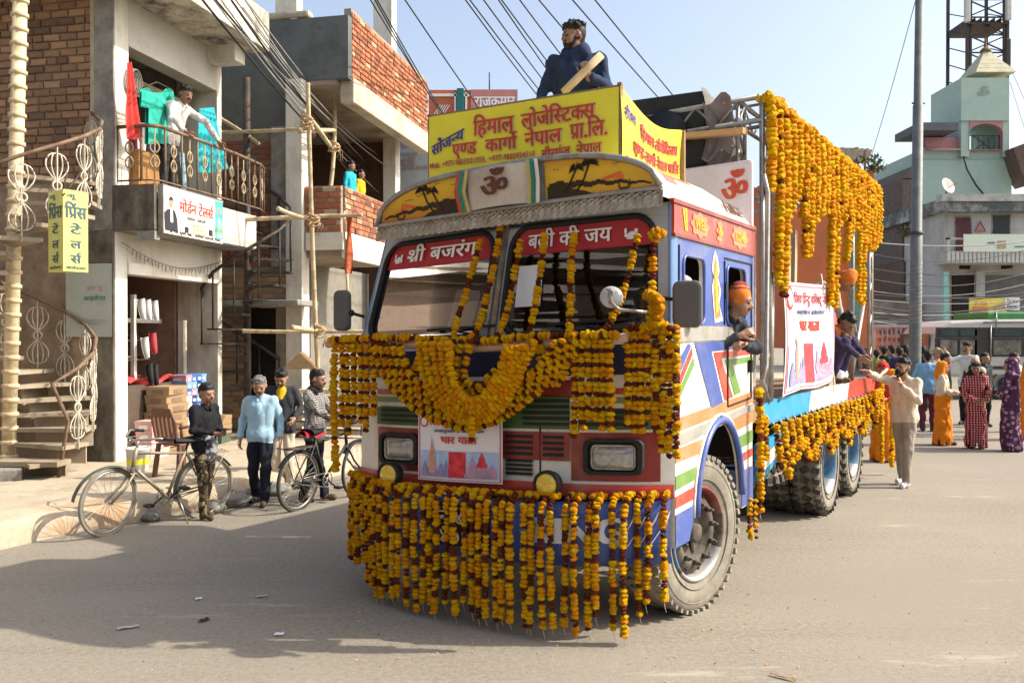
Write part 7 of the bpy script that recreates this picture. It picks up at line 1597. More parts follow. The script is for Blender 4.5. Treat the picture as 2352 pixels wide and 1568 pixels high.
    me = bpy.data.meshes.new('person'); me.from_pydata(V.tolist(), [], Q.tolist()); me.polygons.foreach_set('use_smooth', [True]*len(Q)); me.polygons.foreach_set('material_index', Lb.tolist())
    tp = top; 
    for mm in (SKINS[skin], hair, tp, bot or tp, shoe or K_black, ext or tp, EYEM, LIPM, trim or tp): me.materials.append(mm)
    me.update(); o = bpy.data.objects.new('person', me); COL.objects.link(o); o.location = loc; o.rotation_euler = (0, 0, rz); return tag(o, label, 'person', group)
def cloth(name, c, var=.12, **k): return mat(name, c, .88, var=var, scale=9, bump=.25, bscale=30, spec=.15, **k)
D_ = math.radians
c_navy = cloth('navy_jacket', (.024, .036, .075)); c_black = cloth('black_wool', (.018, .018, .02)); c_blue = cloth('light_blue_shirt', (.36, .55, .66)); c_cream = cloth('cream_knit', (.60, .52, .40)); c_khaki = cloth('khaki_trousers', (.32, .27, .22)); c_dnavy = cloth('dark_navy_trousers', (.018, .02, .03)); c_white = cloth('white_shirt', (.62, .61, .58)); c_char = cloth('charcoal_jacket', (.04, .043, .048)); c_or = cloth('orange_sari', (.68, .21, .015)); c_saff = cloth('saffron_turban', (.62, .17, .03)); c_cyan = cloth('cyan_shirt', (.03, .40, .50)); c_yel = cloth('yellow_shirt', (.62, .40, .02)); c_redch = pattern_mat('red_check_sari', 'checks', (.20, .012, .022), (.62, .40, .36), 7.5, thr=.55); c_purp = pattern_mat('purple_print_sari', 'flowers', (.30, .20, .26), (.075, .028, .065), 11, thr=.34); c_camo = pattern_mat('camouflage_trousers', 'camo', (.10, .075, .045), (.035, .027, .018), 14, c3=(.24, .18, .10), thr=.46); c_stripe = pattern_mat('grey_striped_shirt', 'plaid', (.075, .07, .065), (.40, .38, .35), 12, thr=.85); c_zebra = pattern_mat('boy_zebra_hem', 'camo', (.30, .30, .30), (.06, .06, .065), 22, thr=.5); s_white = mat('white_trainers', (.62, .62, .62), .6); s_brown = mat('brown_sandal', (.09, .055, .035), .7); c_maroon = cloth('maroon_trousers', (.14, .03, .045)); c_red = cloth('red_sari', (.50, .04, .03)); c_grn = cloth('olive_shirt', (.25, .25, .06)); c_shawl = cloth('beige_shawl', (.50, .42, .34)); c_lil = cloth('lilac_striped_shirt', (.42, .38, .36)); c_plum = cloth('plum_trousers', (.05, .04, .09))

# boy by the bicycle, profile to the right, phone in both hands
gb = G(470, 1190)
person('boy in black sweater and camouflage trousers holding a phone beside the pale bicycle', gb, D_(62), 1.46, dict(elL=(.22, -.02, 1.14), elR=(-.22, -.02, 1.14), wrL=(.07, -.24, 1.10), wrR=(-.07, -.24, 1.10), head=(0, -.03, 1.58), anL=(.09, .12, .085), anR=(-.09, -.07, .085), knR=(-.09, -.06, .5), knL=(.09, .02, .5)), c_black, c_camo, s_brown, c_zebra, head=dict(hair='short'), pitch=.12, res=.010, seed=1, curl=.9, build=.92, hem=.86, extra=[((0.02, -.03, 1.0), (.02, -.03, .80), .118, .118, EXT, .02)], handinfo={'L': dict(n=(.6, 0, -.8), t=(-1, 0, .2)), 'R': dict(n=(-.6, 0, -.8), t=(1, 0, .2))})
R62 = Matrix.Rotation(D_(62), 3, 'Z'); m = MB(); m.box((0, 0, 0), (.075, .15, .012)); bevel(m.build('phone', mat('dark_phone', (.02, .02, .022), .2), label='dark mobile phone in the boy\'s hands', cat='phone', M=TR(gb+R62 @ Vector((0, -.30, .99)), D_(62))), .004)
# man in light blue shirt, walking, looking down
person('man in light blue shirt and dark trousers stepping off the kerb', G(598, 1157), D_(2), 1.50, dict(anL=(.10, -.16, .085), knL=(.10, -.14, .50), anR=(-.09, .12, .10), knR=(-.09, -.03, .50), elL=(.25, .06, 1.13), elR=(-.25, .05, 1.13), wrL=(.27, -.02, .90), wrR=(-.26, -.03, .90), head=(0, -.04, 1.575)), c_blue, c_dnavy, s_brown, head=dict(hair='short', moustache=True), yaw=.1, pitch=.28, res=.010, seed=2, hair=GREYH, build=1.08, hem=.84)
person('man in charcoal jacket over yellow shirt looking down behind the blue shirted man', G(648, 1122), D_(5), 1.56, dict(elL=(.27, .02, 1.15), wrL=(.20, -.16, 1.02), elR=(-.23, .0, 1.12), head=(0, -.07, 1.56)), c_char, c_cream, s_brown, c_yel, head=dict(hair='short', moustache=True), yaw=-.1, pitch=.42, res=.011, seed=3, build=1.05, extra=[((0, -.05, 1.40), (0, -.075, 1.30), .06, .05, EXT, .01)])
person('man in grey striped shirt and black scarf wheeling the black bicycle', G(722, 1150), D_(78), 1.57, dict(elL=(.21, -.14, 1.18), wrL=(.20, -.40, 1.08), elR=(-.21, -.14, 1.18), wrR=(-.18, -.40, 1.06), head=(0, -.05, 1.58), chest=(0, -.02, 1.28), anL=(.09, -.1, .085), anR=(-.09, .12, .085)), c_stripe, c_dnavy, s_brown, c_black, head=dict(hair='short', moustache=True), pitch=.05, res=.010, seed=4, curl=1.0, build=1.0, extra=[((-.07, .0, 1.44), (.07, .0, 1.44), .075, .075, EXT, .02), ((.0, .07, 1.43), (0, .09, 1.3), .06, .05, EXT, .02)])
# man leaning on the balcony rail
hp_ = S.pt(440, 250, y=-.50); pb = S.w((hp_.x-.05, -.16, 4.0))
person('man in white shirt leaning on the balcony railing above the shop sign', pb, D_(72), 1.72, dict(chest=(0, -.12, 1.25), neck=(0, -.22, 1.38), head=(0, -.30, 1.50), shL=(.17, -.20, 1.33), shR=(-.17, -.20, 1.33), elL=(.33, -.40, 1.18), wrL=(.48, -.50, .93), elR=(-.28, -.30, 1.10), wrR=(-.20, -.44, .93)), c_white, c_char, s_brown, skin='b', head=dict(hair='short', moustache=True), pitch=.32, yaw=-.15, res=.011, seed=5, curl=1.1)
# two children behind the brick balcony parapet
kd1 = S.w(S.pt(806, 430, y=-1.38)); kd2 = S.w(S.pt(829, 430, y=-1.40))
person('child in cyan shirt peering over the brick balcony parapet', (kd1.x, kd1.y, 3.98), D_(70), 1.30, dict(), c_cyan, c_dnavy, s_brown, head=dict(hair='short'), res=.012, seed=6, pitch=.15, hands=(0, 0))
person('child in yellow shirt beside the cyan shirted child on the balcony', (kd2.x, kd2.y, 3.98), D_(75), 1.22, dict(), c_yel, c_dnavy, s_brown, head=dict(hair='short'), res=.012, seed=7, hands=(0, 0))
# man kneeling on the cab roof with a log
rm = T.w((.12, 1.09, 0)); zr_ = 3.21
person('bearded man with wild hair in navy jacket kneeling on the cab roof', (rm.x, rm.y, zr_-.16), D_(-12), 1.52, dict(hipL=(.10, 0, .80), hipR=(-.10, 0, .80), pel=(0, 0, .83), chest=(0, -.0, 1.16), neck=(0, .01, 1.32), head=(-.02, -.02, 1.475), shL=(.20, .01, 1.27), shR=(-.20, .01, 1.27), elL=(.29, -.05, 1.01), wrL=(.15, -.24, 1.06), elR=(-.29, -.02, 1.0), wrR=(-.29, -.16, .80), knL=(.13, -.25, .42), knR=(-.13, -.25, .42), anL=(.12, .18, .36), anR=(-.12, .18, .36)), c_navy, c_char, s_brown, skin='b', head=dict(hair='full', beard=True), yaw=-.95, pitch=.05, res=.010, seed=8, build=1.10, noise=.011, hem=0, handinfo={'L': dict(d=(-.2, -.5, .8), n=(.1, -.9, .1), t=(-.8, -.2, .5), curl=1.2), 'R': dict(curl=.8)}, extra=[((-.06, 0, 1.33), (.06, 0, 1.33), .085, .085, TOP, .02)])
RZ = Matrix.Rotation(D_(-12), 3, 'Z'); lc = Vector((rm.x, rm.y, zr_-.16))
m = MB(); a, b_ = lc+RZ @ Vector((-.03, -.29, .84)), lc+RZ @ Vector((.23, -.24, 1.10)); m.tube([a+(b_-a)*q-a for q in (-.1, .2, .6, 1.0)], [.03, .032, .03, .032], 10); m.build('wooden_log', mat('pale_log_wood', (.55, .42, .24), .75, var=.15, scale=10), label='pale wooden log held by the man on the roof', cat='log', M=Matrix.Translation(a))
# man with orange turban leaning from the rear cab window
w1 = T.w((.56, .10, 0))
person('man in charcoal jacket and orange turban leaning out of the cab window', (w1.x, w1.y, .85), D_(40), 1.62, dict(head=(.03, -.22, 1.47), neck=(.02, -.12, 1.36), chest=(0, -.02, 1.22), shL=(.18, -.10, 1.30), shR=(-.17, -.10, 1.30), elL=(.20, -.27, 1.10), wrL=(-.02, -.30, 1.13), elR=(-.22, -.12, 1.08), wrR=(-.06, -.27, 1.19)), c_char, c_dnavy, s_brown, c_saff, head=dict(hair='turban', moustache=True, trim=True), yaw=.35, pitch=.15, res=.010, seed=9, upper=True, trim=cloth('maroon_turban_band', (.22, .035, .04)), curl=1.1, build=1.05)
w2 = T.w((-.33, .16, 0))
person('passenger in white shirt with an elbow out of the front cab window', (w2.x, w2.y, 1.10), D_(-10), 1.6, dict(elL=(.22, -.20, 1.06), wrL=(-.02, -.20, 1.10), shL=(.16, .0, 1.32), shR=(-.17, .05, 1.33), elR=(-.2, .0, 1.05), head=(0, .10, 1.52)), c_white, c_dnavy, s_brown, head=dict(hair='short'), res=.011, seed=10, upper=True, hands=(0, 0), yaw=.3)
m = MB(); ea = T.w((-.13, -.03, 2.12)); 
# worker bending on the deck, and one squatting beside him
w3 = T.w((4.55, .35, 1.43))
person('worker in saffron turban and pale shirt bending down on the truck deck', w3, D_(60), 1.66, dict(pel=(0, .10, .92), hipL=(.09, .10, .90), hipR=(-.09, .10, .90), chest=(0, -.20, 1.13), neck=(0, -.34, 1.17), head=(0, -.47, 1.22), shL=(.17, -.30, 1.13), shR=(-.17, -.30, 1.13), elL=(.22, -.36, .88), wrL=(.16, -.42, .62), elR=(-.24, -.30, .86), wrR=(-.20, -.28, .60), knL=(.1, .04, .48), knR=(-.1, .04, .48)), c_lil, c_khaki, s_brown, c_saff, skin='b', head=dict(hair='turban', wrap=True), pitch=.75, res=.012, seed=11, build=.95)
w4 = T.w((4.75, .12, 1.43))
person('squatting worker in plum clothes with orange scarf at the deck edge', w4, D_(50), 1.6, dict(pel=(0, .12, .22), hipL=(.1, .10, .24), hipR=(-.1, .10, .24), chest=(0, -.02, .54), neck=(0, -.1, .68), head=(0, -.22, .76), shL=(.17, -.06, .64), shR=(-.17, -.06, .64), elL=(.2, -.26, .48), wrL=(.12, -.40, .36), elR=(-.2, -.26, .48), wrR=(-.12, -.40, .36), knL=(.15, -.25, .52), knR=(-.15, -.25, .52), anL=(.12, -.08, .085), anR=(-.12, -.08, .085)), c_plum, c_plum, s_brown, c_saff, skin='b', head=dict(hair='short'), pitch=.8, res=.012, seed=12, hem=0, extra=[((-.06, -.1, .66), (.06, -.1, .66), .075, .075, EXT, .02)])
# man in cream sweater reaching up to the deck
cm = G(2078, 1116)
person('man in cream sweater and khaki cargo trousers reaching up to the truck', cm, D_(-52), 1.68, dict(elR=(-.20, -.28, 1.45), wrR=(-.22, -.52, 1.53), shR=(-.17, -.03, 1.41), elL=(.25, -.12, 1.16), wrL=(.08, -.20, 1.36), head=(0, -.05, 1.58), anL=(.09, -.10, .085), knL=(.1, -.10, .5), anR=(-.09, .14, .10), knR=(-.09, .04, .5)), c_cream, c_khaki, s_white, head=dict(hair='short', beard=True), yaw=-.15, pitch=-.12, res=.010, seed=13, build=1.02, hem=.86, handinfo={'R': dict(n=(0, .5, 1), t=(1, 0, 0), curl=.25), 'L': dict(d=(-.3, -.2, .9), curl=1.1)})
Rm = Matrix.Rotation(D_(-52), 3, 'Z'); m = MB(); m.tube([(0, 0, -.07), (0, 0, .05)], .018, 10); m.ball((0, 0, .075), .032, 12, 8); m.build('microphone', c_black, label='black microphone held to the mouth of the cream sweater man', cat='microphone', M=Matrix.Translation(cm+Rm @ Vector((.035, -.24, 1.46))))
# women in the crowd
person('woman in bright orange sari and cream cardigan walking right', G(2165, 1022), D_(62), 1.50, dict(elL=(.21, -.1, 1.12), wrL=(.1, -.30, 1.08), elR=(-.22, -.06, 1.12), wrR=(-.10, -.30, 1.10), anL=(.08, -.12, .085), anR=(-.08, .12, .085)), c_cream, c_or, s_brown, c_or, head=dict(hair='veil'), style='sari', res=.012, seed=14, noise=.014)
person('woman in red checked sari with dark shawl over her head', G(2242, 1030), D_(-12), 1.50, dict(elL=(.24, -.05, 1.12), wrL=(.10, -.22, 1.0), elR=(-.24, -.05, 1.12), wrR=(-.10, -.22, .98)), c_redch, c_redch, s_brown, c_redch, skin='b', head=dict(hair='woman'), style='sari', res=.012, seed=15, noise=.014, yaw=-.3, extra=[((-.1, .08, 1.45), (.1, .08, 1.45), .09, .09, TRIM, .03), ((.1, .06, 1.5), (.16, -.02, 1.22), .07, .06, TRIM, .03), ((0, .10, 1.60), (0, .09, 1.42), .09, .1, TRIM, .03)], trim=c_black)
person('woman in purple printed sari with covered head turned away', G(2322, 1036), D_(-118), 1.58, dict(elL=(.22, -.1, 1.12), wrL=(.1, -.28, 1.1)), c_purp, c_purp, s_brown, c_purp, head=dict(hair='veil'), style='sari', res=.012, seed=16, noise=.014, build=1.05)
person('woman in red and orange sari half hidden behind the cream sweater man', G(2028, 1060), D_(-30), 1.55, dict(elL=(.22, -.1, 1.12), wrL=(.08, -.26, 1.1), elR=(-.22, -.1, 1.12), wrR=(-.08, -.26, 1.1)), c_red, c_or, s_brown, c_red, head=dict(hair='veil'), style='sari', res=.013, seed=17, noise=.014)
person('woman in orange sari cut by the right edge of the picture', G(2362, 1010), D_(-60), 1.5, dict(), c_or, c_or, s_brown, c_or, head=dict(hair='veil'), style='sari', res=.014, seed=18)
# men in the crowd
def at(px, Y): return Vector(((px-CX)/F*Y, Y, 0))
person('man in light blue shirt and maroon trousers with his back turned', at(2131, 18.2), D_(165), 1.66, dict(elL=(.26, -.05, 1.14), wrL=(.12, -.22, 1.15)), cloth('sky_blue_shirt', (.20, .40, .58)), c_maroon, s_brown, head=dict(hair='short'), sleeve='short', res=.013, seed=19)
person('man in white shirt raising a phone in front of the bus', at(2222, 19.5), D_(-60), 1.82, dict(elR=(-.2, -.26, 1.36), wrR=(-.18, -.46, 1.52)), c_white, c_dnavy, s_brown, head=dict(hair='short', moustache=True), res=.013, seed=20)
person('old bald man with grey moustache and beige shawl', at(2240, 17.2), D_(-10), 1.56, dict(), c_char, c_char, s_brown, c_shawl, head=dict(hair='none', moustache=True, beard=True), hair=GREYH, res=.013, seed=21, yaw=-.3, extra=[((-.12, -.02, 1.42), (.12, -.02, 1.42), .085, .085, EXT, .03), ((-.08, -.1, 1.38), (-.1, -.13, .95), .05, .05, EXT, .02)])
person('young man standing behind the old man beside the bus', at(2262, 19.0), D_(20), 1.60, dict(), c_char, c_dnavy, s_brown, head=dict(hair='short'), res=.014, seed=22)
person('man in pale green shirt near the right edge by the bus', at(2330, 18.0), D_(25), 1.62, dict(), cloth('pale_green_shirt', (.40, .52, .50)), c_dnavy, s_brown, skin='a', head=dict(hair='short', moustache=True), res=.013, seed=23)
person('person with dark shawl between blue shirt and orange sari', at(2172, 17.6), D_(60), 1.62, dict(), c_black, c_dnavy, s_brown, c_maroon, head=dict(hair='short'), res=.013, seed=24, extra=[((-.12, 0, 1.42), (.12, 0, 1.42), .085, .085, EXT, .03)])
person('man in tan cap behind the lamp post', at(2152, 20.5), D_(30), 1.68, dict(), cloth('tan_jacket', (.3, .24, .17)), c_dnavy, s_brown, cloth('tan_cap', (.32, .24, .15)), head=dict(hair='cap'), res=.014, seed=25)
for k, (px_, Y_, rz_, h_, tp, lb) in enumerate(((2014, 23, 150, 1.6, c_grn, 'crowd member in olive shirt left of the crowd'), (2030, 24.5, 175, 1.66, c_black, 'crowd member in black second from the left of the far crowd'), (2048, 23.5, 200, 1.7, c_char, 'crowd member in charcoal raising a camera at the hoarding'), (2066, 22.5, 165, 1.66, c_plum, 'crowd member in plum jacket in front of the hoarding'), (2078, 24, 190, 1.72, c_black, 'tall crowd member in black beside the lamp post'), (2090, 22, 170, 1.62, c_maroon, 'crowd member in maroon left of the lamp post'), (2118, 23, 180, 1.7, c_dnavy, 'crowd member in dark navy right of the lamp post'))):
    person(lb, at(px_, Y_), D_(rz_), h_, dict(elR=(-.2, -.2, 1.45), wrR=(-.1, -.3, 1.65)) if k == 2 else dict(), tp, c_dnavy, s_brown, head=dict(hair='short'), res=.016, seed=30+k, hands=(0, 0), group='far crowd')
# ------------------------------------------------------------------ bicycles
def bicycle(label, o, rz, lean, c_frame, c_tyre, c_guard, steer=0., red=False):
    """origin under the rear axle, x forward"""
    Rr, WB = .335, 1.10; b = thing('bicycle', label, 'bicycle', TR(o, rz) @ Matrix.Rotation(lean, 4, 'X'), 'bicycles by the kerb'); ch = mat('bike_dull_chrome', (.42, .40, .36), .35, .7, var=.2, dirt=(.25, .18, .12), damt=.35)
    fr = mat(label[:12]+' frame', c_frame, .5, .2, var=.2, dirt=(.2, .15, .1), dscale=8, damt=.35)
    def wheel_(x, yaw):
        w = thing('wheel', None, None); w.parent = b; w.matrix_local = TR((x, 0, Rr), yaw)
        m = MB(); m.tube([Vector((Rr*math.cos(a), 0, Rr*math.sin(a))) for a in [2*PI*k/48 for k in range(48)]], .019, 8, closed=True); m.build('tyre', c_tyre, w)
        m = MB(); m.tube([Vector(((Rr-.026)*math.cos(a), 0, (Rr-.026)*math.sin(a))) for a in [2*PI*k/48 for k in range(48)]], .011, 6, closed=True); m.build('rim', ch, w)
        m = MB(); m.tube([(0, -.045, 0), (0, .045, 0)], .02, 8)
        for k in range(28):
            a = 2*PI*k/28; m.tube([Vector((.018*math.cos(a+.9*(1 if k % 2 else -1)), .03*(1 if k % 2 else -1), .018*math.sin(a+.9))), Vector(((Rr-.03)*math.cos(a), 0, (Rr-.03)*math.sin(a)))], .0022, 4, cap=False)
        m.build('spokes', ch, w)
    wheel_(0, 0); wheel_(WB, steer)
    bb_ = Vector((.46, 0, .29)); seat = Vector((.26, 0, .78)); hd0, hd1 = Vector((.86, 0, .66)), Vector((.83, 0, .82)); fa_ = Vector((WB, 0, Rr)); ra = Vector((0, 0, Rr))
    m = MB()
    for p, q, r in ((bb_, seat, .016), (seat+Vector((0, 0, -.04)), hd1+Vector((0, 0, -.02)), .015), (bb_, hd0, .017), (hd0+Vector((.01, 0, -.06)), hd1+Vector((0, 0, .04)), .02)): m.tube([p, q], r, 8)
    for y in (-.055, .055): m.tube([bb_+Vector((0, y*.4, 0)), ra+Vector((0, y, 0))], .010, 6); m.tube([seat+Vector((0, y*.3, -.03)), ra+Vector((0, y, 0))], .009, 6)
    m.build('frame', fr, b)
    m = MB()
    for y in (-.05, .05): m.tube([hd0+Vector((.0, y*.8, -.05)), hd0+Vector((.1, y, -.2)), fa_+Vector((0, y, 0))], .012, 6)
    m.tube([hd0, hd0+Vector((0, 0, -.06))], .025, 8); m.build('fork', fr, b)
    m = MB(); h = hd1+Vector((-.01, 0, .12)); m.tube([hd1, h], .013, 6); m.tube([h+Vector((-.22, -.27, .03)), h+Vector((-.06, -.26, .05)), h+Vector((.06, -.12, .02)), h+Vector((.05, 0, 0)), h+Vector((.06, .12, .02)), h+Vector((-.06, .26, .05)), h+Vector((-.22, .27, .03))], .011, 8); m.tube([h+Vector((-.18, -.22, -.01)), h+Vector((-.02, -.2, -.01)), h+Vector((.03, -.1, -.03))], .005, 5); m.tube([h+Vector((-.18, .22, -.01)), h+Vector((-.02, .2, -.01)), h+Vector((.03, .1, -.03))], .005, 5); m.build('handlebar', ch, b)
    m = MB()
    for y in (-1, 1): m.tube([h+Vector((-.22, y*.27, .03)), h+Vector((-.11, y*.265, .045))], .016, 8)
    split_build(m, 'grip', C_black, b)
    m = MB(); m.grid(lambda u, v: seat+Vector((-.14+.28*u, (.09*(1-u)**.8+.02)*math.cos(2*PI*v), .10+(.03+.01*(1-u))*math.sin(2*PI*v))), 8, 12); m.tube([seat, seat+Vector((-.02, 0, .08))], .012, 6); m.build('saddle', C_black, b)
    for c, a0, a1 in ((ra, -.25, 2.6), (fa_, .15, 2.5)):
        m = MB(); m.grid(lambda u, v: c+Vector(((Rr+.035)*math.cos(a0+(a1-a0)*u), .032*(2*v-1), (Rr+.035-.012*(2*v-1)**2)*math.sin(a0+(a1-a0)*u))), 20, 3); m.build('mudguard', c_guard, b, fix=False)
    m = MB(); z = .72
    for y in (-.06, 0, .06): m.tube([(.22, y, z), (-.22, y, z)], .007, 5)
    m.tube([(-.22, -.07, z), (-.22, .07, z)], .007, 5); m.tube([(.0, -.07, z), (.0, .07, z)], .007, 5)
    for y in (-.07, .07): m.tube([(-.18, y, z), (0, y, Rr)], .006, 5)
    m.build('carrier', fr, b)
    m = MB(); m.lathe([(.02, -.006), (.03, -.006), (.03, .006), (.02, .006)], 16, Matrix.Translation(bb_+Vector((0, -.05, 0))) @ Matrix.Rotation(PI/2, 4, 'X'), close=True); m.tube([bb_+Vector((.085*math.cos(a), -.05, .085*math.sin(a))) for a in [2*PI*k/24 for k in range(24)]], .007, 5, closed=True)
    for k in range(5): a = 2*PI*k/5; m.tube([bb_+Vector((.02*math.cos(a), -.05, .02*math.sin(a))), bb_+Vector((.085*math.cos(a), -.05, .085*math.sin(a)))], .006, 4)
    m.tube([bb_+Vector((0, -.05, .088)), ra+Vector((0, -.05, .035)), ra+Vector((-.035, -.05, 0)), ra+Vector((0, -.05, -.035)), bb_+Vector((0, -.05, -.088))], .005, 5); m.build('chainring', ch, b)
    m = MB(); m.tube([bb_+Vector((0, -.06, 0)), bb_+Vector((.13, -.07, -.10))], .009, 6); m.bb(bb_.x+.09, bb_.x+.17, -.16, -.07, bb_.z-.115, bb_.z-.09); m.tube([bb_+Vector((0, .06, 0)), bb_+Vector((-.13, .07, .10))], .009, 6); m.bb(bb_.x-.17, bb_.x-.09, .07, .16, bb_.z+.09, bb_.z+.115); m.build('pedals', C_black, b)
    m = MB(); m.tube([bb_+Vector((-.1, .04, .02)), bb_+Vector((-.14, .20, -.27))], .008, 5); m.build('kickstand', ch, b)
    return b
p0, p1 = G(466, 1186), G(240, 1229); d = p1-p0
bicycle('dusty pale bicycle parked along the kerb beside the boy', p0, math.atan2(d.y, d.x), -.10, (.32, .27, .19), mat('pale_dusty_bike_tyre', (.24, .215, .17), .9, var=.2), mat('dull_green_guard', (.10, .13, .09), .6, .2), .22)
p0 = G(682, 1172); bicycle('black bicycle with red saddle cloth beside the striped shirt man', p0, math.atan2(.90, .46), .05, (.03, .03, .03), mat('dark_bike_tyre', (.06, .055, .048), .9), mat('black_guard', (.04, .038, .035), .4, .4), .1)
rb_ = TR(p0, math.atan2(.90, .46)); m = MB(); m.grid(lambda u, v: Vector((.06+.34*u, -.10+.20*v, .865+.03*math.sin(PI*v)+.012*math.sin(9*u+5*v)-.10*max(0, abs(2*v-1)-.6))), 10, 8); m.build('saddle_cloth', cloth('red_saddle_cloth', (.42, .03, .05)), label='crumpled red cloth on the saddle of the black bicycle', cat='cloth', M=rb_, fix=False)

# ------------------------------------------------------------------ shop goods (frame S, on the shop plinth)
def box_thing(name, label, c, d, rz, mm, group, tape=None, cat='box'):
    t = thing(name, label, cat, SM @ TR(c, rz), group); o = pc(t, 'carton', mm, (-d[0]/2, d[0]/2, -d[1]/2, d[1]/2, 0, d[2])); bevel(o, .006)
    pc(t, 'lid', mm, (-d[0]/2-.004, d[0]/2+.004, -d[1]/2-.004, d[1]/2+.004, d[2]*.68, d[2]+.003))
    if tape: pc(t, 'label_patch', tape, (-d[0]/2-.006, -d[0]/2-.002, -d[1]*.25, d[1]*.25, d[2]*.15, d[2]*.6), (-d[0]*.25, d[0]*.25, -d[1]/2-.006, -d[1]/2-.002, d[2]*.15, d[2]*.6))
    return t
K_card = mat('brown_cardboard', (.33, .225, .125), .85, var=.12, dirt=(.26, .17, .09), damt=.35); K_pinkc = mat('pink_carton', (.66, .36, .33), .75, var=.1); K_bluec = [mat('blue_shoe_carton', (.05, .13, .40), .5, var=.2), mat('sky_shoe_carton', (.16, .36, .60), .5, var=.2), mat('white_shoe_carton', (.60, .62, .66), .5, var=.1), mat('navy_shoe_carton', (.03, .04, .16), .5, var=.2), mat('rose_shoe_carton', (.62, .26, .30), .5, var=.1)]
rr = random.Random(8)
for k in range(8): box_thing('cardboard_box', '%s brown cardboard box from the bottom of the stack in the shop' % ORD[k], (.95+rr.uniform(-.03, .03), -.16+rr.uniform(-.02, .02), .26+.125*k), (.50, .36, .12), rr.uniform(-.06, .06), K_card, 'brown boxes before the shop', mat('carton_print', (.2, .14, .09)))
n = 0
for i in range(4):
    for j in range(8):
        n += 1; box_thing('shoe_box', 'shoe box in row %s from the bottom, column %s of the blue wall of boxes' % (ORD[j], ORD[i]), (1.50+.155*i, -.02+.012*i, .53+.108*j), (.145, .30, .102), rr.uniform(-.04, .04), rr.choices(K_bluec, (5, 3, 2, 4, 1))[0], 'shoe boxes in the shop', K_bluec[2])
for k in range(5): box_thing('pink_carton', '%s pink carton from the bottom beside the white column' % ORD[k], (.42+(.16 if k == 3 else 0), -.22+rr.uniform(-.02, .02), .26+.135*(k if k < 3 else k-3 if k == 3 else 3)), (.26, .26, .13), rr.uniform(-.1, .1), K_pinkc, 'pink cartons', C_wtxt)
for k in range(3): box_thing('carton', '%s mixed carton in the low pile right of the shoe boxes' % ORD[k], (2.25, -.2, .26+.15*k), (.35, .3, .145), rr.uniform(-.1, .1), (MATS['dull_green_guard'], K_card, K_card)[k], 'low pile of cartons')
# glazed cabinet, shelves and shoes
cb = thing('display_cabinet', 'pale framed display cabinet with shelves of shoes inside the shop', 'cabinet', SM)
pc(cb, 'frame_post', mat('pale_cabinet_frame', (.56, .52, .47), .6), (.80, .86, .28, .34, .55, 2.6)); pc(cb, 'frame_post', K_white, (2.40, 2.5, .5, .6, .55, 2.25)); pc(cb, 'frame_rail', MATS['pale_cabinet_frame'], (1.2, 2.4, .9, .95, 2.2, 2.27))
for k in range(5): pc(cb, 'shelf', mat('cabinet_shelf', (.36, .28, .2), .6), (.35, 2.5, 1.2, 1.7, .95+.32*k, .97+.32*k))
SH = [mat('shoe_%s' % n, c, .45, var=.15) for n, c in (('black', (.02, .02, .022)), ('tan', (.32, .2, .1)), ('white', (.55, .55, .53)), ('red', (.4, .05, .06)), ('navy', (.03, .05, .14)))]
def shoe_mesh(mm):
    m = MB(); m.use(mm); m.grid(lambda u, v: Vector((-.13+.26*u, (.042-.012*u)*math.cos(2*PI*v)*math.sin(PI*min(max(u*1.02, .06), .96))**.35, .02+(.055-.035*u)*max(0, math.sin(2*PI*v))+.01*math.sin(2*PI*v))), 10, 10); m.grid(lambda u, v: Vector((-.135+.27*u, (.046-.008*u)*(2*v-1)*math.sin(PI*min(max(u, .08), .95))**.3, .008)), 8, 3); return m.mesh('shoe', mm)
SHM = [shoe_mesh(mm) for mm in SH]; n = 0
for j in range(5):
    for i in range(9):
        o = link('shoe', SHM[rr.choice((0, 0, 0, 1, 2, 3, 4))], None, '%s shoe from the left on %s shelf of the cabinet' % (ORD[i], ('the lowest', 'the second', 'the third', 'the fourth', 'the top')[j]), 'shoe', 'shoes on the cabinet shelves', M=SM @ TR((.55+.21*i, 1.28+rr.uniform(-.02, .02), .97+.32*j), -PI/2+rr.uniform(-.3, .3)))
for k, (px_, py_, mi) in enumerate(((322, 712, 2), (336, 714, 2), (352, 716, 2), (330, 800, 2), (348, 790, 3), (340, 860, 0), (352, 862, 0))):
    q = S.pt(px_, py_, y=.06); o = link('hanging_shoe', SHM[mi], None, '%s shoe hanging in the left half of the shop opening' % ORD[k], 'shoe', 'hanging shoes', M=SM @ TR(q, -PI/2) @ Matrix.Rotation(1.35, 4, 'Y') @ Matrix.Diagonal((1.15, 1.3, 1.3, 1)))
m = MB(); m.grid(lambda u, v: Vector((.35+1.35*u, .02+.32*v, 1.32+.05*math.sin(11*u+4*v)+.04*math.sin(17*u)*math.sin(5*v))), 26, 8); m.build('red_cloth_heap', cloth('coral_red_cloth', (.55, .07, .07)), label='heap of coral red cloth on the shop counter above the boxes', cat='cloth', M=SM, fix=False)
pc(thing('shop_counter', 'dark shop counter behind the stacked boxes', 'counter', SM), 'counter', mat('dark_counter_wood', (.09, .065, .05), .7), (.33, 1.75, .06, .5, .52, 1.29))
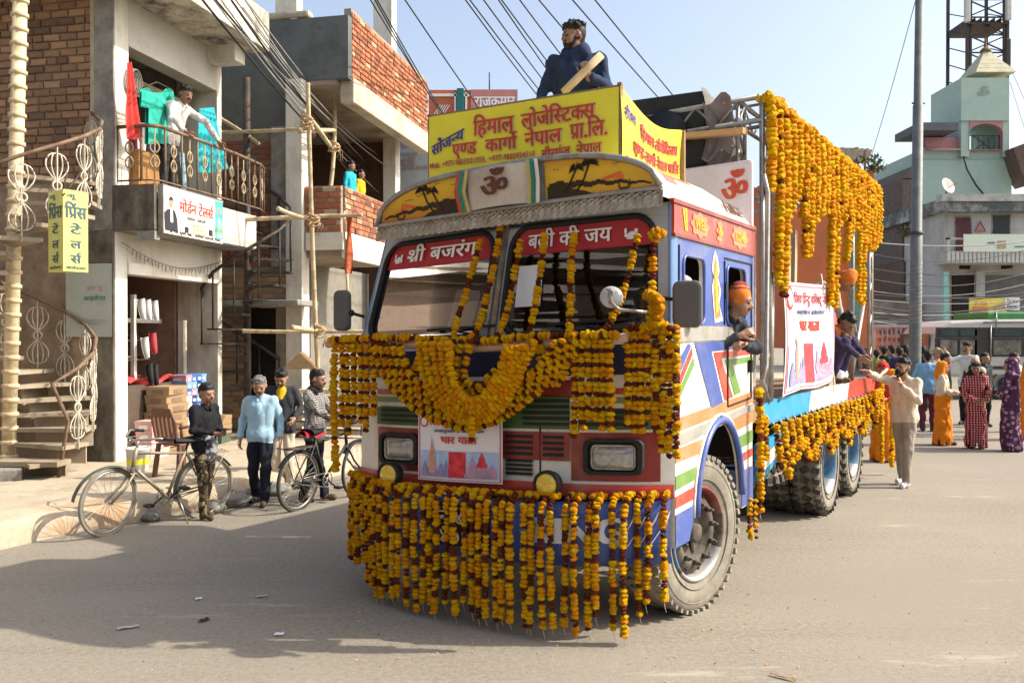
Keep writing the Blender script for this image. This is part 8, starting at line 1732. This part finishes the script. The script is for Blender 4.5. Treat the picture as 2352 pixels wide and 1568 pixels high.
# upstairs clothes
def hang(label, mm, px, y, folds, seed, name='hanging_cloth'):
    """cloth hung in frame S from picture corners (top left, top right, bottom right, bottom left)"""
    a, b, c, d = [S.pt(*p, y=y) for p in px]; m = MB()
    m.grid(lambda u, v: (a*(1-u)+b*u)*(1-v)+(d*(1-u)+c*u)*v+Vector((.015*math.sin(5*v+seed), -.035*math.sin(folds*PI*u+seed)*(.3+.7*v), .015*math.sin(7*u+seed)*v)), 26, 12)
    m.build(name, mm, label=label, cat='cloth', M=SM, fix=False)
hang('long red cloth hanging at the left end of the balcony', cloth('scarlet_cloth', (.50, .055, .045)), ((291, 146), (303, 143), (332, 318), (288, 322)), -.28, 5, 1)
hang('turquoise pleated skirt cloth hanging at the right end of the balcony', cloth('turquoise_cloth', (.04, .43, .47)), ((457, 250), (493, 247), (528, 390), (452, 398)), -.36, 11, 2)
kt = thing('kurta', 'green sequined tunic with red lining hanging over the balcony', 'tunic', SM); gm_ = cloth('emerald_tunic_cloth', (.03, .36, .27), .35)
q = [S.pt(*p, y=-.22) for p in ((326, 208), (338, 203), (352, 214), (374, 214), (386, 204), (398, 212), (404, 240), (392, 246), (394, 300), (398, 330), (336, 332), (338, 250), (324, 246))]
m = MB(); vs, fs = fill([(p.x, p.z) for p in q]); nn = len(vs); m.add([(a, -.24-.02*math.sin(22*a), b) for a, b in vs]+[(a, -.20, b) for a, b in vs], fs+[tuple(i+nn for i in f[::-1]) for f in fs]); m.build('body', gm_, kt, fix=False)
a, b, c, d = [S.pt(*p, y=-.25) for p in ((388, 245), (402, 240), (396, 305), (382, 310))]; m = MB(); m.add([a, b, c, d], [(0, 1, 2, 3)]); m.build('red_lining', MATS['scarlet_cloth'], kt, fix=False)
m = MB(); m.tube([S.pt(330, 203, y=-.2), S.pt(362, 190, y=-.2), S.pt(398, 208, y=-.2)], .01, 5); m.build('hanger', K_iron, kt)
for k, (x0, mm, z1) in enumerate(((1.0, c_maroon, 5.1), (1.25, c_white, 5.25), (1.5, c_plum, 5.0), (1.75, c_char, 4.95), (2.0, c_grn, 5.1), (2.25, c_blue, 5.0))):
    m = MB(); m.grid(lambda u, v: Vector((x0+.16*u+.03*math.sin(4*v+k), .5+.05*math.sin(7*u+k), z1-.75*v)), 8, 8); m.build('hanging_shirt', mm, label='%s garment from the left on the line inside the upper room' % ORD[k], cat='garment', group='garments in the upper room', M=SM, fix=False)
pc(thing('wooden_counter', 'orange brown wooden counter behind the balcony railing', 'counter', SM), 'counter', mat('varnished_counter', (.34, .17, .06), .6, var=.2), (.35, 1.0, -.12, .25, 4.0, 4.62))
# brown plastic chair and white pail on the pavement
cg = G(405, 1098, .26); chr_ = thing('plastic_chair', 'brown plastic chair with slatted back on the pavement', 'chair', TR((cg.x, cg.y+.15, .26), D_(150))); pm = mat('brown_plastic', (.16, .075, .05), .45, var=.1)
pc(chr_, 'seat', pm, (-.21, .21, -.2, .2, .40, .43), bev=.02)
m = MB(); out = [(-.2, .44), (.2, .44), (.22, .70), (.16, .86), (-.16, .86), (-.22, .70)]; sl_ = [[(-.155+.075*k, .50), (-.125+.075*k, .50), (-.125+.075*k, .76), (-.155+.075*k, .76)] for k in range(5)]
sheet(m, out, sl_, lambda a, b, k: Vector((a, .2+k+.18*(b-.44), b)), .022); m.build('backrest', pm, chr_)
for sx in (-1, 1):
    for sy in (-1, 1): m = MB(); m.beam((sx*.19, sy*.18, .41), (sx*.22, sy*.22, 0), .04, .05); m.build('leg', pm, chr_)
    m = MB(); m.tube([(sx*.21, .2, .62), (sx*.24, .05, .64), (sx*.23, -.18, .62), (sx*.22, -.19, .42)], .02, 6); m.build('armrest', pm, chr_)
pg = G(316, 1083, .26); pl2 = thing('pail', 'white plastic pail with yellow label behind the bicycle handlebar', 'pail', TR(pg)); m = MB(); m.lathe([(.11, 0), (.125, .02), (.145, .28), (.155, .29), (.15, .31), (.135, .30), (.12, .02)], 24); m.build('body', mat('white_pail', (.62, .62, .58), .5), pl2); m = MB(); m.lathe([(.1325, .10), (.139, .18)], 24, cap=False); m.build('label_band', C_yellow, pl2, fix=False); m = MB(); m.tube([Vector((.15*math.cos(a), .02, .29+.10*math.sin(a))) for a in [PI*k/12 for k in range(13)]], .004, 4); m.build('bail', C_steel, pl2)
# stones along the kerb
for k, (px_, py_, s) in enumerate(((545, 1165, .16), (585, 1152, .13), (500, 1178, .12), (630, 1138, .15), (655, 1132, .1), (350, 1197, .1), (705, 1120, .13))):
    m = MB(); rr = random.Random(k); m.ball((0, 0, s*.45), (s*1.3, s, s*.6), 10, 7); m.v = [(x*(1+.25*rr.uniform(-1, 1)), y*(1+.25*rr.uniform(-1, 1)), max(-.01, z*(1+.2*rr.uniform(-1, 1)))) for x, y, z in m.v]; g_ = G(px_, py_); m.build('stone', K_conc, label='%s rough stone lying against the kerb near the men' % ORD[k], cat='stone', group='stones along the kerb', M=TR((g_.x-.05, g_.y+.05, 0), k))
# litter and petals on the road
def scrap(label, px, py, w, l, rz, mm, name='paper_scrap', cat='litter'):
    m = MB(); m.grid(lambda u, v: Vector((w*(u-.5), l*(v-.5), .006+.008*math.sin(5*u+3*v)**2)), 4, 4); m.build(name, mm, label=label, cat=cat, group='litter on the road', M=TR(G(px, py)+Vector((0, 0, .003)), rz), fix=False)
scrap('white ticket scrap on the road in front of the truck shadow', 640, 1460, .06, .05, .2, MATS['white_paper']); scrap('pale scrap lying mid road in the shadow', 455, 1378, .05, .04, .6, MATS['white_paper']); scrap('pale flattened wrapper left in the shaded road', 292, 1444, .14, .05, .5, mat('faded_wrapper', (.4, .38, .33), .8)); scrap('dark leaf flat on the road in the truck shadow', 468, 1427, .08, .05, 1., K_wire); scrap('thin dark stick at the bottom right of the road', 1800, 1560, .02, .16, .9, C_wood, 'stick', 'stick'); scrap('pale scrap near the kerb in the shadow', 600, 1372, .09, .04, .4, MATS['faded_wrapper'])
m = MB(); rr = random.Random(21); m.mats = [Y_M[0], Y_M[2], M_M[0]]
for k in range(110):
    s, t = rr.uniform(-1.9, 1.2), rr.uniform(-1.1, 2.9); p = T.w((s+rr.gauss(0, .3), t, .006)); a = rr.uniform(0, 6.28); l = rr.uniform(.006, .016); m.cur = rr.choices((0, 1, 2), (5, 3, 2))[0]; u = Vector((math.cos(a), math.sin(a), rr.uniform(-.2, .3)))*l; v = Vector((-math.sin(a), math.cos(a), 0))*l*.5; m.add([p-u, p+v, p+u+Vector((0, 0, .006)), p-v], [(0, 1, 2, 3)])
m.build('fallen_petals', None, label='scattered marigold petals on the road around the truck', cat='petals', kind='stuff', fix=False)
m = MB(); rr = random.Random(22); gm2 = [mat('grit_dark', (.13, .11, .085), .95), mat('grit_pale', (.42, .37, .29), .95)]; m.mats = gm2
for k in range(380):
    Y = 5.2+rr.random()**1.6*9; X = rr.uniform(-.62, .62)*Y; p = Vector((X, Y, 0)); r = rr.uniform(.003, .008); m.cur = rr.randrange(2); m.add([p+Vector((r*math.cos(a), r*math.sin(a), 0)) for a in (0, 1.3, 2.6, 3.9, 5.2)]+[p+Vector((0, 0, r*.8))], [(i, (i+1) % 5, 5) for i in range(5)])
m.build('road_grit', None, label='loose grit and pebbles scattered over the road', cat='grit', kind='stuff', fix=False)
# unseen houses, added out of view so the windscreen has something to mirror
nb = thing('unseen_mirrored_house', 'brown plastered corner house closing the street left of the picture', 'building', TR((-11.5, -3, 0)))
pc(nb, 'wall', mat('brown_house_plaster', (.14, .10, .072), .9, var=.15, dirt=(.15, .1, .07), damt=.4), (-4, 0, -12, 13.5, 0, 8.2))
for k in range(5):
    for z in (1.0, 4.3): pc(nb, 'window', K_black, (.0, .03, -10.6+3.4*k, -9.0+3.4*k, z, z+1.7)); pc(nb, 'window_frame', K_white, (.0, .06, -10.8+3.4*k, -8.8+3.4*k, z+1.7, z+1.9))
pc(nb, 'balcony_slab', K_white, (0, .6, -12, 13.5, 3.5, 3.7)); pc(nb, 'roof_edge', K_stain, (-4, .5, -12, 13.6, 8.2, 8.6))
nb2 = thing('unseen_mirrored_row', 'pale house row standing across the road behind the viewer', 'building', TR((0, -26, 0))); pc(nb2, 'wall', mat('pale_house_wall', (.34, .30, .25), .9, var=.1), (-24, 10, -6, 0, 0, 8.5));  # unseen row added behind the camera for the cab glass to reflect
for k in range(9): pc(nb2, 'window', K_black, (-22+3.6*k, -20.4+3.6*k, .0, .05, 1.2, 3.0)); pc(nb2, 'window', K_black, (-22+3.6*k, -20.4+3.6*k, .0, .05, 4.7, 6.4))
